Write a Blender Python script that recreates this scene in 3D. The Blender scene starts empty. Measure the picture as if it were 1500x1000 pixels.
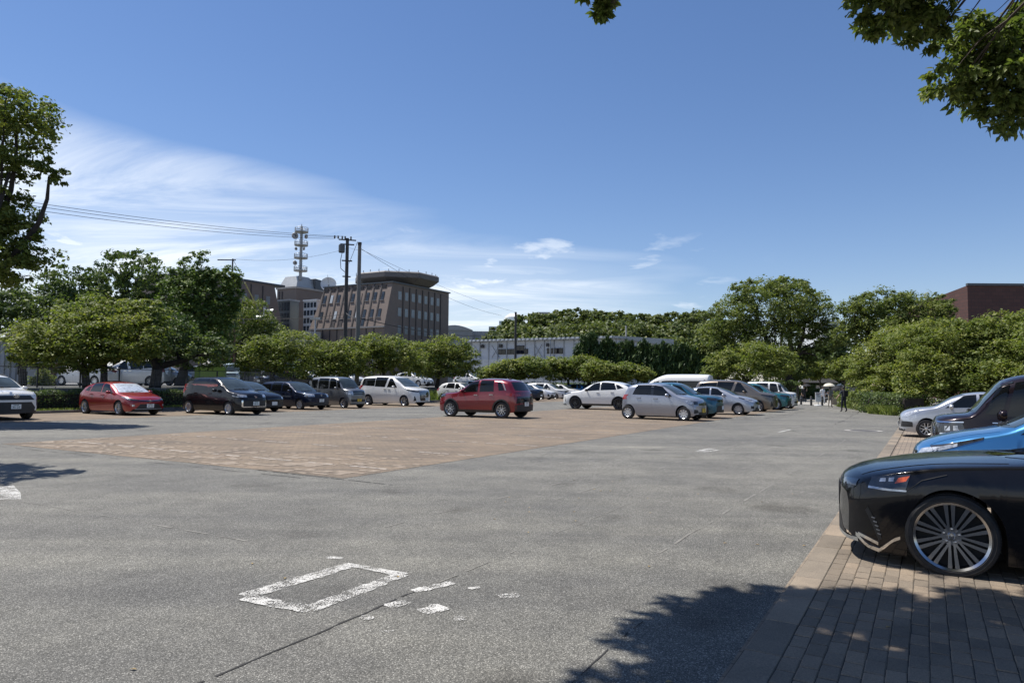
import bpy, bmesh, math, random
import numpy as np
from mathutils import Vector, Matrix, Euler
random.seed(7); RNG = np.random.default_rng(11)
S = bpy.context.scene
COL = S.collection
PI = math.pi

# ------------------------------------------------------------------ camera
F_PX = 1040.0; PITCH = math.atan(61.5 / F_PX); ROLL = 0.009; EYE = 1.5
cd = bpy.data.cameras.new('camera'); cam = bpy.data.objects.new('camera', cd); COL.objects.link(cam)
cd.sensor_width = 36.0; cd.lens = F_PX / 1500 * 36.0; cd.clip_end = 6000; cd.clip_start = 0.05
_F = np.array([0, math.cos(PITCH), math.sin(PITCH)]); _R = np.array([1.0, 0, 0]); _U = np.cross(_R, _F)
_c, _s = math.cos(ROLL), math.sin(ROLL)
CR, CU = _c * _R + _s * _U, -_s * _R + _c * _U
m = Matrix(((CR[0], CU[0], -_F[0], 0), (CR[1], CU[1], -_F[1], 0), (CR[2], CU[2], -_F[2], EYE), (0, 0, 0, 1)))
cam.matrix_world = m
S.camera = cam
S.render.resolution_x = 1024; S.render.resolution_y = 682

# ------------------------------------------------------------------ sun, sky, exposure
SUN_AZ, SUN_EL = math.radians(-64), math.radians(64)
sun_dir = Vector((math.sin(SUN_AZ) * math.cos(SUN_EL), math.cos(SUN_AZ) * math.cos(SUN_EL), math.sin(SUN_EL)))
ld = bpy.data.lights.new('sun', 'SUN'); ld.energy = 5.0; ld.angle = math.radians(0.53); ld.color = (1.0, 0.95, 0.88)
sun = bpy.data.objects.new('sun', ld); COL.objects.link(sun)
sun.rotation_euler = sun_dir.to_track_quat('Z', 'Y').to_euler()
world = bpy.data.worlds.new('World'); S.world = world; world.use_nodes = True
S.view_settings.view_transform = 'Standard'; S.view_settings.look = 'None'
S.view_settings.exposure = 0.42; S.view_settings.gamma = 1.0; S.view_settings.use_curve_mapping = False
S.cycles.max_bounces = 6; S.cycles.transparent_max_bounces = 12
S.cycles.use_denoising = True
S.cycles.sample_clamp_indirect = 6.0

def world_nodes():
    nt = world.node_tree; N = nt.nodes; L = nt.links
    N.clear()
    out = N.new('ShaderNodeOutputWorld'); bg = N.new('ShaderNodeBackground'); bg.inputs[1].default_value = 0.092
    sky = N.new('ShaderNodeTexSky'); sky.sky_type = 'NISHITA'; sky.sun_disc = False
    sky.sun_elevation = SUN_EL; sky.sun_rotation = SUN_AZ; sky.altitude = 0
    sky.air_density = 1.0; sky.dust_density = 0.15; sky.ozone_density = 2.0
    tc = N.new('ShaderNodeTexCoord')
    sep = N.new('ShaderNodeSeparateXYZ'); L.new(tc.outputs['Generated'], sep.inputs[0])
    def math_(op, a=None, b=None, c=None, clamp=False):
        n = N.new('ShaderNodeMath'); n.operation = op; n.use_clamp = clamp
        for i, v in enumerate((a, b, c)):
            if v is None: continue
            if isinstance(v, (int, float)): n.inputs[i].default_value = v
            else: L.new(v, n.inputs[i])
        return n.outputs[0]
    X, Y, Z = sep.outputs
    zc = math_('MAXIMUM', Z, 0.0)
    zd = math_('ADD', zc, 0.12)
    px = math_('DIVIDE', X, zd); py = math_('DIVIDE', Y, zd)
    cmb = N.new('ShaderNodeCombineXYZ'); L.new(px, cmb.inputs[0]); L.new(py, cmb.inputs[1])
    def noise(scale, detail, rough, dist, sx, sy, rot, off):
        mp = N.new('ShaderNodeMapping'); mp.inputs['Rotation'].default_value = (0, 0, rot)
        mp.inputs['Scale'].default_value = (sx, sy, 1); mp.inputs['Location'].default_value = off
        L.new(cmb.outputs[0], mp.inputs[0])
        n = N.new('ShaderNodeTexNoise'); n.inputs['Scale'].default_value = scale; n.inputs['Detail'].default_value = detail
        n.inputs['Roughness'].default_value = rough; n.inputs['Distortion'].default_value = dist
        L.new(mp.outputs[0], n.inputs['Vector']); return n.outputs[0]
    # cirrus sheet: a veil that thins out upward and toward the right
    az = math_('ARCTAN2', X, Y)
    n1 = noise(1.7, 11, 0.66, 1.3, 0.34, 1.0, 0.62, (3.1, 1.7, 0))
    n2 = noise(0.55, 4, 0.5, 0.3, 0.5, 0.9, 0.3, (7.7, 0.4, 0))
    # upper edge of the veil: elevation falls from left to right (wraps round smoothly)
    saz = math_('SINE', az)
    edge = math_('MULTIPLY_ADD', saz, -0.19, 0.172)
    edge = math_('ADD', edge, math_('MULTIPLY_ADD', n2, 0.40, -0.20))
    d = math_('SUBTRACT', edge, Z)
    cov = math_('MULTIPLY_ADD', d, 8.5, 0.28, clamp=True)
    cov = math_('MULTIPLY', cov, math_('MULTIPLY_ADD', saz, -3.4, 1.75, clamp=True))
    streak = math_('MULTIPLY_ADD', n1, 4.6, -1.85, clamp=True)
    veil = math_('MULTIPLY', cov, math_('MULTIPLY_ADD', streak, 0.70, 0.34))
    # a few small cumulus puffs near the horizon
    n3 = noise(2.3, 9, 0.6, 0.25, 1.0, 1.0, 0.0, (4.3, 5.2, 0))
    band = math_('MULTIPLY', math_('MULTIPLY_ADD', Z, 22.0, -0.9, clamp=True), math_('MULTIPLY_ADD', Z, -12.0, 2.9, clamp=True))
    puff = math_('MULTIPLY', math_('MULTIPLY_ADD', saz, -4.0, 1.4, clamp=True), math_('MULTIPLY', math_('MULTIPLY_ADD', n3, 9.0, -5.1, clamp=True), band))
    tot = math_('MAXIMUM', math_('MULTIPLY', veil, 0.85), math_('MULTIPLY', puff, 0.8))
    hsv = N.new('ShaderNodeHueSaturation'); hsv.inputs['Saturation'].default_value = 1.15
    hsv.inputs['Value'].default_value = 1.0
    L.new(sky.outputs[0], hsv.inputs['Color'])
    mx = N.new('ShaderNodeMix'); mx.data_type = 'RGBA'
    tint = N.new('ShaderNodeMix'); tint.data_type = 'RGBA'; tint.blend_type = 'MULTIPLY'; tint.inputs['Factor'].default_value = 1.0
    L.new(hsv.outputs[0], tint.inputs['A']); tint.inputs['B'].default_value = (1.0, 0.93, 1.0, 1)
    L.new(tot, mx.inputs['Factor']); L.new(tint.outputs['Result'], mx.inputs['A'])
    mx.inputs['B'].default_value = (8.6, 9.1, 9.7, 1)
    L.new(mx.outputs['Result'], bg.inputs[0]); L.new(bg.outputs[0], out.inputs[0])
world_nodes()

# ------------------------------------------------------------------ placing
AZ = math.radians(30.3)
D1 = np.array([math.sin(AZ), math.cos(AZ)]); D2 = np.array([-math.cos(AZ), math.sin(AZ)])
H_LEFT = math.atan2(D2[1], D2[0]); H_RIGHT = H_LEFT - PI; H_AWAY = math.atan2(D1[1], D1[0])
def lot(a, b, z=0.0):          # parking-lot axes: a runs along the aisles, b across them
    w = a * D1 + b * D2; return np.array([w[0], w[1], z])
def to_lot(p): return float(np.dot(p[:2], D1)), float(np.dot(p[:2], D2))
def ray(u, v): return _F + CR * ((u - 750) / F_PX) - CU * ((v - 500) / F_PX)
def at(u, v, depth):           # survey point: photo direction at a measured distance
    d = ray(u, v); return np.array([0, 0, EYE]) + d * (depth / d[1])
def proj(p):
    q = np.asarray(p, float) - np.array([0, 0, EYE]); w = q @ _F
    return 750 + F_PX * (q @ CR) / w, 500 - F_PX * (q @ CU) / w, w

# ------------------------------------------------------------------ objects
def tag(o, label=None, cat=None, group=None, kind=None):
    if label: o['label'] = label
    if cat: o['category'] = cat
    if group: o['group'] = group
    if kind: o['kind'] = kind
    return o
def link(name, mesh, parent=None):
    o = bpy.data.objects.new(name, mesh); COL.objects.link(o)
    if parent is not None: o.parent = parent
    return o
def empty(name, loc=(0, 0, 0), rz=0.0, scale=1.0, **kw):
    o = link(name, None); o.location = [float(c) for c in loc]; o.rotation_euler = (0, 0, rz); o.scale = (scale,) * 3
    o.empty_display_size = 0.2
    return tag(o, **kw)
def children(o): return [c for c in bpy.data.objects if c.parent == o]
def copy_tree(o, parent=None, kids=None):
    if kids is None:
        kids = {}
        for c in bpy.data.objects:
            if c.parent: kids.setdefault(c.parent.name, []).append(c)
    c = o.copy(); COL.objects.link(c)
    if parent is not None: c.parent = parent
    for ch in kids.get(o.name, []): copy_tree(ch, c, kids)
    return c

class MB:
    """collects vertices and faces, then links them as one mesh"""
    def __init__(s): s.v = []; s.f = []; s.mi = []
    def add(s, verts, faces, mi=0):
        o = len(s.v); s.v.extend([tuple(float(c) for c in p) for p in verts]); s.f.extend([tuple(i + o for i in f) for f in faces]); s.mi.extend([mi] * len(faces)); return s
    def box(s, c, d, rz=0.0, taper=1.0, mi=0, M=None):
        hx, hy, hz = d[0] / 2, d[1] / 2, d[2] / 2; P = []
        for z, k in ((-hz, 1.0), (hz, taper)):
            for x, y in ((-hx, -hy), (hx, -hy), (hx, hy), (-hx, hy)): P.append((x * k, y * k, z))
        P = np.array(P)
        if M is not None: P = P @ np.array(M).T
        if rz: R = np.array([[math.cos(rz), -math.sin(rz), 0], [math.sin(rz), math.cos(rz), 0], [0, 0, 1]]); P = P @ R.T
        P = P + np.array(c)
        return s.add(P, [(3, 2, 1, 0), (4, 5, 6, 7), (0, 1, 5, 4), (1, 2, 6, 5), (2, 3, 7, 6), (3, 0, 4, 7)], mi)
    def hexa(s, b, t, mi=0):   # 4 bottom pts ccw, 4 top pts
        return s.add(list(b) + list(t), [(3, 2, 1, 0), (4, 5, 6, 7), (0, 1, 5, 4), (1, 2, 6, 5), (2, 3, 7, 6), (3, 0, 4, 7)], mi)
    def tube(s, pts, rad, n=8, cap=True, mi=0):
        pts = [np.array(p, float) for p in pts]
        rad = list(rad) if hasattr(rad, '__len__') else [rad] * len(pts)
        V = []; up = None
        for i, p in enumerate(pts):
            t = pts[min(i + 1, len(pts) - 1)] - pts[max(i - 1, 0)]; t = t / (np.linalg.norm(t) + 1e-9)
            if up is None: up = np.array([0, 0, 1.0]) if abs(t[2]) < .9 else np.array([1.0, 0, 0])
            x = np.cross(up, t); x /= np.linalg.norm(x) + 1e-9; y = np.cross(t, x); up = y if abs(t[2]) < .9 or True else up
            for k in range(n):
                a = 2 * PI * k / n; V.append(p + rad[i] * (math.cos(a) * x + math.sin(a) * y))
        Fc = []
        for i in range(len(pts) - 1):
            for k in range(n):
                Fc.append((i * n + k, i * n + (k + 1) % n, (i + 1) * n + (k + 1) % n, (i + 1) * n + k))
        if cap: Fc.append(tuple(range(n - 1, -1, -1))); Fc.append(tuple((len(pts) - 1) * n + k for k in range(n)))
        return s.add(V, Fc, mi)
    def lathe(s, prof, n=20, axis='z', c=(0, 0, 0), cap=False, mi=0):
        V = []; c = np.array(c, float)
        for r, h in prof:
            for k in range(n):
                a = 2 * PI * k / n; x, y = r * math.cos(a), r * math.sin(a)
                V.append(c + (np.array([x, y, h]) if axis == 'z' else np.array([x, h, y]) if axis == 'y' else np.array([h, x, y])))
        Fc = []
        for i in range(len(prof) - 1):
            for k in range(n): Fc.append((i * n + k, i * n + (k + 1) % n, (i + 1) * n + (k + 1) % n, (i + 1) * n + k))
        if cap: Fc.append(tuple(range(n - 1, -1, -1))); Fc.append(tuple((len(prof) - 1) * n + k for k in range(n)))
        return s.add(V, Fc, mi)
    def mesh(s, name, mats, smooth=None):
        me = bpy.data.meshes.new(name); me.from_pydata(s.v, [], s.f)
        for mt in (mats if isinstance(mats, (list, tuple)) else [mats]): me.materials.append(mt)
        if any(s.mi): me.polygons.foreach_set('material_index', s.mi)
        bm = bmesh.new(); bm.from_mesh(me); bmesh.ops.recalc_face_normals(bm, faces=bm.faces); bm.to_mesh(me); bm.free()
        if smooth is not None: me.shade_smooth(); me.set_sharp_from_angle(angle=math.radians(smooth))
        me.update(); return me
    def build(s, name, mats, parent=None, smooth=None): return link(name, s.mesh(name, mats, smooth), parent)

def quads_mesh(name, V, Q, mat, smooth=False):   # numpy bulk mesh
    me = bpy.data.meshes.new(name); n = len(V); k = Q.shape[1]; q = len(Q)
    me.vertices.add(n); me.vertices.foreach_set('co', np.ascontiguousarray(V, dtype=np.float32).ravel())
    me.loops.add(q * k); me.loops.foreach_set('vertex_index', np.ascontiguousarray(Q, dtype=np.int32).ravel())
    me.polygons.add(q); me.polygons.foreach_set('loop_start', np.arange(0, q * k, k, dtype=np.int32))
    me.materials.append(mat); me.update(calc_edges=True)
    if smooth: me.shade_smooth()
    return me

# ------------------------------------------------------------------ materials
class NT:
    def __init__(s, name):
        s.m = bpy.data.materials.new(name); s.m.use_nodes = True; s.t = s.m.node_tree; s.N = s.t.nodes; s.L = s.t.links
        s.b = s.N['Principled BSDF']; s.o = s.N['Material Output']
    def set(s, k, v):
        i = s.b.inputs[k]
        if hasattr(v, 'is_linked') or isinstance(v, bpy.types.NodeSocket): s.L.new(v, i)
        else: i.default_value = (*v, 1) if (isinstance(v, tuple) and len(v) == 3) else v
        return s
    def coord(s, kind='Object', rot=0.0, scale=(1, 1, 1)):
        tc = s.N.new('ShaderNodeTexCoord'); mp = s.N.new('ShaderNodeMapping'); mp.inputs['Rotation'].default_value = (0, 0, rot)
        mp.inputs['Scale'].default_value = scale; s.L.new(tc.outputs[kind], mp.inputs[0]); return mp.outputs[0]
    def noise(s, vec, scale, detail=4, rough=.55, dist=0):
        n = s.N.new('ShaderNodeTexNoise'); s.L.new(vec, n.inputs['Vector']); n.inputs['Scale'].default_value = scale
        n.inputs['Detail'].default_value = detail; n.inputs['Roughness'].default_value = rough; n.inputs['Distortion'].default_value = dist; return n.outputs[0]
    def ramp(s, fac, stops):
        r = s.N.new('ShaderNodeValToRGB'); s.L.new(fac, r.inputs[0]); e = r.color_ramp.elements
        while len(e) < len(stops): e.new(.5)
        for el, (p, c) in zip(e, stops): el.position = p; el.color = (*c, 1) if len(c) == 3 else c
        return r.outputs[0]
    def mix(s, fac, a, b, mode='MIX'):
        n = s.N.new('ShaderNodeMix'); n.data_type = 'RGBA'; n.blend_type = mode
        for k, v in (('Factor', fac), ('A', a), ('B', b)):
            i = n.inputs[k]
            if isinstance(v, bpy.types.NodeSocket): s.L.new(v, i)
            else: i.default_value = v if k == 'Factor' else (*v, 1)
        return n.outputs['Result']
    def math(s, op, a, b=0.0, c=0.0, clamp=False):
        n = s.N.new('ShaderNodeMath'); n.operation = op; n.use_clamp = clamp
        for i, v in enumerate((a, b, c)):
            if isinstance(v, bpy.types.NodeSocket): s.L.new(v, n.inputs[i])
            else: n.inputs[i].default_value = v
        return n.outputs[0]
    def bump(s, h, strength=.3, dist=.01):
        n = s.N.new('ShaderNodeBump'); n.inputs['Strength'].default_value = strength; n.inputs['Distance'].default_value = dist
        s.L.new(h, n.inputs['Height']); s.L.new(n.outputs[0], s.b.inputs['Normal']); return s
def plain(name, col, rough=.6, metal=0.0, vary=.12, scale=3.0, coat=0.0, spec=.5, bump=0.0):
    n = NT(name); v = n.coord()
    nz = n.noise(v, scale, 5)
    lo = tuple(max(0, c * (1 - vary)) for c in col); hi = tuple(min(1, c * (1 + vary)) for c in col)
    n.set('Base Color', n.ramp(nz, [(.3, lo), (.7, hi)])); n.set('Roughness', rough); n.set('Metallic', metal)
    n.set('Coat Weight', coat); n.set('Coat Roughness', .05); n.set('Specular IOR Level', spec)
    if bump: n.bump(n.noise(v, scale * 8, 4), bump)
    return n.m
_paint = {}
def paint(name, col, metal=0.0, rough=.35):
    if name in _paint: return _paint[name]
    n = NT('car_paint_' + name); v = n.coord()
    fl = n.noise(v, 900, 1)
    dust = n.noise(v, 2.2, 5, .6)
    lo = tuple(c * .9 for c in col); hi = tuple(min(1, c * 1.12 + .004) for c in col)
    c = n.ramp(fl, [(.35, lo), (.65, hi)])
    c = n.mix(n.math('MULTIPLY', dust, .03 if min(col) > .05 else .006), c, (.35, .33, .3))
    n.set('Base Color', c).set('Metallic', metal).set('Roughness', rough).set('Coat Weight', 1.0 if max(col) > .05 else .55).set('Coat Roughness', .04).set('Specular IOR Level', .5 if max(col) > .05 else .18)
    _paint[name] = n.m; return n.m
def glass_mat(name, col=(.012, .014, .016), rough=.03):
    n = NT(name); v = n.coord()
    n.set('Base Color', n.ramp(n.noise(v, 1.3, 3), [(.3, tuple(c * .6 for c in col)), (.7, tuple(c * 1.5 for c in col))]))
    n.set('Roughness', rough).set('Specular IOR Level', .38).set('Coat Weight', .12).set('Coat Roughness', .02); return n.m

M = {}
M['glass'] = glass_mat('car_glass', (.007, .008, .009)); M['glass_light'] = glass_mat('windscreen_glass', (.045, .06, .065))
M['rubber'] = plain('tyre_rubber', (.022, .022, .023), .8, vary=.3, scale=20)
M['trim'] = plain('black_trim', (.02, .02, .021), .5, vary=.2, scale=6)
M['gloss_black'] = plain('gloss_black', (.008, .008, .009), .15, vary=.2, coat=.6)
M['chrome'] = plain('chrome', (.75, .76, .78), .12, 1.0, vary=.05)
M['alloy'] = plain('alloy', (.55, .56, .58), .3, .9, vary=.08)
M['alloy_dark'] = plain('dark_alloy', (.46, .465, .48), .2, 1.0, vary=.1)
M['alloy_black'] = plain('black_alloy', (.10, .10, .105), .25, .9, vary=.1)
M['lamp'] = plain('lamp_glass', (.5, .52, .55), .08, .35, vary=.5, scale=14, coat=1)
M['lamp_dark'] = plain('dark_lamp_glass', (.03, .032, .036), .08, 0, vary=.4, scale=14, coat=1)
M['amber'] = plain('amber_lens', (.55, .10, .03), .15, 0, coat=1)
M['tail'] = plain('red_lens', (.28, .012, .015), .15, 0, vary=.3, scale=12, coat=1)
M['plate_white'] = plain('plate_white', (.75, .76, .74), .5, vary=.04)
M['plate_yellow'] = plain('plate_yellow', (.75, .50, .05), .5, vary=.04)
M['plate_ink'] = plain('plate_ink', (.02, .08, .04), .6, vary=.05)
M['under'] = plain('underbody', (.012, .012, .012), .9, vary=.2)
M['sunshade'] = plain('sunshade', (.72, .75, .76), .3, .6, vary=.3, scale=9)
M['pole_dark'] = plain('dark_pole', (.045, .043, .042), .7, vary=.2, scale=4)
M['concrete'] = plain('concrete', (.34, .335, .32), .85, vary=.18, scale=2.5, bump=.1)
M['concrete_dark'] = plain('weathered_concrete', (.17, .165, .155), .85, vary=.3, scale=2.0, bump=.1)
M['steel'] = plain('galvanised_steel', (.32, .33, .34), .5, .4, vary=.12, scale=5)
M['white_paint'] = plain('white_paint', (.75, .75, .73), .5, vary=.08)
M['wire'] = plain('wire', (.015, .015, .016), .7)
# ------------------------------------------------------------------ ground
def sheet(name, corners, z, mat, parent=None, kind='structure', n=1):
    mb = MB(); mb.add([(*c[:2], z) for c in corners], [tuple(range(len(corners)))]); o = mb.build(name, mat, parent)
    if parent is None and kind: o['kind'] = kind
    return o
def lotrect(a0, a1, b0, b1): return [lot(a0, b1), lot(a0, b0), lot(a1, b0), lot(a1, b1)]

def asphalt_mat():
    n = NT('asphalt'); v = n.coord(rot=-H_AWAY)
    vo = n.N.new('ShaderNodeTexVoronoi'); vo.inputs['Scale'].default_value = 150; n.L.new(v, vo.inputs['Vector'])
    sepc = n.N.new('ShaderNodeSeparateColor'); n.L.new(vo.outputs['Color'], sepc.inputs[0])
    stone = n.ramp(sepc.outputs[0], [(0, (.055, .054, .050)), (.5, (.088, .087, .081)), (.85, (.135, .132, .123)), (1, (.25, .245, .23))])
    gap = n.ramp(vo.outputs['Distance'], [(.25, (1, 1, 1)), (.75, (.5, .5, .5))])
    c = n.mix(1.0, stone, gap, 'MULTIPLY')
    big = n.noise(v, .35, 5, .6); mid = n.noise(v, 2.2, 6, .65); fine = n.noise(v, 30, 3)
    c = n.mix(1.0, c, n.ramp(big, [(.32, (.86, .865, .88)), (.68, (1.22, 1.21, 1.17))]), 'MULTIPLY')
    c = n.mix(1.0, c, n.ramp(mid, [(.3, (.84, .84, .84)), (.7, (1.18, 1.18, 1.17))]), 'MULTIPLY')
    # wheel tracks and laid lanes running along the aisle
    vs = n.coord(rot=-H_AWAY, scale=(.06, 1.0, 1)); tr = n.noise(vs, .9, 3, .6)
    c = n.mix(1.0, c, n.ramp(tr, [(.35, (.86, .86, .87)), (.62, (1.14, 1.13, 1.10))]), 'MULTIPLY')
    dusty = n.math('MULTIPLY', n.ramp(n.noise(n.coord(rot=-H_AWAY, scale=(.25, 1.4, 1)), .55, 5, .6), [(.62, (0, 0, 0)), (.78, (1, 1, 1))]), .28)
    c = n.mix(dusty, c, (.27, .245, .20))
    sp = n.N.new('ShaderNodeTexVoronoi'); sp.inputs['Scale'].default_value = .62; sp.feature = 'SMOOTH_F1'; n.L.new(v, sp.inputs['Vector'])
    spot = n.math('ADD', sp.outputs['Distance'], n.math('MULTIPLY', n.noise(v, 5, 4), .22))
    c = n.mix(1.0, c, n.ramp(spot, [(.16, (.62, .61, .60)), (.30, (1, 1, 1))]), 'MULTIPLY')
    c = n.mix(1.0, c, (1.70, 1.70, 1.68), 'MULTIPLY')
    n.set('Base Color', c).set('Roughness', .88).set('Specular IOR Level', .35)
    n.bump(n.math('SUBTRACT', 1.0, vo.outputs['Distance']), .6, .004)
    return n.m
def brick_mat(name, rot, c1, c2, mortar, w=.2, h=.1, ms=.006):
    n = NT(name); v = n.coord(rot=rot)
    br = n.N.new('ShaderNodeTexBrick'); n.L.new(v, br.inputs['Vector']); br.inputs['Scale'].default_value = 1
    br.inputs['Brick Width'].default_value = w; br.inputs['Row Height'].default_value = h; br.inputs['Mortar Size'].default_value = ms
    br.inputs['Color1'].default_value = (*c1, 1); br.inputs['Color2'].default_value = (*c2, 1); br.inputs['Mortar'].default_value = (*mortar, 1)
    br.inputs['Bias'].default_value = 0.0
    c = br.outputs['Color']
    c = n.mix(1.0, c, n.ramp(n.noise(v, .5, 5, .6), [(.32, (.80, .80, .82)), (.7, (1.2, 1.17, 1.12))]), 'MULTIPLY')
    c = n.mix(1.0, c, n.ramp(n.noise(n.coord(rot=rot, scale=(.35, 1.6, 1)), 1.6, 5, .65), [(.35, (.80, .81, .82)), (.68, (1.28, 1.2, 1.12))]), 'MULTIPLY')
    c = n.mix(1.0, c, n.ramp(n.noise(v, 45, 3), [(.3, (.85, .85, .85)), (.7, (1.13, 1.13, 1.13))]), 'MULTIPLY')
    n.set('Base Color', c).set('Roughness', .9).set('Specular IOR Level', .3); n.bump(br.outputs['Fac'], -.4, .006); return n.m
def worn_paint():
    n = NT('worn_road_paint'); v = n.coord(); nz = n.noise(v, 5, 8, .75); n2 = n.noise(v, 60, 3, .7)
    vo = n.N.new('ShaderNodeTexVoronoi'); vo.inputs['Scale'].default_value = 85; n.L.new(n.coord(rot=-H_AWAY), vo.inputs['Vector'])
    t = n.N.new('ShaderNodeBsdfTransparent'); mx = n.N.new('ShaderNodeMixShader')
    f = n.math('ADD', n.math('MULTIPLY', nz, 1.0), n.math('MULTIPLY', n.math('SUBTRACT', 1.0, vo.outputs['Distance']), .45))
    n.L.new(n.ramp(f, [(.665, (0, 0, 0)), (.765, (1, 1, 1))]), mx.inputs[0]); n.L.new(t.outputs[0], mx.inputs[1]); n.L.new(n.b.outputs[0], mx.inputs[2])
    n.L.new(mx.outputs[0], n.o.inputs[0]); n.set('Base Color', n.ramp(n2, [(.3, (.40, .395, .37)), (.7, (.62, .61, .58))])).set('Roughness', .8); return n.m
M['asphalt'] = asphalt_mat()
M['paver_mid'] = brick_mat('brick_paving_brown', -H_LEFT, (.205, .168, .128), (.17, .142, .112), (.10, .087, .07))
M['paver_far'] = brick_mat('brick_paving_grey', -H_AWAY, (.25, .212, .168), (.21, .18, .145), (.12, .105, .09))
M['road_paint'] = worn_paint()
M['soil'] = plain('soil', (.13, .11, .075), .95, vary=.35, scale=1.2, bump=.3)
M['far_ground'] = plain('far_ground', (.12, .125, .10), .95, vary=.3, scale=.05)

g = sheet('ground', [(-2500, -300), (2500, -300), (2500, 4000), (-2500, 4000)], -.012, M['far_ground'])
pk = sheet('parking_lot', [(-60, -12), (60, -12), (95, 150), (-60, 150)], 0.0, M['asphalt'])
sheet('brick_paving', lotrect(8.33, 53.5, 7.88, 18.5), .004, M['paver_mid'])
sheet('brick_paving', lotrect(6, 78, 27.3, 33.6), .004, M['paver_mid'])

# pale bricks that mark the stalls in the middle block
pale = plain('pale_brick', (.33, .29, .25), .9, vary=.25, scale=9)
mb = MB()
for k in range(16):
    a = 9.6 + k * 2.75
    for (b0, b1) in ((8.2, 12.9), (13.4, 18.2)):
        b = b0
        while b < b1:
            if RNG.random() < .62: mb.box((*lot(a + RNG.normal() * .004, b)[:2], .006), (.19, .085, .008), rz=H_LEFT)
            b += .21
o = mb.build('stall_marking_bricks', pale); o['kind'] = 'stuff'
# scattered lighter bricks at the near corner
mb = MB(); seen_ = set()
for k in range(900):
    b = 8.0 + 10.4 * RNG.random(); a = 8.4 + abs(RNG.normal()) * 1.3
    b = 8.0 + math.floor((b - 8) / .2) * .2 + .1; a = 8.38 + math.floor((a - 8.38) / .1) * .1 + .05
    if (round(a, 3), round(b, 3)) in seen_: continue
    seen_.add((round(a, 3), round(b, 3)))
    if RNG.random() < .5 + .5 * math.sin(b * 3.1 + a * 5): mb.box((*lot(a, b)[:2], .006), (.19, .088, .006), rz=H_LEFT)
o = mb.build('light_paving_bricks', plain('light_brick', (.265, .215, .165), .9, vary=.2, scale=7)); o['kind'] = 'stuff'

# right hand stall strip: real pavers near the camera, material beyond
strip = sheet('brick_paving', lotrect(-4, 34, -7.5, .95), .004, M['paver_far'])
sheet('paving_bed', lotrect(.5, 13.05, -3.66, .925), .0165, plain('joint_sand', (.05, .044, .037), .95, vary=.3, scale=8))
def chip(dx, dy, dz, seed):
    r = np.random.default_rng(seed); e = .005; b = MB()
    x, y = dx / 2, dy / 2
    lo = [(-x, -y, 0), (x, -y, 0), (x, y, 0), (-x, y, 0)]
    j = lambda: r.normal() * .0012
    mid = [(-x + j(), -y + j(), dz - e), (x + j(), -y + j(), dz - e), (x + j(), y + j(), dz - e), (-x + j(), y + j(), dz - e)]
    top = [(-x + e + j(), -y + e + j(), dz), (x - e + j(), -y + e + j(), dz), (x - e + j(), y - e + j(), dz), (-x + e + j(), y - e + j(), dz)]
    b.add(lo + mid + top, [(0, 1, 5, 4), (1, 2, 6, 5), (2, 3, 7, 6), (3, 0, 4, 7), (4, 5, 9, 8), (5, 6, 10, 9), (6, 7, 11, 10), (7, 4, 8, 11), (8, 9, 10, 11)]); return b
def paver_material(name, base):
    n = NT(name); v = n.coord('Object'); oi = n.N.new('ShaderNodeObjectInfo'); ge = n.N.new('ShaderNodeNewGeometry')
    rnd = n.math('FRACT', n.math('ADD', oi.outputs['Random'], ge.outputs['Random Per Island']))
    c = n.ramp(rnd, [(0, tuple(k * .80 for k in base)), (.5, base), (1, (base[0] * 1.24, base[1] * 1.18, base[2] * 1.12))])
    w = n.coord('Object')
    tcg = n.N.new('ShaderNodeNewGeometry')
    c = n.mix(1.0, c, n.ramp(n.noise(tcg.outputs['Position'], 1.3, 5, .65), [(.3, (.75, .75, .76)), (.7, (1.2, 1.18, 1.15))]), 'MULTIPLY')
    c = n.mix(1.0, c, n.ramp(n.noise(tcg.outputs['Position'], 120, 3), [(.3, (.75, .75, .75)), (.7, (1.22, 1.22, 1.22))]), 'MULTIPLY')
    n.set('Base Color', c).set('Roughness', .9).set('Specular IOR Level', .3); n.bump(n.noise(tcg.outputs['Position'], 160, 4), .35, .003); return n.m
M['paver'] = paver_material('paver_brick', (.205, .172, .135)); M['kerb_block'] = paver_material('kerb_block_concrete', (.215, .185, .148))
pav_meshes = [chip(.188, .0968, .018, k).mesh('brick', M['paver']) for k in range(6)]
cand = []
for i in range(140):                      # rows along the aisle direction
    a = 1.6 + (i + .5) * .2
    for j in range(44):
        b = .72 - (j + .5) * .1
        aa = a + (.1 if j % 2 else 0)
        if aa > 13.1: continue
        u, v, w = proj(lot(aa, b))
        if w > .5 and -30 < u < 1540 and v < 1030:
            under = 6.9 < aa < 9.0 and b < .3
            cand.append(((w + (30 if under else 0)), aa, b))
        elif w <= .5 or v >= 1030 or u >= 1540:
            cand.append((90 + abs(b), aa, b))
cand.sort(); far = MB()
for k, (w, a, b) in enumerate(cand):
    rz = H_AWAY + RNG.normal() * .008; z = .004 + RNG.normal() * .0012
    if k < 298:
        o = link('brick', pav_meshes[k % 6], strip); p = lot(a, b); o.location = (p[0], p[1], z); o.rotation_euler = (RNG.normal() * .006, RNG.normal() * .006, rz)
    else:
        far.box((*lot(a, b)[:2], z + .009), (.194, .094, .018), rz=rz)
o = far.build('laid_bricks', M['paver'], strip); o['kind'] = 'stuff'
kb = [chip(.594, .20, .019, 40 + k).mesh('kerb_block', M['kerb_block']) for k in range(3)]
for i in range(60):
    a = .9 + i * .6; p = lot(a, .823)
    o = link('kerb_block', kb[i % 3], strip); o.location = (p[0], p[1], .004 + RNG.normal() * .001); o.rotation_euler = (0, 0, H_AWAY + RNG.normal() * .003)

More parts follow.
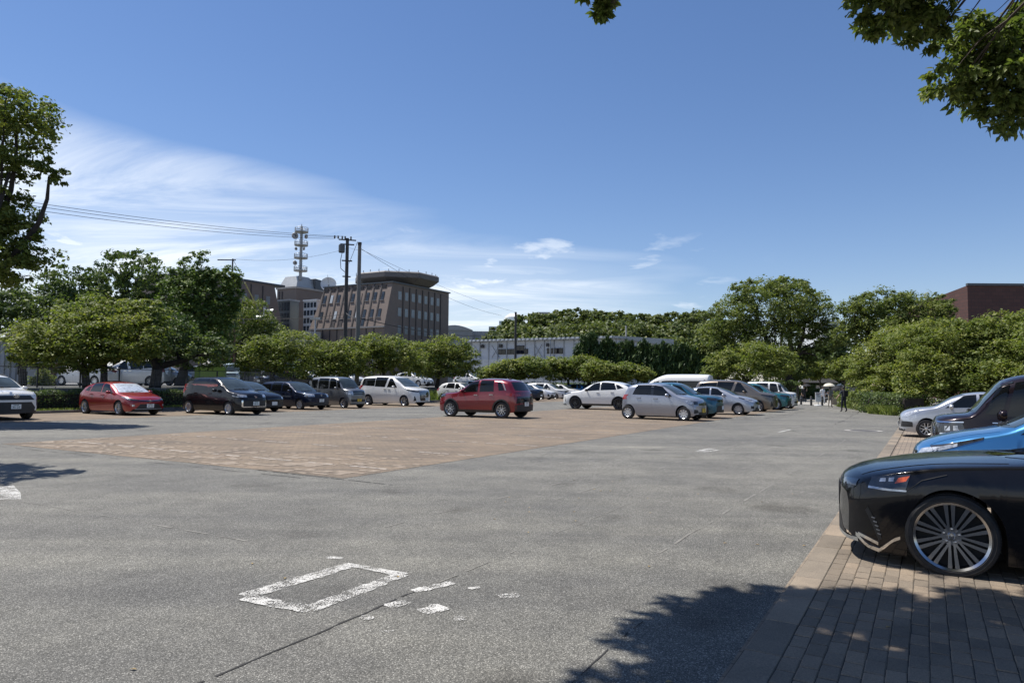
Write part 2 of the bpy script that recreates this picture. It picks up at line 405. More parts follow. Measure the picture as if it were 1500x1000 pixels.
# painted marks on the asphalt
def mark(name, pix, label_parent=None):
    """worn painted shape lying on the asphalt"""
    mb = MB(); P = []
    for (u, v) in pix:
        d = ray(u, v); t = -EYE / d[2]; P.append((d[0] * t, d[1] * t, .005))
    mb.add(P, [tuple(range(len(P)))]); o = mb.build(name, M['road_paint']); return o
def bar(a0, b0, a1, b1, w, z=.005):
    p, q = lot(a0, b0), lot(a1, b1); d = (q - p)[:2]; d = d / np.linalg.norm(d); nrm = np.array([-d[1], d[0]]) * w / 2
    return [(p[0] - nrm[0], p[1] - nrm[1], z), (q[0] - nrm[0], q[1] - nrm[1], z), (q[0] + nrm[0], q[1] + nrm[1], z), (p[0] + nrm[0], p[1] + nrm[1], z)]
def gpt(u, v):
    d = ray(u, v); t = -EYE / d[2]; return to_lot(d * t)
mb = MB()
def pbar(u0, v0, u1, v1, w, z=.005):
    (a0, b0), (a1, b1) = gpt(u0, v0), gpt(u1, v1); p, q = lot(a0, b0), lot(a1, b1); d = q - p; L = np.linalg.norm(d); d = d / L; nn = np.array([-d[1], d[0], 0])
    n = max(4, int(L / .022)); V = []; e0 = e1 = 0
    for i in range(n + 1):      # ragged edges, as the paint has flaked
        e0 = e0 * .6 + RNG.normal() * .006; e1 = e1 * .6 + RNG.normal() * .006; k = 1 if 0 < i < n else .75
        c = p + d * (L * i / n) + d * RNG.normal() * .004; V += [c - nn * (w / 2 * k + e0) + [0, 0, z], c + nn * (w / 2 * k + e1) + [0, 0, z]]
    mb.add(V, [(2 * i, 2 * i + 2, 2 * i + 3, 2 * i + 1) for i in range(n)])
pbar(358, 873, 518, 826, .15); pbar(448, 894, 590, 841, .135, .0055); pbar(360, 876, 462, 894, .14, .006); pbar(508, 827, 594, 842, .095, .0065)
o = mb.build('painted_box_letter', M['road_paint']); tag(o, 'worn white box-shaped character painted on the asphalt, foreground', 'road marking')
fl = empty('painted_letter_fragments', lot(4.0, 3.0, 0) * 0, label='scattered white paint flakes left of a worn ground character', cat='road marking')
for q in ((480, 816, 502, 818, .08), (606, 866, 664, 853, .09), (568, 889, 596, 881, .12), (618, 897, 650, 888, .15), (530, 906, 545, 902, .08), (666, 905, 685, 906, .09), (685, 862, 702, 860, .05), (732, 874, 760, 871, .09), (556, 925, 578, 925, .05)): mb = MB(); pbar(*q); mb.build('paint_flake', M['road_paint'], fl)
mb = MB(); pbar(1022, 661, 1042, 657, .16); pbar(1028, 662, 1052, 659, .10, .0055)
tag(mb.build('painted_arrow', M['road_paint']), 'small worn white arrow in the middle of the aisle', 'road marking')
mb = MB()
P = [gpt(u, v) for u, v in ((-30, 716), (0, 713), (20, 711), (30, 722), (31, 731), (0, 732), (-30, 734))]
mb.add([lot(a, b, .005) for a, b in P], [tuple(range(len(P)))])
tag(mb.build('painted_arrow', M['road_paint']), 'white arrow tip painted at the left edge of the asphalt', 'road marking')
mb = MB(); pbar(1140, 633, 1158, 629, .1); tag(mb.build('painted_dash', M['road_paint']), 'short faint white dash on the aisle left of the manhole cover', 'road marking')
mb = MB(); pbar(1215, 599, 1230, 601, .12, .0055); tag(mb.build('painted_dash', M['road_paint']), 'short white dash at the feet of the man in navy', 'road marking')
# manhole cover with pale concrete collar
mc = empty('manhole_cover', lot(27.0, 1.9), label='round iron manhole cover with pale collar near the silver hatchback', cat='manhole cover')
b = MB(); b.lathe([(0.01, .012), (.40, .012), (.42, .010)], 28); b.build('lid', M['pole_dark'], mc)
b = MB(); b.lathe([(.43, .012), (.60, .010), (.60, .0)], 28); b.build('collar', plain('collar_concrete', (.27, .26, .24), .9, vary=.2), mc)
# laying seams and cracks in the asphalt
crack = plain('crack_filler', (.028, .027, .026), .9, vary=.3, scale=6)
pal2 = plain('pale_seam', (.185, .178, .16), .9, vary=.3, scale=6)
mb = MB(); mp = MB()
def wander(a0, b0, a1, b1, w, out, n=40, amp=.02, gap=.25):
    P = []
    x = 0
    for i in range(n + 1):
        t = i / n; x = x * .8 + RNG.normal() * amp; P.append((a0 + (a1 - a0) * t, b0 + (b1 - b0) * t + x))
    for i in range(n):
        if RNG.random() < gap: continue
        out.add(bar(*P[i], *P[i + 1], w * (.5 + RNG.random()), .0035), [(0, 1, 2, 3)])
wander(1.6, 3.15, 4.2, 3.2, .014, mb, 40, .004, .1); wander(4.2, 3.2, 9, 3.3, .012, mp, 40, .006, .45)
wander(2.0, 1.55, 4.4, 1.6, .010, mb, 30, .004, .2); wander(6, 2.1, 24, 2.0, .02, mp, 80, .006, .35)
wander(5.5, 4.9, 24, 4.6, .02, mp, 60, .008, .5); wander(7.5, 4.2, 30, 4.2, .025, mp, 60, .01, .5); wander(4.6, 12, 4.6, 5.5, .02, mp, 40, .02, .4)
wander(34, 6.5, 50, 6.2, .05, mb, 40, .02, .35); wander(30, 3.2, 48, 3.5, .05, mb, 40, .02, .5); wander(10, 20.3, 60, 20.1, .03, mb, 90, .02, .5); wander(8.0, 7.9, 8.0, 26, .02, mb, 60, .02, .4)
wander(8.2, 6.8, 8.3, 9.8, .03, mb, 40, .01, .2)
for (a_, b_, da_, db_, n_) in ((9.5, 5.6, .06, -.02, 50), (13, 3.0, .08, .03, 45), (12, 6.6, .07, -.03, 45)):
    P_ = [(a_, b_)]; hd = math.atan2(db_, da_)
    for i in range(n_):          # wandering crack with short side branches
        hd += RNG.normal() * .35; st_ = .05 + .04 * RNG.random(); P_.append((P_[-1][0] + st_ * math.cos(hd), P_[-1][1] + st_ * math.sin(hd))); hd = .9 * hd + .1 * math.atan2(db_, da_)
        mb.add(bar(*P_[-2], *P_[-1], .004 + .005 * RNG.random(), .0034), [(0, 1, 2, 3)])
        if RNG.random() < .08:
            q_ = P_[-1]; h2 = hd + (1 if RNG.random() < .5 else -1) * (.7 + .6 * RNG.random())
            for j in range(4 + int(8 * RNG.random())):
                h2 += RNG.normal() * .3; r_ = (q_[0] + .05 * math.cos(h2), q_[1] + .05 * math.sin(h2)); mb.add(bar(*q_, *r_, .0045, .0036), [(0, 1, 2, 3)]); q_ = r_
o = mb.build('asphalt_cracks', crack); o['kind'] = 'stuff'; o = mp.build('asphalt_seams', pal2); o['kind'] = 'stuff'
# ------------------------------------------------------------------ cars
def pchip(xs, ys):
    xs = np.array(xs, float); ys = np.array(ys, float); h = np.diff(xs); dl = np.diff(ys) / h
    d = np.zeros(len(xs))
    for i in range(1, len(xs) - 1):
        if dl[i - 1] * dl[i] > 0:
            w1, w2 = 2 * h[i] + h[i - 1], h[i] + 2 * h[i - 1]; d[i] = (w1 + w2) / (w1 / dl[i - 1] + w2 / dl[i])
    d[0], d[-1] = dl[0], dl[-1]
    def f(x):
        x = np.clip(np.asarray(x, float), xs[0], xs[-1]); i = np.clip(np.searchsorted(xs, x) - 1, 0, len(h) - 1); t = (x - xs[i]) / h[i]
        return (2 * t**3 - 3 * t**2 + 1) * ys[i] + (t**3 - 2 * t**2 + t) * h[i] * d[i] + (-2 * t**3 + 3 * t**2) * ys[i + 1] + (t**3 - t**2) * h[i] * d[i + 1]
    return f
LOWT = np.array([0, .12, .3, .55, .8, 1.0]); LOWY = np.array([.90, .955, .985, 1.0, .985, .95])
Q = 2.2
class Shape:
    def __init__(s, c):
        s.c = c; s.L, s.W, s.H = c['L'], c['W'], c['H']; s.clr = c['clr']
        s.top = pchip(*zip(*c['top'])); s.beltf = pchip(*zip(*c['belt']))
        s.plan = pchip(*zip(*c.get('plan', [(0, .80), (.12, .90), (.45, .98), (1.0, 1), (s.L - .9, 1), (s.L - .3, .96), (s.L - .08, .9), (s.L, .84)])))
        s.tum = c.get('tum', .24); s.bowF = c.get('bowF', .22); s.bowR = c.get('bowR', .12)
        s.lowt, s.lowy = c.get('lowt', LOWT), c.get('lowy', LOWY)
        s.bot = pchip(*zip(*c.get('bot', [(0, s.clr + .10), (.12, s.clr + .02), (.5, s.clr), (s.L - .5, s.clr), (s.L - .12, s.clr + .05), (s.L, s.clr + .16)])))
        s.wheels = (c['fo'], c['fo'] + c['wb']); s.R = c['R']; s.Ra = s.R + c.get('gap', .05)
    def belt(s, x): return np.minimum(s.beltf(x), s.top(x) - .045)
    def hw(s, x, z):
        zt, zb = s.top(x), s.belt(x); w = s.W / 2 * s.plan(x)
        t = np.clip((z - s.clr) / (zb - s.clr), 0, 1); yl = w * np.interp(t, s.lowt, s.lowy)
        gh = np.maximum(zt - zb, .02); m = np.interp(gh, [.05, .5], [2.0, 11]); u = np.clip((z - zb) / gh, 0, 1)
        yu = (w * s.lowy[-1] - s.tum * (np.maximum(z - zb, 0))) * np.maximum(1 - u**m, 0) ** (1 / Q)
        return np.where(z > zb, np.where(z <= zt, yu, 0), yl)
    def X(s, sx, y):
        k = np.abs(y) / (s.W / 2)
        return s.L / 2 - sx - s.bowF * k**2.2 * np.clip(1 - sx / 1.0, 0, 1)**1.6 + s.bowR * k**2.2 * np.clip(1 - (s.L - sx) / .8, 0, 1)**1.6
    def side(s, sx, z, sg=-1):
        y = s.hw(sx, z) ; return np.stack([s.X(sx, y), sg * y, z + 0 * sx], -1)
    def _end(s, y, z, rear):
        y = np.abs(np.asarray(y, float)); z = np.asarray(z, float) + 0 * y
        N = 260; span = np.linspace(0, min(s.L * .62, 3.0), N); out = np.full(y.shape, span[-1])
        fs = (lambda q: s.L - q) if rear else (lambda q: q)
        best = np.full(y.shape, N - 1)
        for i in range(N - 1, -1, -1):
            x = fs(span[i]) + 0 * y; ok = (z <= s.top(x)) & (s.hw(x, z) >= y); best = np.where(ok, i, best)
        hi = span[best]; lo = span[np.maximum(best - 1, 0)]
        for _ in range(12):
            mid = (hi + lo) / 2; x = fs(mid); ok = (z <= s.top(x)) & (s.hw(x, z) >= y); hi = np.where(ok, mid, hi); lo = np.where(ok, lo, mid)
        return np.where(best == 0, 0, hi)
    def front(s, y, z): q = s._end(y, z, False); return np.stack([s.X(q, y), y + 0 * q, z + 0 * q], -1)
    def rear(s, y, z): q = s._end(y, z, True); return np.stack([s.X(s.L - q, y), y + 0 * q, z + 0 * q], -1)
    def topf(s, sx, y):
        zt, zb = s.top(sx), s.belt(sx); lo, hi = zb.copy(), zt.copy()
        for _ in range(24):
            mid = (lo + hi) / 2; ok = s.hw(sx, mid) >= np.abs(y); lo = np.where(ok, mid, lo); hi = np.where(ok, hi, mid)
        return np.stack([s.X(sx, y), y, lo], -1)
    def zbot(s, sx):
        z = s.bot(sx)
        for wc in s.wheels:
            d = np.abs(sx - wc); zc = s.c.get('R'); inside = d < s.Ra
            z = np.where(inside, np.maximum(z, zc + np.sqrt(np.maximum(s.Ra**2 - d**2, 0))), z)
        return z
    def stations(s, n=34):
        L = s.L; st = list(np.linspace(0, L, n)) + [.02, .05, .1, .16, .24, L - .02, L - .05, L - .1, L - .2]
        for wc in s.wheels:
            for k in range(13):
                st.append(wc - s.Ra * math.cos(PI * k / 12) * .9995)
            st += [wc - s.Ra - .001, wc + s.Ra + .001]
        st = np.array(sorted(st)); st = st[(st >= 0) & (st <= L)]; keep = [0]
        for i in range(1, len(st)):
            near_edge = any(abs(abs(st[i] - wc) - s.Ra) < .003 for wc in s.wheels)
            if st[i] - st[keep[-1]] > .008 or near_edge: keep.append(i)
        return st[keep]
    def body(s):
        st = s.stations(s.c.get('nst', 34)); rows = []
        for x in st:
            zb, zt, z0 = float(s.belt(x)), float(s.top(x)), float(s.zbot(x)); z0 = min(z0, zb - .02)
            lo = np.linspace(z0, zb, 8)[:-1]
            m_ = float(np.interp(max(zt - zb, .02), [.05, .5], [2.0, 11])); u1 = (1 - .86**Q)**(1 / m_)
            u = np.concatenate([np.linspace(0, u1, 6)[:-1], (1 - np.array([.86, .78, .68, .56, .42, .28, .14, 0.0])**Q)**(1 / m_)])
            z = np.concatenate([lo, zb + (zt - zb) * u]); y = s.hw(np.full(z.shape, x), np.minimum(z, zt)); y[-1] = 0
            rows.append(np.stack([s.X(np.full(z.shape, x), y), y, z], -1))
        rows = np.array(rows); ns, npt = rows.shape[:2]
        V = []; Fc = []
        for r in rows:
            for p in r: V.append(p)
            for p in r[-2::-1]: V.append((p[0], -p[1], p[2]))
        k = 2 * npt - 1
        for i in range(ns - 1):
            for j in range(k - 1): Fc.append((i * k + j, (i + 1) * k + j, (i + 1) * k + j + 1, i * k + j + 1))
        for (ri, x, flip) in ((0, st[0], False), (ns - 1, st[-1], True)):   # end caps
            base = len(V); nc = 9; r = rows[ri]
            for p in r:
                for c in range(nc):
                    y = p[1] * (1 - 2 * c / (nc - 1)); V.append((float(s.X(np.array(x), np.array(y))), y, p[2]))
            for i in range(npt - 1):
                for c in range(nc - 1): Fc.append((base + i * nc + c, base + (i + 1) * nc + c, base + (i + 1) * nc + c + 1, base + i * nc + c + 1))
        under = MB(); uv = []
        for x, r in zip(st, rows): uv += [(r[0][0], r[0][1] - .004, r[0][2] + .006), (r[0][0], -r[0][1] + .004, r[0][2] + .006)]
        under.add(uv, [(2 * i, 2 * i + 1, 2 * i + 3, 2 * i + 2) for i in range(ns - 1)])
        me = MB(); me.add(V, Fc)
        return me, under
def patch(mapf, lower, upper, nu=10, nv=6, off=.004, skirt=.02, rev=False):
    """surface panel between two poly-lines given in the projection plane of mapf, standing `off` proud with a turned-in rim"""
    lo, up = np.array(lower, float), np.array(upper, float)
    def res(P, n):
        t = np.linspace(0, len(P) - 1, n); i = np.minimum(t.astype(int), len(P) - 2); f = (t - i)[:, None]; return P[i] * (1 - f) + P[i + 1] * f
    A, B = res(lo, nu + 1), res(up, nu + 1)
    G = np.stack([A * (1 - v) + B * v for v in np.linspace(0, 1, nv + 1)], 0)
    P = mapf(G[..., 0].ravel(), G[..., 1].ravel()).reshape(nv + 1, nu + 1, 3)
    du = np.gradient(P, axis=1); dv = np.gradient(P, axis=0); N = np.cross(du, dv); N /= np.linalg.norm(N, axis=-1, keepdims=True) + 1e-9
    cen = np.array([0, 0, .7]); outw = np.sum((P - cen) * N, -1).mean()
    if outw < 0: N = -N
    T = P + N * off; V = [p for p in T.reshape(-1, 3)]; Fc = []
    w = nu + 1
    for i in range(nv):
        for j in range(nu): Fc.append((i * w + j, i * w + j + 1, (i + 1) * w + j + 1, (i + 1) * w + j))
    ring = [(0, j) for j in range(nu)] + [(i, nu) for i in range(nv)] + [(nv, j) for j in range(nu, 0, -1)] + [(i, 0) for i in range(nv, 0, -1)]
    b = len(V)
    for (i, j) in ring: V.append(P[i, j] - N[i, j] * skirt)
    n = len(ring)
    for k in range(n):
        (i, j), (i2, j2) = ring[k], ring[(k + 1) % n]; Fc.append((i * w + j, b + k, b + (k + 1) % n, i2 * w + j2))
    mb = MB(); mb.add(V, Fc); return mb

_wheel_cache = {}
def wheel_meshes(R, rr, width, style, hi=False):
    """tyre and rim, hub axis along y, outside face toward -y"""
    key = (R, rr, width, style, hi)
    if key in _wheel_cache: return _wheel_cache[key]
    n = 56 if hi else 26; w = width / 2
    t = MB(); t.lathe([(rr * .98, w * .9), (rr + .02, w), (R - .03, w * .98), (R - .008, w * .86), (R, w * .6), (R, -w * .6), (R - .008, -w * .86), (R - .03, -w * .98), (rr + .02, -w), (rr * .99, -w * .93)], n, 'y')
    if hi:
        for r_ in (rr + .035, R - .055): t.lathe([(r_ - .004, -w * .99), (r_, -w * 1.02), (r_ + .004, -w * .99)], n, 'y')
        for k in range(3):
            for q in range(84):
                a = 2 * PI * q / 84 + k * .02
                t.box((0 + (R + .001) * math.cos(a), (k - 1) * w * .42, (R + .001) * math.sin(a)), (.012, w * .3, .02), M=[[math.cos(a), 0, -math.sin(a)], [0, 1, 0], [math.sin(a), 0, math.cos(a)]])
    tyre = t.mesh('tyre', M['rubber'], 40)
    mats = {'alloy': M['alloy'], 'cover': M['alloy'], 'black': M['alloy_black'], 'two': M['alloy'], 'steel': M['steel'], 'lux': M['alloy_dark'], 'twin': M['alloy']}[style]
    r = MB(); r.lathe([(rr * .86, -w * .2), (rr * .93, -w * .86), (rr, -w * 1.0), (rr, -w * .86)], n, 'y')
    ns, tw = {'alloy': (5, 1), 'cover': (8, 0), 'black': (5, 1), 'two': (8, 0), 'steel': (6, 0), 'lux': (10, 2), 'twin': (6, 1)}[style]
    yf = -w * .86
    for k in range(ns):
        a = 2 * PI * k / ns + PI / 2 + (0.04 if hi else 0)
        for sg in ((-1, 1) if tw else (0,)):
            if style == 'lux':    # paired blades with a raised outer edge
                a0, a1 = a + sg * .10, a + sg * .075 + sg * .055
                ri, ro = .048, rr * .95
                def pt(rad, an, y): return (rad * math.cos(an), y, rad * math.sin(an))
                hwI, hwO = .012 / .06, .022 / rr
                b = [pt(ri, a + sg * .34 - hwI, yf + .036), pt(ro, a + sg * .10 - hwO, yf + .034), pt(ro, a + sg * .10 + hwO, yf + .034), pt(ri, a + sg * .34 + hwI, yf + .036)]
                q = [pt(ri, a + sg * .34 - hwI * .8, yf + .012), pt(ro, a + sg * .10 - hwO * .8, yf + .001), pt(ro, a + sg * .10 + hwO * .8, yf + .001), pt(ri, a + sg * .34 + hwI * .8, yf + .012)]
                r.hexa(b, q)
            else:
                hi_ = .045 if not tw else .022; ho = {'cover': .055, 'two': .05, 'steel': .07}.get(style, .02)
                off0, off1 = sg * .035, sg * (.05 if style != 'twin' else .03)
                ri, ro = .05, rr * .95
                ca, sa = math.cos(a), math.sin(a)
                def pt(rad, tn, y): return (rad * ca - tn * sa, y, rad * sa + tn * ca)
                r.hexa([pt(ri, off0 - hi_, yf + .03), pt(ro, off1 - ho, yf + .03), pt(ro, off1 + ho, yf + .03), pt(ri, off0 + hi_, yf + .03)],
                       [pt(ri, off0 - hi_ * .6, yf + .006), pt(ro, off1 - ho * .6, yf), pt(ro, off1 + ho * .6, yf), pt(ri, off0 + hi_ * .6, yf + .006)])
    r.lathe([(.001, yf + .0), (.03, yf + .002), (.036, yf + .02)], 20, 'y') if hi else r.lathe([(.001, yf), (.05, yf + .004), (.06, yf + .03)], 14, 'y')
    if hi:
        r.lathe([(.034, yf + .016), (.075, yf + .016), (.08, yf + .04)], 24, 'y')
        for k in range(5):
            a = 2 * PI * k / 5 + .25; r.lathe([(.0, yf + .002), (.011, yf + .003), (.013, yf + .02)], 10, 'y', (.058 * math.cos(a), 0, .058 * math.sin(a)))
        # cap ring
        r.lathe([(.022, yf - .001), (.025, yf - .004), (.028, yf - .001)], 20, 'y')
        r.add([(-.013, yf - .004, .012), (-.006, yf - .004, .012), (.0, yf - .004, -.004), (.014, yf - .004, -.004), (.012, yf - .004, -.011), (-.004, yf - .004, -.011)], [(0, 1, 2, 3, 4, 5)])
    rim = r.mesh('rim', mats, 35)
    d = MB(); d.lathe([(.0, yf + .05), (rr * .9, yf + .05)], n, 'y'); dr = .36 * rr
    d.lathe([(rr * .3, yf + .045), (rr * .62, yf + .043)], n, 'y')
    disc = d.mesh('brake_disc', M['under'])
    _wheel_cache[key] = (tyre, rim, disc); return _wheel_cache[key]

_txt = {}
def text_mesh(s, h, mat):
    k = (s, h, mat.name)
    if k in _txt: return _txt[k]
    c = bpy.data.curves.new('lettering', 'FONT'); c.body = s; c.size = h; c.align_x = 'CENTER'; c.align_y = 'CENTER'; c.extrude = .0008; c.resolution_u = 2
    o = bpy.data.objects.new('lettering', c); COL.objects.link(o); bpy.context.view_layer.update()
    me = bpy.data.meshes.new_from_object(o.evaluated_get(bpy.context.evaluated_depsgraph_get())); bpy.data.objects.remove(o); me.materials.clear(); me.materials.append(mat)
    me.name = 'lettering'; _txt[k] = me; return me
def add_plate(root, x, z, txt, front=True, yellow=False, y=0.0, tilt=0):
    b = MB(); b.box((0, 0, 0), (.012, .33, .165)); p = b.build('number_plate', M['plate_yellow' if yellow else 'plate_white'], root)
    p.location = (x, y, z); p.rotation_euler = (0, tilt, 0 if front else PI)
    if txt:
        ink = M['trim'] if yellow else M['plate_ink']
        l = link('lettering', text_mesh(txt, .105, ink), p); l.location = (.0075, 0, -.025); l.rotation_euler = (PI / 2, 0, PI / 2)
        k = MB()
        for q in range(4): k.box((.0066, -.075 + q * .048, .055), (.0012, .03, .032))     # small upper line, too small to read
        k.build('upper_line', ink, p)
    return p
def emblem_ovals(root, x, z, k=1.0, tilt=0.0):
    mb = MB()
    for (ry, rz, cz) in ((.075, .05, 0), (.026, .047, 0), (.052, .018, .026)):
        P = [(0, k * ry * math.cos(t), k * (cz + rz * math.sin(t))) for t in np.linspace(0, 2 * PI, 21)]
        mb.tube(P, .0075 * k, 6, False)
    o = mb.build('emblem', M['chrome'], root, 60); o.location = (x, 0, z); o.rotation_euler = (0, tilt, 0); return o

def build_car(name, c, body_mat, label, group=None, cat='car', plates=('', ''), yellow=False, rim='alloy', roof_mat=None, hi=False, screen=None):
    sh = Shape(c); root = empty(name, label=label, cat=cat, group=group)
    L, W = sh.L, sh.W; S_ = lambda sg: (lambda a, b: sh.side(a, b, sg))
    me, un = sh.body(); me.build('body', body_mat, root, 38); un.build('underbody', M['under'], root)
    G = M['glass']
    hs0, hs1, hwd = c.get('hood', (.16, None, W * .40))
    if hs1 is None: hs1 = float(sh.front(np.array([0.0]), np.array([c['screen'][0]]))[0, 0]); hs1 = L / 2 - hs1 - .05
    if hs1 - hs0 > .25:
        xs = np.linspace(hs0, hs1, 7); patch(sh.topf, [(x, -hwd * (.86 + .14 * i / 6)) for i, x in enumerate(xs)], [(x, hwd * (.86 + .14 * i / 6)) for i, x in enumerate(xs)], 14, 14, .004, .008).build('hood', body_mat, root, 40)
    # windscreen and rear screen
    cz, hz, wy0, wy1 = c['screen']; 
    patch(sh.front, [(-wy0, cz), (-wy0 * .5, cz - .01), (0, cz - .015), (wy0 * .5, cz - .01), (wy0, cz)], [(-wy1, hz - .02), (-wy1 * .5, hz), (0, hz), (wy1 * .5, hz), (wy1, hz - .02)], 14, 8, .004).build('windscreen', screen or M['glass_light'], root, 30)
    for sg in (-1, 1):   # wipers rest on the cowl
        P = sh.front(np.array([sg * .12 - .3, sg * .12, sg * .12 + .25]), np.array([cz + .02, cz + .005, cz + .03])) + np.array([.02, 0, .015])
        w_ = MB(); w_.tube(P, .009, 5); w_.build('wiper', M['trim'], root)
    if 'rscreen' in c:
        rz0, rz1, ry0, ry1 = c['rscreen']
        patch(sh.rear, [(-ry0, rz0), (0, rz0 - .01), (ry0, rz0)], [(-ry1, rz1), (0, rz1 + .01), (ry1, rz1)], 12, 6, .004).build('rear_screen', G, root, 30)
    # doors with their glass and handle
    for sg in (-1, 1):
        for (k, dr) in enumerate(c['doors']):
            s0b, s0t, s1b, s1t = dr['win']; d0, d1 = dr['span']
            zlo = sh.clr + .10; sm = lambda s_: float(sh.belt(np.array(s_)))
            xs = np.linspace(d0, d1, 5)
            lowz = [max(zlo, float(sh.zbot(np.array(x))) + .03) for x in xs]
            dm = patch(S_(sg), list(zip(xs, lowz)), [(x, sm(x) - .012) for x in xs], 10, 8, .0025, .006).build('door', body_mat, root, 40)
            z0a, z1a = sm(s0b) + .035, sm(s1b) + .035
            xl = np.linspace(s0b, s1b, 7); xt = np.linspace(s0t, s1t, 7)
            gt = dr.get('gt', .86)
            up = [(x, sm(x) + (float(sh.top(np.array(x))) - sm(x)) * gt - (.008 if True else 0)) for x in xt]
            patch(S_(sg), [(x, sm(x) + .03) for x in xl], up, 12, 6, .004, .02).build('window', dr.get('mat', G), dm, 30)
            if dr.get('handle', True):
                hx = d1 - .14 if not dr.get('hfront') else d0 + .16; hz_ = sm(hx) - .10
                p0 = sh.side(np.array(hx), np.array(hz_), sg); h = MB(); h.box((p0[0], p0[1] + sg * .018, p0[2]), (.19, .03, .032)); h.box((p0[0] + .08, p0[1] + sg * .006, p0[2]), (.03, .04, .025)); h.box((p0[0] - .08, p0[1] + sg * .006, p0[2]), (.03, .04, .025))
                h.build('handle', M['chrome'] if c.get('chrome_handle') else body_mat, dm)
        for q in c.get('quarters', []):
            patch(S_(sg), q[0], q[1], 8, 5, .004, .02).build('quarter_window', G, root, 30)
        if 'pillar' in c:
            for (x0, x1) in c['pillar']:
                z0_, z1_ = float(sh.belt(np.array(x0))) + .03, None
                patch(S_(sg), [(x0, z0_), (x1, z0_)], [(x0, z0_ + (float(sh.top(np.array(x0))) - z0_) * .83), (x1, z0_ + (float(sh.top(np.array(x1))) - z0_) * .83)], 3, 5, .003, .01).build('pillar_cover', M['gloss_black'], root, 30)
        # mirror
        mx_, mz = c['mirror']; p = sh.side(np.array(mx_), np.array(mz), sg)
        mm = MB(); mm.lathe([(.0, -.065), (.045, -.06), (.075, -.03), (.082, .02), (.07, .05), (.0, .052)], 12, 'x'); V = np.array(mm.v) * np.array([1, 1.35, .95]); mm.v = [tuple(v * np.array([-1, 1, 1]) + np.array([p[0], p[1] + sg * .15, p[2] + .02])) for v in V]
        mo = mm.build('mirror', c.get('mirror_mat') or body_mat, root, 40)
        a_ = MB(); a_.box((p[0], p[1] + sg * .04, p[2] - .02), (.06, .14, .03)); a_.build('mirror_arm', M['trim'], mo)
        # arch cladding / sill
        if c.get('clad'):
            for wc in sh.wheels:
                cw = c['clad']; P = []; th = np.linspace(-.12, PI + .12, 21); ra = sh.Ra
                lo = [(wc - (ra - .004) * math.cos(t), sh.R + (ra - .004) * math.sin(t)) for t in th]; up = [(wc - (ra + cw) * math.cos(t), sh.R + (ra + cw) * math.sin(t)) for t in th]
                patch(S_(sg), lo, up, 24, 2, .016, .03).build('arch_cladding', M['trim'], root, 40)
            x0, x1 = sh.wheels[0] + sh.Ra, sh.wheels[1] - sh.Ra
            patch(S_(sg), [(x0, sh.clr + .004), (x1, sh.clr + .004)], [(x0, sh.clr + .11), (x1, sh.clr + .11)], 6, 2, .014, .03).build('sill_cladding', M['trim'], root, 40)
        if c.get('rails'):
            x0, x1 = c['rails']; ry = sh.W / 2 * .64; xs = np.linspace(x0, x1, 8)
            P = sh.topf(xs, np.full(8, sg * ry)) + np.array([0, 0, .05]); P[0, 2] -= .045; P[-1, 2] -= .045
            r_ = MB(); r_.tube(P, .018, 6); r_.build('roof_rail', c.get('rail_mat') or M['trim'], root, 40)
        # lamps
        for nm, mt, mp_, lo, up in c['lamps']:
            f = {'s': S_(sg), 'f': (lambda y, z, g_=sg: sh.front(y * g_, z)), 'r': (lambda y, z, g_=sg: sh.rear(y * g_, z)), 't': (lambda a, b, g_=sg: sh.topf(a, b * g_))}[mp_]
            patch(f, lo, up, 10, 4, .006, .02).build(nm, M[mt] if isinstance(mt, str) else mt, root, 40)
    for it in c['face']:
        nm, mt, mp_, lo, up = it[:5]; o_ = it[5] if len(it) > 5 else .005
        f = {'f': sh.front, 'r': sh.rear, 't': sh.topf}[mp_]
        full = lambda P: [(-a, b) for a, b in P[::-1]] + [(a, b) for a, b in P if a > 0] if P[0][0] == 0 else [(-a, b) for a, b in P[::-1]] + list(P)
        patch(f, full(lo), full(up), 16, 4, o_, .02).build(nm, body_mat if mt == 'body' else (M[mt] if isinstance(mt, str) else mt), root, 40)
    # number plates
    if plates[0] is not None:
        pz = c.get('plate_f', .45); x = float(sh.front(np.array([0.0]), np.array([pz]))[0, 0]); add_plate(root, x + .02, pz, plates[0], True, yellow, c.get('plate_y', 0.0))
    pz = c.get('plate_r', .75); x = float(sh.rear(np.array([0.0]), np.array([pz]))[0, 0]); add_plate(root, x - .012, pz, plates[1], False, yellow)
    if c.get('emblem'):
        ez, ek = c['emblem']; x = float(sh.front(np.array([0.0]), np.array([ez]))[0, 0]); emblem_ovals(root, x + .02, ez, ek)
    # wheels
    ty, rm, dc = wheel_meshes(sh.R, c['rr'], c.get('tw', .20), rim, hi)
    for wc in sh.wheels:
        for sg in (-1, 1):
            x = L / 2 - wc; y = sg * (W / 2 - c.get('tw', .20) / 2 - .012)
            wr = empty('wheel', (x, y, sh.R), 0 if sg < 0 else PI); wr.parent = root
            if wc == sh.wheels[0] and c.get('steer'): wr.rotation_euler[2] += c['steer']
            link('tyre', ty, wr); link('rim', rm, wr); link('brake_disc', dc, wr)
    if roof_mat:
        r0, r1 = c['roofspan']; xs = np.linspace(r0, r1, 6); ry = W / 2 * .62
        patch(sh.topf, [(x, -ry) for x in xs], [(x, ry) for x in xs], 12, 10, .006, .02).build('roof', roof_mat, root, 30)
    if c.get('antenna'):
        a_ = MB(); x = L / 2 - c['antenna']; z = float(sh.top(np.array(c['antenna']))); a_.box((x, 0, z + .02), (.16, .05, .06), taper=.4); a_.build('antenna', M['trim'], root)
    return root
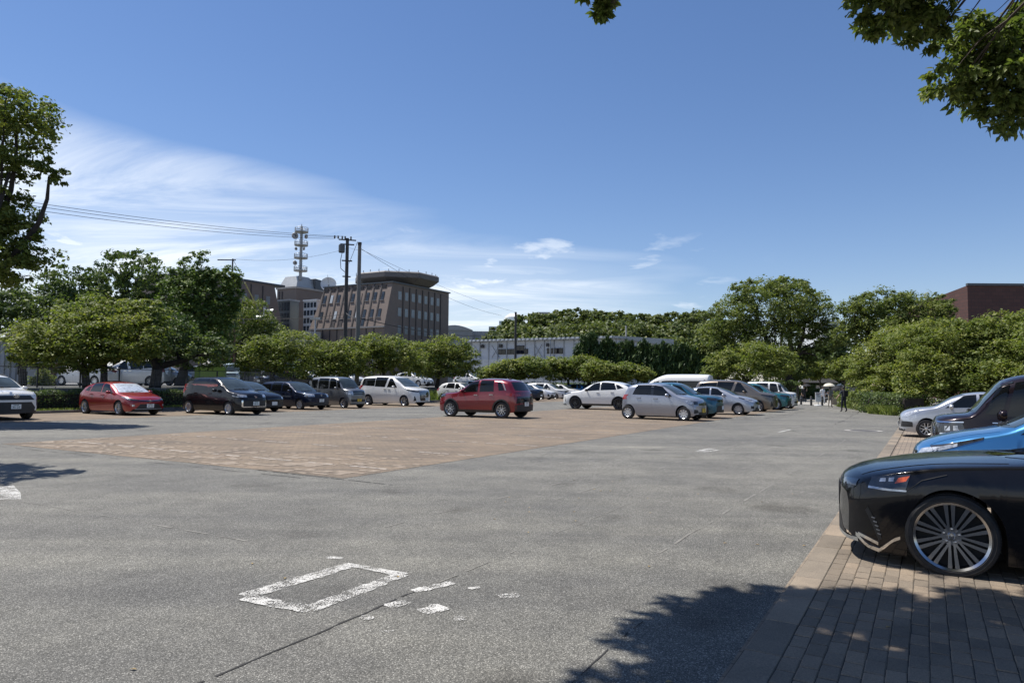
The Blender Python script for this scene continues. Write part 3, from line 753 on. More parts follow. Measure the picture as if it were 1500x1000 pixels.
def place(o, a, b, rz, scale=1.0, z=0.0):
    p = lot(a, b, z); o.location = p; o.rotation_euler = (0, 0, rz); o.scale = (scale,) * 3; return o
# ------------------------------------------------------------------ car shapes (metres; s runs from the front bumper back)
def tails(L, z0, z1, w, sl=.28):
    return [('tail_light', 'tail', 's', [(L - sl, z0), (L - .05, z0)], [(L - sl * .8, z1), (L - .06, z1)]), ('tail_light', 'tail', 'r', [(w - .26, z0), (w - .04, z0)], [(w - .2, z1), (w - .05, z1)])]
C = {}
C['suv_large'] = dict(L=4.6, W=1.855, H=1.685, wb=2.69, fo=.95, R=.355, rr=.23, clr=.25, tw=.225, tum=.30,
    top=[(0, .80), (.05, .95), (.18, 1.04), (.6, 1.10), (1.15, 1.15), (1.55, 1.40), (1.95, 1.60), (2.5, 1.685), (3.3, 1.665), (4.0, 1.57), (4.35, 1.25), (4.52, 1.05), (4.6, .85)],
    belt=[(0, .80), (.5, .95), (1.2, 1.06), (4.0, 1.14), (4.6, 1.0)], screen=(1.17, 1.57, .74, .60), rscreen=(1.16, 1.5, .62, .52),
    doors=[dict(span=(1.35, 2.45), win=(1.50, 1.98, 2.42, 2.42)), dict(span=(2.47, 3.35), win=(2.50, 2.50, 3.40, 3.30))], quarters=[([(3.48, 1.17), (3.95, 1.2)], [(3.40, 1.47), (3.75, 1.45)])],
    mirror=(1.62, 1.13), clad=.07, rails=(2.1, 3.9), plate_f=.50,
    lamps=[('headlight', 'lamp', 's', [(.16, .88), (.62, .98)], [(.14, .98), (.6, 1.04)]), ('headlight', 'lamp', 'f', [(.66, .88), (.86, .90)], [(.64, .98), (.84, .99)]), ('fog_lamp', 'trim', 'f', [(.74, .52), (.84, .52)], [(.76, .76), (.85, .74)])] + tails(4.6, .98, 1.1, .9),
    face=[('upper_grille', 'trim', 'f', [(0, .74), (.66, .74)], [(0, .90), (.5, .90)]), ('lower_grille', 'trim', 'f', [(0, .28), (.84, .28)], [(0, .66), (.55, .66)]), ('bumper_bar', 'body', 'f', [(0, .66), (.62, .66)], [(0, .73), (.70, .73)], .02), ('skid_plate', 'trim', 'f', [(0, .25), (.84, .27)], [(0, .30), (.86, .34)], .02)], emblem=(.88, 1.15))
C['hatch_sport'] = dict(L=4.28, W=1.76, H=1.46, wb=2.60, fo=.94, R=.315, rr=.215, clr=.18, tum=.30,
    top=[(0, .58), (.06, .70), (.2, .78), (.6, .89), (1.05, .98), (1.6, 1.25), (2.05, 1.42), (2.5, 1.46), (3.2, 1.42), (3.7, 1.31), (4.05, 1.0), (4.2, .9), (4.28, .7)],
    belt=[(0, .58), (.5, .76), (1.1, .89), (3.5, .99), (4.28, .9)], screen=(1.0, 1.38, .70, .56), rscreen=(1.02, 1.27, .56, .46),
    doors=[dict(span=(1.3, 2.3), win=(1.42, 1.95, 2.28, 2.28)), dict(span=(2.32, 3.15), win=(2.36, 2.36, 3.2, 3.05))], quarters=[([(3.28, 1.02), (3.6, 1.06)], [(3.2, 1.24), (3.4, 1.22)])],
    mirror=(1.55, .97), plate_f=.42,
    lamps=[('headlight', 'lamp', 's', [(.14, .66), (.75, .80)], [(.2, .74), (.75, .83)]), ('headlight', 'lamp_dark', 'f', [(.44, .62), (.78, .66)], [(.42, .67), (.76, .75)]), ('fog_lamp', 'lamp', 'f', [(.63, .40), (.72, .40)], [(.63, .48), (.72, .48)])] + tails(4.28, .82, .97, .85),
    face=[('upper_grille', 'gloss_black', 'f', [(0, .58), (.46, .63)], [(0, .64), (.46, .67)]), ('grille_bar', 'chrome', 'f', [(0, .63), (.44, .665)], [(0, .645), (.44, .675)], .012), ('lower_grille', 'trim', 'f', [(0, .29), (.60, .29)], [(0, .50), (.42, .50)]), ('bumper_strip', 'steel', 'f', [(0, .27), (.62, .27)], [(0, .295), (.62, .295)], .015)], emblem=(.625, .8), rails=None)
C['hatch_small'] = dict(L=4.1, W=1.695, H=1.52, wb=2.6, fo=.83, R=.30, rr=.19, clr=.17, tum=.26,
    top=[(0, .62), (.05, .74), (.2, .83), (.6, .95), (1.0, 1.03), (1.6, 1.33), (2.0, 1.47), (2.5, 1.52), (3.1, 1.50), (3.6, 1.40), (3.9, 1.1), (4.04, .95), (4.1, .75)],
    belt=[(0, .62), (.5, .80), (1.1, .92), (3.4, 1.04), (4.1, .92)], screen=(1.05, 1.44, .68, .56), rscreen=(1.06, 1.36, .55, .46),
    doors=[dict(span=(1.35, 2.25), win=(1.62, 1.95, 2.22, 2.22)), dict(span=(2.27, 3.05), win=(2.3, 2.3, 3.1, 2.95))], quarters=[([(1.22, .97), (1.56, .98)], [(1.5, 1.16), (1.58, 1.16)]), ([(3.18, 1.06), (3.42, 1.1)], [(3.08, 1.3), (3.2, 1.28)])],
    mirror=(1.68, 1.0), plate_f=.42,
    lamps=[('headlight', 'lamp_dark', 's', [(.12, .68), (.80, .88)], [(.14, .77), (.82, .915)]), ('headlight_unit', 'lamp', 's', [(.20, .715), (.46, .785)], [(.22, .765), (.47, .825)]), ('headlight', 'lamp', 'f', [(.50, .62), (.76, .66)], [(.52, .72), (.74, .77)]), ('fog_lamp', 'trim', 'f', [(.58, .32), (.74, .34)], [(.6, .46), (.74, .48)])] + tails(4.1, .84, 1.06, .82),
    face=[('upper_grille', 'gloss_black', 'f', [(0, .54), (.40, .56)], [(0, .68), (.42, .68)]), ('lower_grille', 'trim', 'f', [(0, .24), (.52, .26)], [(0, .40), (.46, .40)])])
C['hatch_round'] = dict(C['hatch_small'], L=3.84, W=1.695, H=1.5, wb=2.45, fo=.80, R=.30, clr=.16,
    top=[(0, .60), (.05, .75), (.2, .86), (.55, .96), (.95, 1.01), (1.55, 1.34), (1.95, 1.46), (2.4, 1.5), (3.0, 1.47), (3.45, 1.36), (3.7, 1.05), (3.8, .9), (3.84, .72)],
    belt=[(0, .60), (.5, .82), (1.1, .93), (3.2, 1.0), (3.84, .9)], screen=(1.03, 1.42, .68, .58), rscreen=(1.06, 1.33, .55, .46),
    doors=[dict(span=(1.25, 2.2), win=(1.34, 1.85, 2.18, 2.18)), dict(span=(2.22, 2.95), win=(2.26, 2.26, 2.95, 2.8))], quarters=[], mirror=(1.5, 1.0), mirror_mat=None,
    lamps=[('headlight', 'lamp', 's', [(.10, .66), (.58, .83)], [(.12, .78), (.56, .92)]), ('headlight', 'lamp', 'f', [(.56, .64), (.76, .68)], [(.54, .76), (.74, .80)]), ('fog_lamp', 'trim', 'f', [(.52, .34), (.76, .34)], [(.6, .52), (.76, .52)]), ('fog_lamp', 'trim', 's', [(.12, .34), (.32, .34)], [(.12, .52), (.30, .50)])] + tails(3.84, .8, 1.0, .82), face=[('upper_grille', 'gloss_black', 'f', [(0, .40), (.46, .42)], [(0, .62), (.46, .62)]), ('lower_lip', 'trim', 'f', [(0, .2), (.7, .2)], [(0, .27), (.7, .27)])])
C['hatch_wedge'] = dict(C['hatch_small'], L=4.0, W=1.695, H=1.445, wb=2.55, fo=.83, R=.295,
    top=[(0, .58), (.06, .72), (.25, .83), (.6, .94), (.95, 1.0), (1.5, 1.25), (2.0, 1.40), (2.4, 1.445), (3.0, 1.40), (3.5, 1.28), (3.85, 1.0), (3.95, .88), (4.0, .7)],
    belt=[(0, .58), (.5, .78), (1.1, .90), (3.4, 1.02), (4.0, .9)], screen=(1.02, 1.37, .68, .55), rscreen=(1.02, 1.26, .55, .45),
    doors=[dict(span=(1.3, 2.25), win=(1.4, 1.9, 2.22, 2.22)), dict(span=(2.27, 3.05), win=(2.3, 2.3, 3.05, 2.95))], quarters=[([(3.12, 1.06), (3.35, 1.1)], [(3.05, 1.22), (3.2, 1.2)])], mirror=(1.55, .98))
C['hatch_kei'] = dict(L=3.395, W=1.475, H=1.5, wb=2.455, fo=.56, R=.285, rr=.185, clr=.17, tum=.20, tw=.16, bowF=.16,
    top=[(0, .62), (.04, .78), (.14, .88), (.45, .97), (.72, 1.02), (1.2, 1.28), (1.6, 1.45), (2.0, 1.5), (2.6, 1.485), (3.05, 1.40), (3.26, 1.12), (3.36, .9), (3.395, .7)],
    belt=[(0, .62), (.5, .86), (.9, .93), (2.9, .99), (3.395, .9)], screen=(1.04, 1.42, .60, .52), rscreen=(1.0, 1.36, .5, .42),
    doors=[dict(span=(.98, 1.9), win=(1.05, 1.5, 1.86, 1.86)), dict(span=(1.94, 2.65), win=(1.98, 1.98, 2.82, 2.62))], quarters=[], mirror=(1.2, .99), plate_f=.42,
    lamps=[('headlight', 'lamp', 's', [(.08, .64), (.42, .76)], [(.08, .78), (.42, .85)]), ('headlight', 'lamp_dark', 'f', [(.44, .64), (.66, .66)], [(.42, .76), (.64, .80)]), ('fog_lamp', 'trim', 'f', [(.4, .32), (.62, .3)], [(.46, .44), (.62, .46)])] + tails(3.395, .82, 1.02, .72),
    face=[('upper_grille', 'trim', 'f', [(0, .60), (.40, .62)], [(0, .70), (.40, .70)]), ('grille_bar', 'chrome', 'f', [(0, .64), (.40, .65)], [(0, .665), (.40, .675)], .012), ('lower_grille', 'trim', 'f', [(0, .24), (.4, .25)], [(0, .36), (.38, .36)])], pillar=[(1.86, 1.98)])
C['minivan_small'] = dict(L=4.26, W=1.695, H=1.695, wb=2.75, fo=.80, R=.30, rr=.20, clr=.17, tum=.17,
    top=[(0, .66), (.05, .84), (.16, .95), (.5, 1.03), (.85, 1.10), (1.4, 1.42), (1.8, 1.62), (2.2, 1.69), (3.2, 1.685), (3.95, 1.60), (4.12, 1.3), (4.22, 1.0), (4.26, .75)],
    belt=[(0, .66), (.5, .90), (1.1, 1.0), (3.9, 1.06), (4.26, .95)], screen=(1.12, 1.58, .70, .60), rscreen=(1.08, 1.52, .6, .55),
    doors=[dict(span=(1.3, 2.2), win=(1.62, 1.9, 2.16, 2.16)), dict(span=(2.22, 3.2), win=(2.34, 2.34, 3.14, 3.1))], quarters=[([(1.15, 1.05), (1.54, 1.05)], [(1.48, 1.28), (1.60, 1.28)]), ([(3.36, 1.12), (3.98, 1.14)], [(3.34, 1.5), (3.85, 1.46)])],
    mirror=(1.6, 1.06), plate_f=.52,
    lamps=[('headlight', 'lamp_dark', 's', [(.10, .80), (.56, .86)], [(.12, .92), (.50, .96)]), ('headlight', 'lamp', 'f', [(.42, .78), (.74, .80)], [(.42, .88), (.72, .92)]), ('headlight_bar', 'lamp', 's', [(.10, .79), (.52, .83)], [(.10, .815), (.52, .85)]), ('grille_surround', 'chrome', 'f', [(.60, .38), (.66, .38)], [(.60, .66), (.66, .66)])] + tails(4.26, .95, 1.35, .82, .14),
    face=[('upper_grille', 'trim', 'f', [(0, .66), (.42, .67)], [(0, .76), (.40, .77)]), ('lower_grille', 'trim', 'f', [(0, .40), (.6, .40)], [(0, .64), (.6, .64)]), ('grille_lip', 'chrome', 'f', [(0, .355), (.62, .355)], [(0, .385), (.64, .385)], .012)], emblem=(.80, .75), antenna=3.7)
C['wagon'] = dict(L=4.245, W=1.69, H=1.525, wb=2.55, fo=.78, R=.29, rr=.19, clr=.17, tum=.18, tw=.16,
    top=[(0, .66), (.05, .80), (.16, .88), (.6, .94), (1.0, .98), (1.5, 1.28), (1.85, 1.46), (2.2, 1.52), (3.2, 1.52), (3.9, 1.49), (4.1, 1.2), (4.2, .95), (4.245, .75)],
    belt=[(0, .66), (.5, .84), (1.1, .93), (3.9, .97), (4.245, .92)], screen=(1.0, 1.44, .70, .60), rscreen=(1.0, 1.4, .6, .55),
    doors=[dict(span=(1.25, 2.2), win=(1.36, 1.75, 2.16, 2.16)), dict(span=(2.24, 3.05), win=(2.28, 2.28, 3.0, 2.95))], quarters=[([(3.12, 1.0), (3.9, 1.02)], [(3.1, 1.36), (3.8, 1.34)])],
    mirror=(1.45, .97), plate_f=.50,
    lamps=[('headlight', 'lamp', 's', [(.08, .70), (.36, .72)], [(.10, .84), (.34, .87)]), ('headlight', 'lamp', 'f', [(.44, .70), (.76, .70)], [(.42, .82), (.74, .84)])] + tails(4.245, .75, 1.0, .82, .12),
    face=[('upper_grille', 'trim', 'f', [(0, .70), (.42, .70)], [(0, .78), (.42, .78)]), ('bumper', 'trim', 'f', [(0, .24), (.78, .26)], [(0, .40), (.78, .42)], .014)], emblem=(.80, .7))
C['van_kei'] = dict(L=3.395, W=1.475, H=1.79, wb=2.52, fo=.53, R=.28, rr=.18, clr=.16, tum=.09, tw=.16, bowF=.14,
    top=[(0, .72), (.03, .95), (.08, 1.04), (.3, 1.09), (.52, 1.12), (.80, 1.42), (1.05, 1.68), (1.4, 1.77), (2.2, 1.79), (3.1, 1.76), (3.28, 1.5), (3.36, 1.0), (3.395, .75)],
    belt=[(0, .72), (.3, .98), (.8, 1.05), (3.2, 1.07), (3.395, 1.0)], screen=(1.14, 1.66, .63, .58), rscreen=(1.1, 1.62, .58, .54),
    doors=[dict(span=(.82, 1.66), win=(1.06, 1.2, 1.62, 1.62)), dict(span=(1.70, 2.55), win=(1.74, 1.74, 2.5, 2.48))], quarters=[([(.76, 1.12), (1.0, 1.12)], [(.94, 1.52), (1.12, 1.6)]), ([(2.62, 1.12), (3.18, 1.13)], [(2.60, 1.6), (3.12, 1.58)])],
    mirror=(1.0, 1.1), plate_f=.46, 
    lamps=[('headlight', 'lamp', 's', [(.06, .78), (.26, .80)], [(.06, .98), (.24, .99)]), ('headlight', 'lamp', 'f', [(.46, .76), (.68, .78)], [(.46, .96), (.66, .97)])] + tails(3.395, .85, 1.05, .72, .1),
    face=[('upper_grille', 'gloss_black', 'f', [(0, .86), (.44, .86)], [(0, .95), (.44, .95)]), ('grille_bar', 'trim', 'f', [(0, .76), (.42, .76)], [(0, .82), (.42, .82)]), ('lower_grille', 'trim', 'f', [(0, .36), (.6, .36)], [(0, .50), (.58, .50)]), ('bumper_strip', 'trim', 'f', [(0, .2), (.66, .21)], [(0, .26), (.66, .27)])])
C['van_kei_custom'] = dict(C['van_kei'], nst=44,
    lamps=[('headlight', 'lamp_dark', 's', [(.06, .78), (.44, .82)], [(.06, .94), (.40, .96)]), ('headlight_unit', 'lamp', 's', [(.12, .82), (.20, .83)], [(.12, .90), (.20, .905)]), ('headlight_unit', 'lamp', 's', [(.25, .835), (.33, .845)], [(.25, .91), (.32, .915)]), ('headlight', 'lamp_dark', 'f', [(.36, .78), (.68, .80)], [(.36, .94), (.66, .95)]), ('headlight_bar', 'chrome', 's', [(.05, .955), (.42, .965)], [(.05, .975), (.42, .985)]), ('headlight_bar', 'chrome', 's', [(.05, .765), (.42, .80)], [(.05, .785), (.42, .82)]), ('side_badge', 'chrome', 's', [(.86, .97), (1.0, .97)], [(.86, .985), (1.0, .985)])] + tails(3.395, .85, 1.05, .72, .1),
    face=[('upper_grille', 'gloss_black', 'f', [(0, .62), (.40, .62)], [(0, .95), (.40, .95)]), ('grille_bar', 'chrome', 'f', [(0, .76), (.40, .76)], [(0, .79), (.40, .79)], .012), ('lower_grille', 'trim', 'f', [(0, .26), (.6, .26)], [(0, .42), (.58, .42)])])
C['minivan_large'] = dict(L=4.945, W=1.85, H=1.95, wb=3.0, fo=.95, R=.34, rr=.235, clr=.18, tum=.15, tw=.22,
    top=[(0, .70), (.04, .95), (.14, 1.08), (.5, 1.16), (.85, 1.22), (1.5, 1.60), (1.95, 1.84), (2.4, 1.94), (3.4, 1.95), (4.55, 1.88), (4.78, 1.6), (4.9, 1.05), (4.945, .8)],
    belt=[(0, .70), (.4, 1.0), (1.0, 1.12), (2.2, 1.16), (4.6, 1.22), (4.945, 1.05)], screen=(1.24, 1.80, .76, .66), rscreen=(1.25, 1.74, .68, .6),
    doors=[dict(span=(1.4, 2.35), win=(1.55, 2.0, 2.40, 2.2)), dict(span=(2.38, 3.4), win=(2.58, 2.36, 3.42, 3.38), hfront=True)], quarters=[([(3.46, 1.25), (4.62, 1.30)], [(3.42, 1.78), (4.45, 1.74)])],
    mirror=(1.75, 1.2), plate_f=.46, chrome_handle=True, antenna=4.4,
    lamps=[('headlight', 'lamp_dark', 's', [(.10, .90), (.78, 1.02)], [(.14, 1.01), (.72, 1.07)]), ('headlight', 'lamp_dark', 'f', [(.50, .88), (.82, .90)], [(.50, .97), (.80, 1.00)]), ('fog_lamp', 'trim', 'f', [(.70, .36), (.82, .34)], [(.77, .64), (.80, .64)])] + tails(4.945, 1.0, 1.3, .9, .2),
    face=[('upper_grille', 'gloss_black', 'f', [(0, .34), (.40, .34)], [(0, 1.0), (.50, 1.0)])] + [('grille_bar', 'chrome', 'f', [(0, z), (.40 + .10 * (z - .34) / .66, z)], [(0, z + .025), (.40 + .10 * (z - .34) / .66, z + .025)], .014) for z in (.56, .68, .80, .92)], plate_y=.22)
C['suv_compact'] = dict(L=3.995, W=1.695, H=1.62, wb=2.525, fo=.77, R=.335, rr=.225, clr=.22, tum=.22, tw=.19,
    top=[(0, .72), (.04, .90), (.16, .98), (.55, 1.03), (1.0, 1.06), (1.5, 1.36), (1.85, 1.55), (2.3, 1.62), (3.0, 1.61), (3.5, 1.53), (3.78, 1.22), (3.92, 1.05), (3.995, .82)],
    belt=[(0, .72), (.5, .90), (1.05, .98), (3.4, 1.06), (3.995, 1.0)], screen=(1.08, 1.53, .68, .57), rscreen=(1.14, 1.47, .58, .50),
    doors=[dict(span=(1.25, 2.2), win=(1.30, 1.72, 2.12, 2.12)), dict(span=(2.22, 2.95), win=(2.22, 2.22, 2.90, 2.85))], quarters=[([(3.14, 1.12), (3.40, 1.14)], [(3.04, 1.46), (3.22, 1.44)])],
    mirror=(1.42, 1.05), clad=.06, plate_f=.48, chrome_handle=True, plate_r=.58,
    lamps=[('headlight', 'lamp_dark', 's', [(.06, .80), (.44, .86)], [(.08, .92), (.42, .95)]), ('headlight', 'lamp_dark', 'f', [(.48, .78), (.76, .80)], [(.48, .88), (.74, .92)]), ('tail_light', 'tail', 's', [(3.52, .94), (3.9, .88)], [(3.50, 1.02), (3.86, 1.03)]), ('tail_light', 'tail', 'r', [(.40, .92), (.80, .90)], [(.40, .98), (.78, 1.02)]), ('rear_quarter_trim', 'steel', 's', [(3.44, 1.14), (3.50, 1.13)], [(3.26, 1.44), (3.33, 1.43)])],
    face=[('upper_grille', 'gloss_black', 'f', [(0, .74), (.46, .76)], [(0, .84), (.46, .85)]), ('lower_grille', 'trim', 'f', [(0, .26), (.66, .28)], [(0, .58), (.54, .58)]), ('bumper', 'trim', 'r', [(0, .30), (.72, .30)], [(0, .60), (.74, .54)], .014), ('bumper_panel', 'gloss_black', 'r', [(0, .62), (.70, .62)], [(0, .88), (.62, .88)], .010)], emblem=(.86, .7), antenna=3.2)
C['suv_coupe'] = dict(L=4.89, W=1.895, H=1.71, wb=2.79, fo=.98, R=.37, rr=.255, clr=.24, tum=.30, tw=.235,
    top=[(0, .70), (.05, .90), (.2, 1.0), (.7, 1.08), (1.25, 1.14), (1.8, 1.45), (2.2, 1.62), (2.7, 1.70), (3.3, 1.66), (4.0, 1.50), (4.45, 1.24), (4.78, 1.06), (4.89, .85)],
    belt=[(0, .70), (.5, .92), (1.25, 1.03), (4.0, 1.16), (4.89, 1.05)], screen=(1.16, 1.58, .76, .60), rscreen=(1.2, 1.50, .62, .52),
    doors=[dict(span=(1.5, 2.6), win=(1.6, 2.15, 2.56, 2.56)), dict(span=(2.62, 3.5), win=(2.62, 2.62, 3.62, 3.45))], quarters=[([(3.68, 1.22), (4.05, 1.30)], [(3.55, 1.50), (3.75, 1.46)])],
    mirror=(1.75, 1.13), clad=.035, plate_f=.5, mirror_mat=M['trim'],
    lamps=[('headlight', 'lamp_dark', 's', [(.14, .86), (.66, .97)], [(.16, .94), (.64, 1.01)]), ('headlight', 'lamp_dark', 'f', [(.52, .82), (.84, .86)], [(.52, .90), (.82, .95)]), ('fog_lamp', 'trim', 's', [(.16, .48), (.22, .46)], [(.12, .74), (.16, .74)])] + tails(4.89, 1.0, 1.12, .92, .4),
    face=[('spindle_grille', 'gloss_black', 'f', [(0, .30), (.52, .30)], [(0, .64), (.30, .64)]), ('spindle_grille', 'gloss_black', 'f', [(0, .64), (.30, .64)], [(0, .90), (.44, .90)]), ('front_lip', 'trim', 'f', [(0, .24), (.82, .24)], [(0, .30), (.84, .30)], .015)])
C['van_large'] = dict(L=5.38, W=1.88, H=2.285, wb=3.11, fo=.95, R=.34, rr=.21, clr=.2, tum=.10, tw=.2, bowF=.2,
    top=[(0, .75), (.03, 1.0), (.10, 1.12), (.35, 1.22), (.9, 1.75), (1.25, 1.98), (1.7, 2.18), (2.1, 2.27), (3.4, 2.285), (5.15, 2.26), (5.25, 1.9), (5.33, 1.1), (5.38, .8)],
    belt=[(0, .75), (.35, 1.12), (.8, 1.2), (5.2, 1.22), (5.38, 1.1)], screen=(1.26, 1.85, .76, .70), rscreen=(1.3, 1.9, .72, .68),
    doors=[dict(span=(.75, 1.65), win=(.66, 1.22, 1.6, 1.6), gt=.62), dict(span=(1.75, 2.95), win=(1.8, 1.8, 2.95, 2.95), gt=.56)], quarters=[([(2.98, 1.27), (5.1, 1.27)], [(2.98, 1.80), (5.06, 1.80)])],
    mirror=(.95, 1.3), plate_f=.5,
    lamps=[('headlight', 'lamp', 's', [(.06, .8), (.3, .86)], [(.06, .98), (.28, 1.02)]), ('headlight', 'lamp', 'f', [(.5, .78), (.84, .8)], [(.5, .94), (.82, .98)])] + tails(5.38, .9, 1.3, .92, .1),
    face=[('upper_grille', 'trim', 'f', [(0, .78), (.48, .78)], [(0, .94), (.48, .94)]), ('lower_grille', 'trim', 'f', [(0, .34), (.5, .34)], [(0, .46), (.5, .46)])])
C['liftback'] = dict(C['hatch_wedge'], L=4.5, W=1.76, H=1.47, wb=2.70, fo=.95, R=.315, rr=.215, clr=.16,
    top=[(0, .56), (.05, .68), (.2, .77), (.6, .89), (1.1, .99), (1.7, 1.27), (2.2, 1.43), (2.6, 1.47), (3.2, 1.43), (3.8, 1.30), (4.3, 1.08), (4.42, .95), (4.5, .75)],
    belt=[(0, .56), (.5, .76), (1.2, .90), (3.8, 1.03), (4.5, .95)], screen=(1.01, 1.39, .70, .56), rscreen=(1.12, 1.30, .6, .48),
    doors=[dict(span=(1.4, 2.4), win=(1.52, 2.05, 2.36, 2.36)), dict(span=(2.42, 3.3), win=(2.44, 2.44, 3.4, 3.2))], quarters=[], mirror=(1.65, .97), mirror_mat=None,
    lamps=[('headlight', 'lamp', 's', [(.14, .68), (.6, .82)], [(.16, .74), (.6, .86)]), ('headlight', 'lamp', 'f', [(.50, .62), (.78, .66)], [(.48, .68), (.76, .74)]), ('fog_lamp', 'trim', 'f', [(.68, .3), (.8, .3)], [(.74, .54), (.8, .52)])] + tails(4.5, .85, 1.05, .86),
    face=[('upper_grille', 'gloss_black', 'f', [(0, .58), (.4, .6)], [(0, .64), (.4, .66)]), ('lower_grille', 'trim', 'f', [(0, .22), (.62, .24)], [(0, .48), (.5, .48)])])
C['sedan_lux'] = dict(L=5.235, W=1.90, H=1.45, wb=3.125, fo=.945, R=.350, rr=.286, clr=.125, tum=.34, tw=.245, gap=.045, bowF=.27, nst=110,
    lowt=np.array([0, .10, .26, .5, .72, .86, 1.0]), lowy=np.array([.90, .945, .965, .985, 1.0, .985, .93]),
    top=[(0, .67), (.02, .725), (.06, .775), (.2, .838), (.45, .895), (.9, .965), (1.3, 1.0), (1.65, 1.03), (1.85, 1.06), (2.5, 1.32), (2.95, 1.43), (3.4, 1.45), (3.9, 1.41), (4.6, 1.12), (5.0, 1.05), (5.18, .95), (5.235, .75)],
    belt=[(0, .62), (.12, .73), (.4, .825), (.9, .905), (1.7, .945), (4.2, .98), (5.235, .9)],
    plan=[(0, .74), (.04, .81), (.14, .885), (.4, .955), (.9, 1.0), (4.2, 1), (4.9, .95), (5.235, .84)],
    bot=[(0, .27), (.05, .21), (.14, .165), (.28, .13), (.5, .125), (.6, .13), (4.7, .17), (5.235, .32)],
    screen=(1.01, 1.38, .74, .56), rscreen=(1.12, 1.36, .66, .52),
    doors=[dict(span=(1.75, 2.85), win=(1.95, 2.55, 2.82, 2.82)), dict(span=(2.87, 3.8), win=(2.9, 2.9, 3.95, 3.75))], quarters=[], mirror=(2.0, 1.0), plate_f=.42,
    lamps=[('headlight', 'lamp_dark', 's', [(.17, .715), (.36, .708), (.54, .712)], [(.225, .797), (.40, .825), (.60, .846)]),
           ('headlight_bar', 'lamp', 's', [(.165, .698), (.36, .693), (.545, .697)], [(.175, .718), (.36, .711), (.55, .711)]),
           ('headlight_unit', 'lamp', 's', [(.285, .762), (.345, .768)], [(.30, .793), (.355, .80)]), ('headlight_unit', 'lamp', 's', [(.375, .770), (.425, .775)], [(.385, .803), (.44, .81)]),
           ('amber_reflector', 'amber', 's', [(.435, .758), (.55, .785)], [(.48, .808), (.592, .832)]),
           ('headlight', 'lamp_dark', 'f', [(.48, .69), (.74, .70)], [(.46, .74), (.72, .76)]),
           ('bumper_vent', 'trim', 's', [(.125, .50), (.21, .35), (.26, .24)], [(.15, .53), (.25, .38), (.295, .26)])]
    + [('vent_slat', 'steel', 's', [(0.185, 0.440), (0.220, 0.434)], [(0.187, 0.448), (0.222, 0.442)])]
    + [('vent_slat', 'steel', 's', [(0.203, 0.405), (0.238, 0.399)], [(0.205, 0.413), (0.240, 0.407)])]
    + [('vent_slat', 'steel', 's', [(0.220, 0.370), (0.255, 0.364)], [(0.222, 0.378), (0.257, 0.372)])]
    + [('vent_slat', 'steel', 's', [(0.235, 0.335), (0.270, 0.329)], [(0.237, 0.343), (0.272, 0.337)])]
    + [('vent_slat', 'steel', 's', [(0.248, 0.300), (0.283, 0.294)], [(0.250, 0.308), (0.285, 0.302)])]
    + [('chrome_strip', 'chrome', 's', [(.05, .25), (.146, .165), (.278, .132), (.40, .242), (.48, .276)], [(.05, .285), (.146, .192), (.275, .170), (.42, .282), (.48, .302)]),
           ('chrome_strip', 'chrome', 'f', [(.30, .215), (.60, .205), (.76, .20)], [(.30, .24), (.60, .236), (.76, .235)]),
           ('chrome_blade', 'chrome', 's', [(.06, .262), (.26, .198)], [(.07, .287), (.26, .226)]),
           ('bumper_seam', 'trim', 's', [(.55, .705), (.70, .80), (.92, .86)], [(.55, .711), (.70, .806), (.92, .866)])] + tails(5.235, .85, .98, .9, .5),
    face=[('spindle_grille', 'under', 'f', [(0, .22), (.56, .24)], [(0, .45), (.24, .45)]), ('spindle_grille', 'under', 'f', [(0, .45), (.24, .45)], [(0, .68), (.40, .68)])])
# ------------------------------------------------------------------ vegetation
def leaf_mat(name, dark, mid, light, trans=.4, gloss=.45):
    n = NT(name); g = n.N.new('ShaderNodeNewGeometry')
    pos = n.noise(g.outputs['Position'], .45, 3)
    c = n.ramp(g.outputs['Random Per Island'], [(0, dark), (.55, mid), (1, light)])
    c = n.mix(1.0, c, n.ramp(pos, [(.3, (.82, .82, .92)), (.7, (1.30, 1.10, 1.22))]), 'MULTIPLY')
    n.set('Base Color', c).set('Roughness', .55).set('Specular IOR Level', .28)
    t = n.N.new('ShaderNodeBsdfTranslucent'); mx = n.N.new('ShaderNodeMixShader'); mx.inputs[0].default_value = trans
    n.L.new(n.mix(1.0, c, (1.0, 1.1, .5), 'MULTIPLY'), t.inputs[0]); n.L.new(n.b.outputs[0], mx.inputs[1]); n.L.new(t.outputs[0], mx.inputs[2]); n.L.new(mx.outputs[0], n.o.inputs[0])
    return n.m
M['lf_camphor'] = leaf_mat('camphor_leaves', (0.079, 0.122, 0.029), (0.142, 0.196, 0.042), (0.217, 0.263, 0.062))
M['lf_camphor_far'] = leaf_mat('camphor_leaves_far', (0.083, 0.127, 0.035), (0.142, 0.196, 0.048), (0.208, 0.255, 0.068))
M['lf_cherry'] = leaf_mat('cherry_leaves', (0.100, 0.152, 0.035), (0.174, 0.230, 0.052), (0.258, 0.297, 0.081), .44)
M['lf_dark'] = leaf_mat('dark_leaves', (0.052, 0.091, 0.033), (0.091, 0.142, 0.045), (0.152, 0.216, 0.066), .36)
M['lf_conifer'] = leaf_mat('conifer_leaves', (0.059, 0.108, 0.029), (0.110, 0.185, 0.043), (0.182, 0.260, 0.061), .32)
M['lf_juniper'] = leaf_mat('juniper_leaves', (0.027, 0.057, 0.018), (0.046, 0.090, 0.024), (0.084, 0.139, 0.034), .15, .6)
M['lf_hill'] = leaf_mat('hill_leaves', (0.066, 0.102, 0.033), (0.117, 0.162, 0.045), (0.174, 0.213, 0.065), .32)
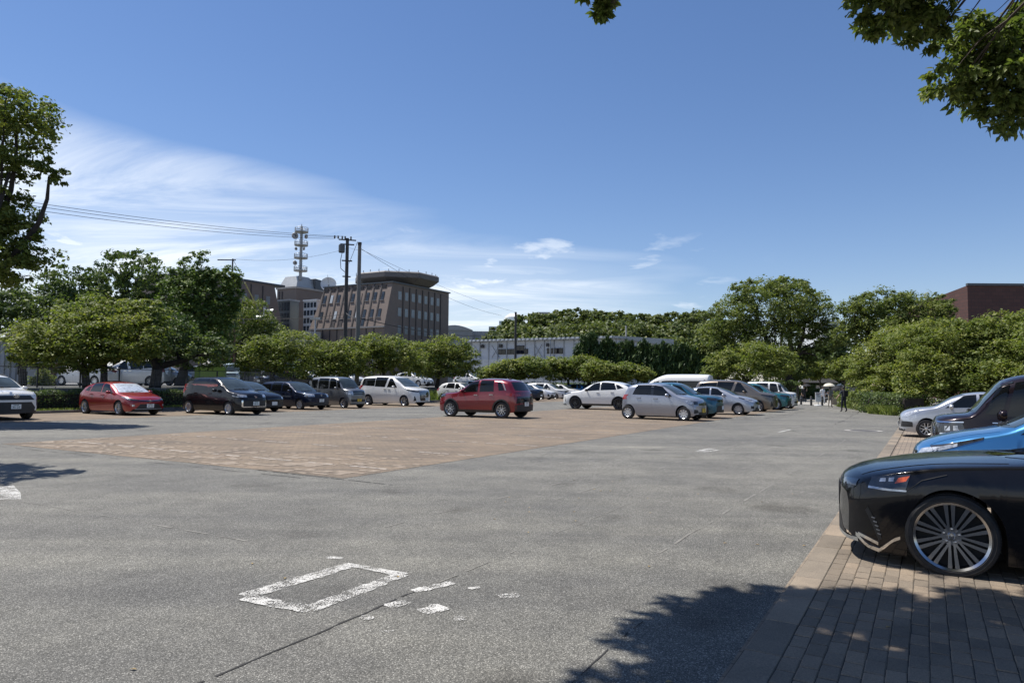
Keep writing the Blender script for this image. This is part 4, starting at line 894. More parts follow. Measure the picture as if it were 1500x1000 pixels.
M['lf_near'] = leaf_mat('overhanging_leaves', (0.070, 0.112, 0.029), (0.126, 0.178, 0.045), (0.221, 0.279, 0.077), .42, .35)
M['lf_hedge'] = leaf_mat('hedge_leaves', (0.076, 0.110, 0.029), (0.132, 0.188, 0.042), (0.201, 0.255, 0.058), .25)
M['lf_grass'] = leaf_mat('grass_blades', (0.100, 0.144, 0.033), (0.166, 0.238, 0.057), (0.267, 0.323, 0.098), .3, .5)
M['lf_palm'] = leaf_mat('palm_leaves', (0.041, 0.062, 0.025), (0.068, 0.095, 0.036), (0.123, 0.146, 0.064), .15)
def bark(name, col): return plain(name, col, .95, vary=.35, scale=5, bump=.5)
M['bark'] = bark('bark', (.07, .056, .045)); M['bark_dark'] = bark('bark_dark', (.035, .029, .025)); M['bark_red'] = bark('bark_reddish', (.15, .085, .055))

def unit(n):
    v = RNG.normal(size=(n, 3)); return v / np.linalg.norm(v, axis=1, keepdims=True)
def leaves(C_, out, ls, lw=.5, up=.45, rnd=.7, droop=0.0, var=.35, tip=None):
    """diamond leaf quads at points C_ with outward directions `out`"""
    n = len(C_); N = out * .55 + np.array([0, 0, up]) + unit(n) * rnd; N /= np.linalg.norm(N, axis=1, keepdims=True)
    T = unit(n) if tip is None else tip + unit(n) * .35
    T = T + np.array([0, 0, -droop]); T -= N * np.sum(T * N, 1, keepdims=True); T /= np.linalg.norm(T, axis=1, keepdims=True) + 1e-9
    B = np.cross(N, T); s = (ls * (1 + var * RNG.normal(size=(n, 1)))).clip(ls * .45, ls * 1.9)
    V = np.stack([C_ - T * s * .5, C_ + B * s * lw * .5 - T * s * .05, C_ + T * s * .5, C_ - B * s * lw * .5 - T * s * .05], 1)
    return V.reshape(-1, 3)
def clump_points(cc, rc, per, flat=.7, shell=.55):
    k = len(cc); d = unit(k * per); d[:, 2] = np.where(d[:, 2] < -.35, -d[:, 2] * .6, d[:, 2])
    r = (shell + (1 - shell) * RNG.random((k * per, 1)) ** .6)
    C_ = np.repeat(cc, per, 0); R_ = np.repeat(rc, per)[:, None]
    return C_ + d * r * R_ * np.array([1, 1, flat]), d
def envelope(blobs, ncl, inner=.25, low=-.55):
    cc = []; rr = []; tot = sum(r[0] * r[2] for _, r in blobs)
    for c, r in blobs:
        n = max(4, int(ncl * r[0] * r[2] / tot)); d = unit(n * 2); d = d[d[:, 2] > low][:n]
        f = np.where(RNG.random(len(d)) < inner, .25 + .5 * RNG.random(len(d)), .80 + .24 * RNG.random(len(d)))[:, None]
        cc.append(c + d * f * r); rr.append(np.full(len(d), (r[0] * r[1] * r[2]) ** (1 / 3)))
    return np.concatenate(cc), np.concatenate(rr)
def crown_mesh(name, blobs, mat, ncl=120, per=90, ls=.12, rc=.2, lw=.55, up=.45, flat=.7, rnd=.7, inner=.25, droop=0.0, low=-.95, tip=None, shell=.5):
    ncl, per, ls = int(ncl * 2.0), int(per * .66), ls * 1.3
    cc, rb = envelope(blobs, ncl, inner, low); r = rb * rc * (.65 + .7 * RNG.random(len(rb)))
    r = r * (.7 + .7 * RNG.random(len(r)))
    P, d = clump_points(cc, r * 1.12, per, flat, .22)
    P = P + RNG.normal(size=P.shape) * np.repeat(r, per)[:, None] * .16
    V = leaves(P, d, ls, lw, up, rnd, droop, tip=tip)
    return quads_mesh(name, V, np.arange(len(V)).reshape(-1, 4), mat), cc
def limb(mb, p, q, r0, r1, bend=.12, n=6, sides=7):
    p, q = np.array(p, float), np.array(q, float); L = np.linalg.norm(q - p); o = RNG.normal(size=3) * L * bend; o[2] = abs(o[2]) * .6
    P = [p * (1 - t) + q * t + o * math.sin(PI * t) for t in np.linspace(0, 1, n)]
    mb.tube(P, np.linspace(r0, r1, n), sides); return P
def tree(name, label, base, blobs, mat, group='trees around the parking lot', bk='bark', tr=.22, fork=.45, cat='tree', nbr=7, lean=None, fork_pts=None, **kw):
    """tapered trunk with limbs reaching into a crown of leaf clumps; base (x, y, z)"""
    base = np.array(base, float); root = empty(name, base, label=label, cat=cat, group=group)
    blobs = [(np.array(c, float) - base, np.array(r, float)) for c, r in blobs]
    me, cc = crown_mesh('crown', blobs, M[mat], **kw); link('crown', me, root)
    ctr = np.mean([c for c, _ in blobs], 0); lowest = min(c[2] - r[2] * .6 for c, r in blobs)
    fz = max(.8, lowest * .6 + ctr[2] * fork * .4); fk = np.array([ctr[0] * .35, ctr[1] * .35, fz])
    mb = MB(); mb.tube([(0, 0, -.15), (fk[0] * .1, fk[1] * .1, .15), fk * .55 + RNG.normal(size=3) * [.06, .06, 0], fk], [tr * 1.35, tr * 1.05, tr * .88, tr * .75], 9)
    for c, r in blobs:
        P = limb(mb, fk, c - np.array([0, 0, r[2] * .2]), tr * .6, tr * .16)
        near = cc[np.argsort(np.linalg.norm((cc - c) / r, axis=1))]
        for k in range(nbr):
            t = near[int(RNG.random() * len(near) * .95)] if len(near) else c
            if np.linalg.norm((t - c) / r) < 1.3: limb(mb, P[2 + k % 4], t, tr * .22, tr * .05, n=5, sides=5)
    mb.build('trunk', M[bk], root, 60); return root
def pb(u, v, ru, rv, D, dy=None):     # crown blob measured in the photograph at distance D
    k = D / F_PX; return (at(u, v, D), (ru * k * 1.02, (dy if dy else ru * k), rv * k * 1.04))
def gb(u, D, z=0.0):
    p = at(u, 560, D); return (p[0], p[1], z)

GT = 'trees around the parking lot'
# left edge
tree('camphor_tree', 'tall camphor tree at the left edge with a branch reaching over the wires', gb(-95, 25), [pb(25, 178, 52, 46, 25), pb(-60, 200, 70, 70, 25), pb(72, 255, 24, 22, 25), pb(15, 245, 40, 22, 25), pb(10, 320, 44, 44, 25), pb(28, 372, 44, 45, 25), pb(-70, 330, 70, 80, 25), pb(-20, 410, 40, 30, 25)], 'lf_camphor', bk='bark_dark', tr=.26, ncl=330, per=95, ls=.105, rc=.24, inner=.3)
tree('shade_tree', 'broad tree off the left edge that throws shade on the asphalt', (-13.0, 13.0, 0), [((-11.4, 12.6, 7.0), (1.3, 1.3, 1.2)), ((-13.2, 13.2, 7.6), (1.8, 1.6, 1.6))], 'lf_camphor', ncl=70, per=60, ls=.13)
tree('airy_tree', 'feathery dark tree rising tallest behind the red hatchback', gb(170, 54, 1.1), [pb(192, 415, 48, 46, 54), pb(110, 432, 48, 42, 54), pb(150, 470, 80, 45, 54), pb(225, 455, 36, 50, 54)], 'lf_dark', tr=.3, ncl=300, per=70, ls=.17, rc=.17, up=.2, rnd=1.0, bk='bark_dark')
tree('airy_tree', 'dark tree filling the gap between camphor and palm at left', gb(50, 52, 1.1), [pb(50, 470, 60, 50, 52), pb(0, 470, 50, 50, 52), pb(80, 520, 60, 22, 52)], 'lf_dark', tr=.3, ncl=200, per=70, ls=.18, rc=.18, bk='bark_dark')
tree('conical_tree', 'dense dark pointed tree left of the brown tower building', gb(262, 50, 1.1), [pb(290, 402, 26, 32, 50), pb(300, 440, 46, 42, 50), pb(285, 485, 55, 45, 50), pb(262, 430, 25, 40, 50), pb(332, 428, 22, 38, 50)], 'lf_conifer', tr=.32, ncl=360, per=75, ls=.14, rc=.17, up=.7, flat=.9, bk='bark_dark')
tree('shady_tree', 'black-trunked shady tree between red hatchback and black minivan', gb(222, 40), [pb(235, 500, 50, 40, 42), pb(290, 515, 45, 25, 42), pb(210, 470, 40, 30, 42)], 'lf_dark', tr=.36, ncl=190, per=70, ls=.13, rc=.2, bk='bark_dark')
tree('cherry_tree', 'spreading cherry tree with a leaning trunk behind the red hatchback', gb(124, 37.5), [pb(150, 462, 62, 26, 37), pb(80, 500, 62, 30, 36.5), pb(165, 495, 75, 36, 36), pb(110, 525, 65, 22, 36), pb(215, 465, 30, 25, 37), pb(40, 515, 25, 18, 36)], 'lf_cherry', tr=.24, ncl=330, per=85, ls=.115, rc=.2, flat=.45, up=.8, droop=.4, bk='bark_dark')
tree('cherry_tree', 'second cherry trunk leaning right behind the red hatchback roof', gb(152, 39), [pb(175, 505, 50, 25, 39), pb(130, 480, 40, 24, 39)], 'lf_cherry', tr=.22, ncl=110, per=70, ls=.115, rc=.22, flat=.5, up=.8, bk='bark_dark')
tree('camphor_tree', 'rounded dark camphor beside the leaning utility pole stay', gb(352, 68, 1.1), [pb(372, 470, 30, 30, 68), pb(345, 495, 38, 36, 68), pb(392, 495, 26, 26, 68), pb(345, 530, 30, 24, 68), pb(318, 520, 26, 30, 68)], 'lf_camphor_far', tr=.3, ncl=200, per=70, ls=.17, rc=.24, bk='bark_dark')
# cherry row behind the left row of cars
for lab, base, bl in (
    ('light green cherry tree behind the navy wagon', (396, 48), [pb(395, 515, 40, 22, 48), pb(435, 505, 38, 20, 48), pb(375, 535, 26, 18, 48), pb(420, 535, 40, 18, 48)]),
    ('cherry tree behind the grey box car', (482, 52), [pb(470, 520, 32, 16, 52), pb(505, 518, 34, 18, 52), pb(490, 538, 42, 18, 52), pb(455, 540, 26, 15, 52)]),
    ('cherry tree behind the white minivan, right of the concrete pole', (562, 55), [pb(560, 508, 36, 18, 55), pb(540, 530, 40, 22, 55), pb(590, 525, 34, 24, 55)]),
    ('cherry tree spreading over the white wagon with roof rails', (640, 62), [pb(655, 512, 34, 20, 62), pb(625, 525, 34, 24, 62), pb(672, 530, 30, 22, 62), pb(640, 540, 46, 16, 62)]),
    ('low cherry tree in front of the prefab hall, left half', (752, 78), [pb(745, 543, 26, 15, 78), pb(775, 540, 28, 15, 78), pb(720, 548, 22, 10, 78)]),
    ('low cherry tree in front of the prefab hall, right half', (832, 80), [pb(815, 542, 28, 16, 80), pb(850, 540, 28, 18, 80)]),
    ('pale cherry bush under the dark juniper row', (895, 76), [pb(880, 545, 26, 15, 76), pb(912, 545, 24, 13, 76), pb(940, 548, 20, 9, 76)])):
    D_ = base[1]; zb = 1.1 if base[0] < 700 else 0
    tree('cherry_tree', lab, gb(base[0], D_, zb), bl, 'lf_cherry', group='cherry trees behind the parked cars', tr=.17, ncl=190, per=70, ls=.0022 * D_ + .012, rc=.25, flat=.55, up=.75, droop=.3, bk='bark_dark')
# wooded hill far behind
hb = [pb(790, 478, 55, 16, 175), pb(760, 490, 45, 14, 170), pb(840, 474, 50, 18, 180), pb(890, 476, 48, 18, 180), pb(940, 478, 45, 16, 185), pb(990, 476, 42, 16, 185), pb(1030, 480, 40, 22, 190), pb(880, 500, 120, 22, 165), pb(780, 505, 80, 20, 160), pb(1000, 500, 70, 22, 165), pb(800, 525, 110, 22, 150), pb(960, 525, 130, 24, 150)]
me, _ = crown_mesh('wooded_hill', hb, M['lf_hill'], ncl=1500, per=80, ls=.5, rc=.12, flat=.75, up=.5, inner=.15, lw=.7)
o = link('wooded_hill', me); tag(o, 'wooded hill far behind the prefab hall', 'wood', kind='stuff')
# junipers
jl = ['tallest juniper in the dark clipped row, beside the prefab hall', 'second dark juniper from the prefab hall', 'third dark juniper from the prefab hall', 'fourth dark juniper from the prefab hall', 'dark juniper above the white high-roof van bonnet', 'dark juniper above the middle of the white van roof', 'dark juniper above the rear of the white van roof', 'last dark juniper before the low cherry tree']
for k in range(8):
    u = 862 + k * 27; h = 31 - 1.2 * k + (3 if k == 0 else 0); bl = [pb(u + dx, 550 - h * f, 16 - 8 * f, h * .5, 84) for dx, f in ((0, .2), (-8, 1.15), (1, 1.35), (8, 1.2), (-12, .7), (13, .75))]
    r_ = tree('juniper', jl[k], gb(u, 84), bl, 'lf_juniper', group='dark juniper row', tr=.16, ncl=170, per=60, ls=.42, rc=.26, lw=.2, up=.1, flat=1.9, rnd=.6, tip=np.array([.18, 0, 1.0]), bk='bark_dark', cat='conifer')
# big camphors on the right half
tree('camphor_tree', 'largest round camphor tree behind the parked cars at centre right', gb(1165, 84), [pb(1128, 452, 62, 38, 84), pb(1075, 470, 44, 30, 84), pb(1180, 462, 40, 36, 84), pb(1060, 500, 36, 30, 84), pb(1110, 505, 60, 36, 84), pb(1195, 500, 28, 34, 84), pb(1150, 535, 40, 25, 86), pb(1100, 428, 34, 16, 84), pb(1150, 424, 34, 14, 84)], 'lf_camphor_far', tr=.6, ncl=520, per=95, ls=.19, rc=.18, up=.6, flat=.9, bk='bark_dark', nbr=10)
tree('sapling_tree', 'sparse treetop sticking out above the large round camphor', gb(1140, 92), [pb(1135, 420, 9, 12, 92), pb(1148, 414, 7, 9, 92), pb(1172, 418, 12, 8, 92), pb(1190, 428, 8, 5, 92)], 'lf_dark', tr=.2, ncl=46, per=26, ls=.32, rc=.3, bk='bark_dark')
tree('camphor_tree', 'long camphor crown left of the red brick building', gb(1310, 78), [pb(1262, 462, 32, 28, 78), pb(1290, 448, 38, 22, 78), pb(1335, 455, 40, 26, 78), pb(1372, 455, 26, 24, 78), pb(1300, 485, 56, 28, 78), pb(1355, 490, 50, 26, 78), pb(1245, 490, 24, 22, 78)], 'lf_camphor_far', tr=.5, ncl=420, per=85, ls=.18, rc=.19, up=.6, flat=.9, bk='bark_dark', nbr=12)
tree('shady_tree', 'dark tree in the gap between the two camphor crowns', gb(1215, 105), [pb(1218, 500, 22, 18, 105), pb(1235, 518, 26, 20, 105), pb(1205, 525, 24, 18, 105)], 'lf_dark', tr=.3, ncl=130, per=60, ls=.26, rc=.24)
tree('shady_tree', 'bluish background tree filling the avenue end', gb(1190, 120), [pb(1210, 540, 40, 16, 112), pb(1240, 535, 34, 22, 112), pb(1175, 535, 28, 26, 112), pb(1150, 554, 30, 12, 112), pb(1200, 555, 34, 11, 114), pb(1250, 555, 36, 11, 112), pb(1290, 552, 30, 14, 110)], 'lf_dark', tr=.3, ncl=260, per=60, ls=.3, rc=.24)
tree('cherry_tree', 'low spreading cherry tree behind the teal car', gb(1098, 72), [pb(1060, 535, 28, 18, 72), pb(1100, 522, 44, 18, 72), pb(1140, 530, 28, 20, 72), pb(1100, 542, 58, 15, 72), pb(1045, 550, 20, 9, 72)], 'lf_cherry', group='cherry trees behind the parked cars', tr=.2, ncl=260, per=75, ls=.16, rc=.22, flat=.5, up=.8, droop=.3, bk='bark_dark')
tree('clipped_tree', 'small rounded garden tree left of the walkers', gb(1204, 92), [pb(1202, 543, 22, 13, 92), pb(1190, 548, 14, 9, 92)], 'lf_cherry', tr=.12, ncl=80, per=70, ls=.2, rc=.25, flat=.6, up=.8)
tree('clipped_tree', 'small light garden tree above the man in navy', gb(1236, 72), [pb(1238, 540, 20, 14, 72), pb(1255, 548, 18, 12, 72), pb(1225, 548, 14, 9, 72)], 'lf_cherry', tr=.10, ncl=90, per=70, ls=.16, rc=.25, flat=.6, up=.8)
# cherries beyond the right-hand row
for lab, base, bl in (
    ('cherry tree nearest the path at the far end of the right row', (1300, 46), [pb(1290, 532, 38, 32, 46), pb(1325, 505, 48, 28, 45), pb(1268, 552, 28, 24, 46), pb(1330, 548, 46, 32, 44), pb(1300, 570, 40, 20, 44)]),
    ('cherry tree behind the silver hatchback', (1395, 39), [pb(1380, 506, 60, 36, 39), pb(1360, 545, 44, 36, 38), pb(1420, 545, 54, 36, 38), pb(1390, 575, 66, 22, 38), pb(1345, 500, 40, 24, 40)]),
    ('cherry tree in front of the red brick building', (1490, 37), [pb(1465, 484, 50, 24, 38), pb(1470, 520, 64, 36, 37), pb(1510, 500, 44, 44, 37), pb(1480, 555, 64, 34, 36), pb(1425, 500, 40, 26, 38)]),
    ('cherry tree beyond the black kei van roof', (1585, 33), [pb(1560, 510, 55, 45, 34), pb(1560, 560, 60, 30, 33)])):
    tree('cherry_tree', lab, gb(base[0], base[1]), bl, 'lf_cherry', group='cherry trees beyond the right row', tr=.2, ncl=340, per=85, ls=.105, rc=.23, flat=.55, up=.75, droop=.3, bk='bark_dark', low=-.85)
# shrubs and hedges
def hedge(name, label, pts, w, h, mat, n, ls, cat='hedge', z0=0.0, group=None):
    """boxy hedge along a ground line"""
    p0, p1 = np.array(pts[0], float), np.array(pts[1], float); L = np.linalg.norm(p1 - p0); d = (p1 - p0) / L; nn = np.array([-d[1], d[0], 0]); mid = (p0 + p1) / 2
    root = empty(name, (mid[0], mid[1], z0), label=label, cat=cat, group=group)
    t = RNG.random(n) - .5; a = RNG.random(n) * 2 - 1; b = RNG.random(n); f = RNG.random(n)
    a = np.where(f < .55, np.sign(a) * (.8 + .25 * RNG.random(n)), a); b = np.where(f > .6, .85 + .2 * RNG.random(n), b)
    P = d * (t * L)[:, None] + nn * (a * w / 2)[:, None] + np.array([0, 0, 1]) * (b * h * (1 + .06 * np.sin(t * L * 5)))[:, None]
    out = nn * a[:, None] + np.array([0, 0, 1]) * (b - .4)[:, None]
    V = leaves(P, out, ls, .6, .3, .8); link('foliage', quads_mesh('foliage', V, np.arange(len(V)).reshape(-1, 4), M[mat]), root)
    mb = MB(); rz = math.atan2(d[1], d[0]); mb.box((0, 0, h * .42), (L * .97, w * .6, h * .84), rz=rz); mb.build('branches', M['bark_dark'], root); return root
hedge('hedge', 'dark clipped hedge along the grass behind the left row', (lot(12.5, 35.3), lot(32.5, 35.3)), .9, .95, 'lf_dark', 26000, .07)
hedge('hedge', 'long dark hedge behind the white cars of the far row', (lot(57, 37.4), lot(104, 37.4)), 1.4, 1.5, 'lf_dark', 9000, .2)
hedge('hedge', 'added dark hedge standing in for the shadowy band behind the teal car and white box-shaped car', (at(1040, 560, 80) * [1, 1, 0], at(1170, 560, 74) * [1, 1, 0]), 1.6, 1.9, 'lf_dark', 9000, .18)  # added hedge; its dark leaves stand in for a shadowed band
hedge('hedge', 'light green hedge along the path beside the man in navy', (at(1242, 560, 56) * [1, 1, 0], at(1290, 560, 43) * [1, 1, 0]), 2.2, 1.05, 'lf_hedge', 9000, .12)
hedge('hedge', 'dark round-ended hedge at the end of the right row', (at(1275, 560, 42) * [1, 1, 0], at(1340, 560, 37) * [1, 1, 0]), 1.6, 1.1, 'lf_dark', 7000, .10)
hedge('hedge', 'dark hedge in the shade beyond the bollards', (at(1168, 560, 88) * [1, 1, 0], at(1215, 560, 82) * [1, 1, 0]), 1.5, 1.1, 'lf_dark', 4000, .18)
hedge('clipped_shrub', 'yellow-green clipped shrub beside the woman in white', (at(1182, 560, 86) * [1, 1, 0], at(1192, 560, 86) * [1, 1, 0]), 1.2, 1.5, 'lf_hedge', 1800, .16, 'shrub')
def grass(name, quad, n, h, mat='lf_grass', label=None, z=0.0, parent=None):
    """blades spread over a ground quad"""
    q = np.array(quad, float); s, t = RNG.random((n, 1)), RNG.random((n, 1))
    P = (q[0] * (1 - s) + q[1] * s) * (1 - t) + (q[3] * (1 - s) + q[2] * s) * t; P[:, 2] = z
    hh = h * (.5 + .8 * RNG.random((n, 1))); T = np.concatenate([RNG.normal(size=(n, 2)) * .45, np.ones((n, 1))], 1); B = np.cross(T, unit(n)); B /= np.linalg.norm(B, axis=1, keepdims=True)
    w = .012 + .03 * h; V = np.stack([P - B * w, P + B * w, P + T * hh * .6 + B * w * .7 + RNG.normal(size=(n, 3)) * .02, P + T * hh], 1).reshape(-1, 3)
    o = link(name, quads_mesh(name, V, np.arange(len(V)).reshape(-1, 4), M[mat])); return tag(o, label, 'grass', kind='stuff')
sheet('grass_verge', lotrect(2, 60, 33.6, 36.4), .05, plain('verge_soil', (.10, .11, .045), .95, vary=.4, scale=2, bump=.3))
grass('grass', [lot(10, 33.7), lot(60, 33.7), lot(60, 35.6), lot(10, 35.6)], 26000, .14, z=.05, label='grass strip behind the left row of cars')
w0 = at(1290, 560, 39) * [1, 1, 0]; grass('weeds', [w0 + [-.3, -1.6, 0], w0 + [1.7, -2.4, 0], w0 + [1.9, .8, 0], w0 + [-.3, 1.0, 0]], 5200, .46, label='tuft of long weeds at the end of the right row')
w0 = at(1226, 560, 52) * [1, 1, 0]; grass('weeds', [w0 + [0, -1, 0], w0 + [4, -6, 0], w0 + [4.6, -5, 0], w0 + [.4, 1.0, 0]], 3000, .3, label='short weeds at the foot of the light hedge')
grass('grass', [lot(46, 33.8), lot(80, 33.8), lot(80, 36.5), lot(46, 36.5)], 9000, .8, label='tall grass behind the white cars of the far row')
sheet('planting_bed', [lot(36, -1.2), lot(33, -20), lot(62, -30), lot(64, 1.6), lot(52, 2.6)], .03, M['soil'])
for lab, pz in (('small light shrub behind the low fence at left', (62, 575, 41, 1.15)), ('small shrub growing between navy wagon and hidden car', (400, 560, 47, .4))):
    u, v, D_, z_ = pz; p = at(u, 560, D_); tree('shrub', lab, (p[0], p[1], .9 if u < 100 else .4), [((p[0], p[1], z_ + .35), (.55, .5, .5))], 'lf_cherry', group=None, cat='shrub', tr=.03, ncl=30, per=50, ls=.1, rc=.4, nbr=2)
# palm at the left
pr = empty('palm_tree', gb(32, 40, .0), label='palm tree with hanging fronds at the left behind the white car', cat='palm tree'); mb = MB()
pts = [(0, 0, 0), (.03, 0, 1.2), (-.02, .02, 2.5), (0, 0, 3.9)]; mb.tube(pts, [.24, .20, .2, .22], 10)
for k in range(70):
    z = .9 + 2.9 * RNG.random(); a = 2 * PI * RNG.random(); mb.box((.22 * math.cos(a), .22 * math.sin(a), z), (.05, .08, .22), rz=a)
mb.build('trunk', M['bark_dark'], pr, 50)
for k in range(30):
    a = 2 * PI * k / 30 + RNG.normal() * .1; el = -1.0 + 1.9 * RNG.random(); L = 1.0 + .5 * RNG.random(); P = []
    for t in np.linspace(0, 1, 7): P.append((L * t * math.cos(a) * math.cos(el * .6), L * t * math.sin(a) * math.cos(el * .6), 4.0 + L * t * math.sin(el) - .55 * L * t**2.4))
    V = []; Fq = []
    for i in range(6):
        p, q = np.array(P[i]), np.array(P[i + 1]); d = (q - p) / np.linalg.norm(q - p); sd = np.cross(d, [0, 0, 1.0]); sd /= np.linalg.norm(sd) + 1e-6
        for j in range(5):
            c = p + (q - p) * j / 5; ll = .42 * (1 - .5 * abs(i / 6 - .45))
            for sg in (-1, 1):
                tip = c + (sd * sg * .8 + d * .6 + np.array([0, 0, -.35])) * ll; b0 = len(V); V += [c, c + d * .035, tip, c - d * .02]; Fq.append((b0, b0 + 1, b0 + 2, b0 + 3))
    fr = MB(); fr.add(V, Fq); fr.tube(P, np.linspace(.018, .006, 7), 5); fr.build('frond', M['lf_palm'], pr)

# overhanging camphor at the right, its trunk beside the camera outside the frame
def near_tree():
    base = np.array([8.2, 3.0, 0]); root = empty('camphor_tree', base, label='overhanging camphor whose leafy branches hang into the top right corner', cat='tree', group=GT)
    def near_leaves(C_, out, ls):
        n = len(C_); N = out * .4 + np.array([0, 0, .5]) + unit(n) * .7; N /= np.linalg.norm(N, axis=1, keepdims=True)
        T = out * .5 + unit(n) * .7 + np.array([0, 0, -.8]); T -= N * np.sum(T * N, 1, keepdims=True); T /= np.linalg.norm(T, axis=1, keepdims=True); B = np.cross(N, T); s = ls * (.65 + .7 * RNG.random((n, 1)))
        f = .10 * s
        V = np.stack([C_, C_ + T * s * .32 + B * s * .26 + N * f, C_ + T * s * .68 + B * s * .17 + N * f * .8, C_ + T * s, C_ + T * s * .68 - B * s * .17 + N * f * .8, C_ + T * s * .32 - B * s * .26 + N * f], 1)
        k = np.arange(n)[:, None] * 6
        if ls > .12: return V[:, [0, 1, 3, 5]].reshape(-1, 3), np.arange(n * 4).reshape(-1, 4)
        return V.reshape(-1, 3), np.concatenate([k + np.array([[0, 1, 2, 3]]), k + np.array([[0, 3, 4, 5]])], 0)
    seen = [pb(1300, -20, 40, 62, 8.0, .5), pb(1345, 20, 40, 45, 8.2, .5), pb(1372, 52, 22, 22, 8.2, .3), pb(1290, 28, 22, 20, 8.0, .3), pb(1440, 60, 52, 46, 8.6, .55), pb(1405, 120, 38, 26, 8.6, .45), pb(1455, 130, 52, 42, 8.6, .55), pb(1500, 150, 34, 46, 8.4, .5), pb(1520, 40, 50, 50, 8.6, .5), pb(873, -12, 26, 26, 7.6, .25), pb(884, 14, 12, 14, 7.6, .12), pb(870, -75, 50, 40, 7.4, .4), pb(1210, -120, 90, 60, 7.8, .6), pb(1060, -130, 120, 60, 7.4, .6)]
    over = [((3.0, 5.2, 7.6), (2.2, 1.6, .9)), ((.4, 5.3, 7.2), (1.9, 1.1, .7)), ((-.9, 4.4, 7.0), (1.4, 1.2, .7)), ((5.2, 4.6, 7.8), (2.0, 1.7, 1.0)), ((1.4, 3.6, 8.2), (2.4, 1.0, .8)), ((3.6, 2.8, 8.4), (2.4, 1.2, .9)), ((6.8, 6.4, 6.4), (1.4, 1.6, .9)), ((.2, 6.3, 7.4), (1.2, .6, .5)), ((-1.45, 5.5, 7.1), (1.0, .9, .6)), ((-1.9, 5.5, 7.3), (.8, .6, .5)), ((-2.05, 5.0, 7.3), (.7, .6, .45)), ((-1.2, 6.3, 7.3), (1.1, .6, .5)), ((-1.3, 4.4, 7.2), (1.0, 1.0, .6)), ((-.9, 3.6, 7.4), (1.0, 1.0, .6)), ((-.4, 3.2, 7.8), (1.4, 1.0, .6)), ((2.2, 6.6, 7.3), (1.3, .7, .5)), ((.2, 2.2, 8.0), (1.6, 1.0, .6)), ((8.4, 5.0, 7.4), (1.6, 2.0, 1.3)), ((7.6, 2.4, 8.2), (2.0, 2.0, 1.2)), ((1.2, 2.0, 8.2), (2.2, 1.2, .6)), ((4.5, 6.2, 7.0), (1.2, .8, .5))]
    V = []; Q_ = []; cents = []
    for bl, ncl, per, ls, rcs in ((seen, 420, 56, .092, .34), (over, 1900, 54, .15, .22)):
        bl = [(np.array(c) - base, np.array(r)) for c, r in bl]
        cc, rb = envelope(bl, ncl, .35, -.95); r = rb * rcs * (.7 + .6 * RNG.random(len(rb))); P, d = clump_points(cc, r, per, .8, .25); v, q = near_leaves(P, d, ls)
        Q_.append(q + sum(len(x) for x in V)); V.append(v); cents.append((bl, cc))
    link('crown', quads_mesh('crown', np.concatenate(V), np.concatenate(Q_), M['lf_near']), root)
    mb = MB(); fk = np.array([-.6, .5, 4.2]); mb.tube([(0, 0, -.1), (-.05, 0, .4), (-.2, .2, 2.2), fk], [.5, .36, .3, .26], 12)
    for bl, cc in cents:
        for c, r in bl:
            ctl = (fk + c) / 2; ctl[2] = max(fk[2], c[2]) + 2.6
            P = [fk * (1 - t)**2 + 2 * t * (1 - t) * ctl + c * t * t for t in np.linspace(0, 1, 10)]
            mb.tube(P, np.linspace(.10 if bl is cents[1][0] else .045, .012, 10), 7)
            near = cc[np.argsort(np.linalg.norm((cc - c) / r, axis=1))][:5]
            for t in near: limb(mb, P[8], t, .011, .003, .1, 4, 4)
    mb.build('trunk', M['bark'], root, 60)
near_tree()
# ------------------------------------------------------------------ buildings
M['panel_brown'] = plain('brown_tile_panel', (.185, .145, .122), .7, vary=.08, scale=.6)
M['panel_dark'] = plain('dark_brown_joint', (.05, .045, .045), .7)
M['band'] = plain('pale_band', (.36, .33, .30), .7)
M['win_blue'] = glass_mat('building_glass', (.035, .045, .055), .25)
M['win_pale'] = plain('pale_blind_window', (.42, .45, .46), .25, vary=.15, coat=.5)
M['metal_roof'] = plain('metal_roof', (.42, .43, .42), .45, .3, vary=.1, scale=.5)
M['roof_dark'] = plain('dark_metal', (.09, .10, .11), .5, .2)
def brown_block(label, a, b, z0=1.1, mirror=False):
    r = empty('office_building', lot(a, b, 0), H_AWAY, label=label, cat='building'); return r
def prism(mb, profile, y0, y1, y0b=None):
    """profile in (x,z) extruded along y"""
    n = len(profile); V = [(x, y0, z) for x, z in profile] + [(x, (y1(z) if callable(y1) else y1), z) for x, z in profile]
    mb.add(V, [tuple(range(n)), tuple(range(2 * n - 1, n - 1, -1))] + [(i, (i + 1) % n, n + (i + 1) % n, n + i) for i in range(n)])
r = brown_block('brown office block with slanting ribbed front and a flat octagonal roof deck', 124.4, 104.2)
sl = lambda z: -2.6 * (24.1 - min(max(z, 14), 24.1)) / 10.1
mb = MB(); prism(mb, [(-2.6, 0), (-2.6, 14), (0, 24.1), (22, 24.1), (22, 0)], 0, lambda z: 21 + (0 if z > 20 else 2.2)); mb.build('wall', M['panel_brown'], r)
mb = MB(); mb.box((-2.75, 11.5, 13.9), (.3, 23.2, .35)); mb.build('ledge', M['band'], r)
mb = MB(); mb.box((11, 10.5, 24.25), (22.6, 21.6, .3)); mb.build('parapet', M['roof_dark'], r)
ribm = MB(); ribm.hexa([(-2.72, -.16, 14), (-2.5, -.16, 14), (-2.5, .16, 14), (-2.72, .16, 14)], [(-.12, -.16, 24.1), (.1, -.16, 24.1), (.1, .16, 24.1), (-.12, .16, 24.1)]); ribm = ribm.mesh('rib', M['panel_dark'])
low = MB(); low.box((-2.62, 0, 7), (.16, .3, 13.6)); low = low.mesh('rib', M['panel_dark'])
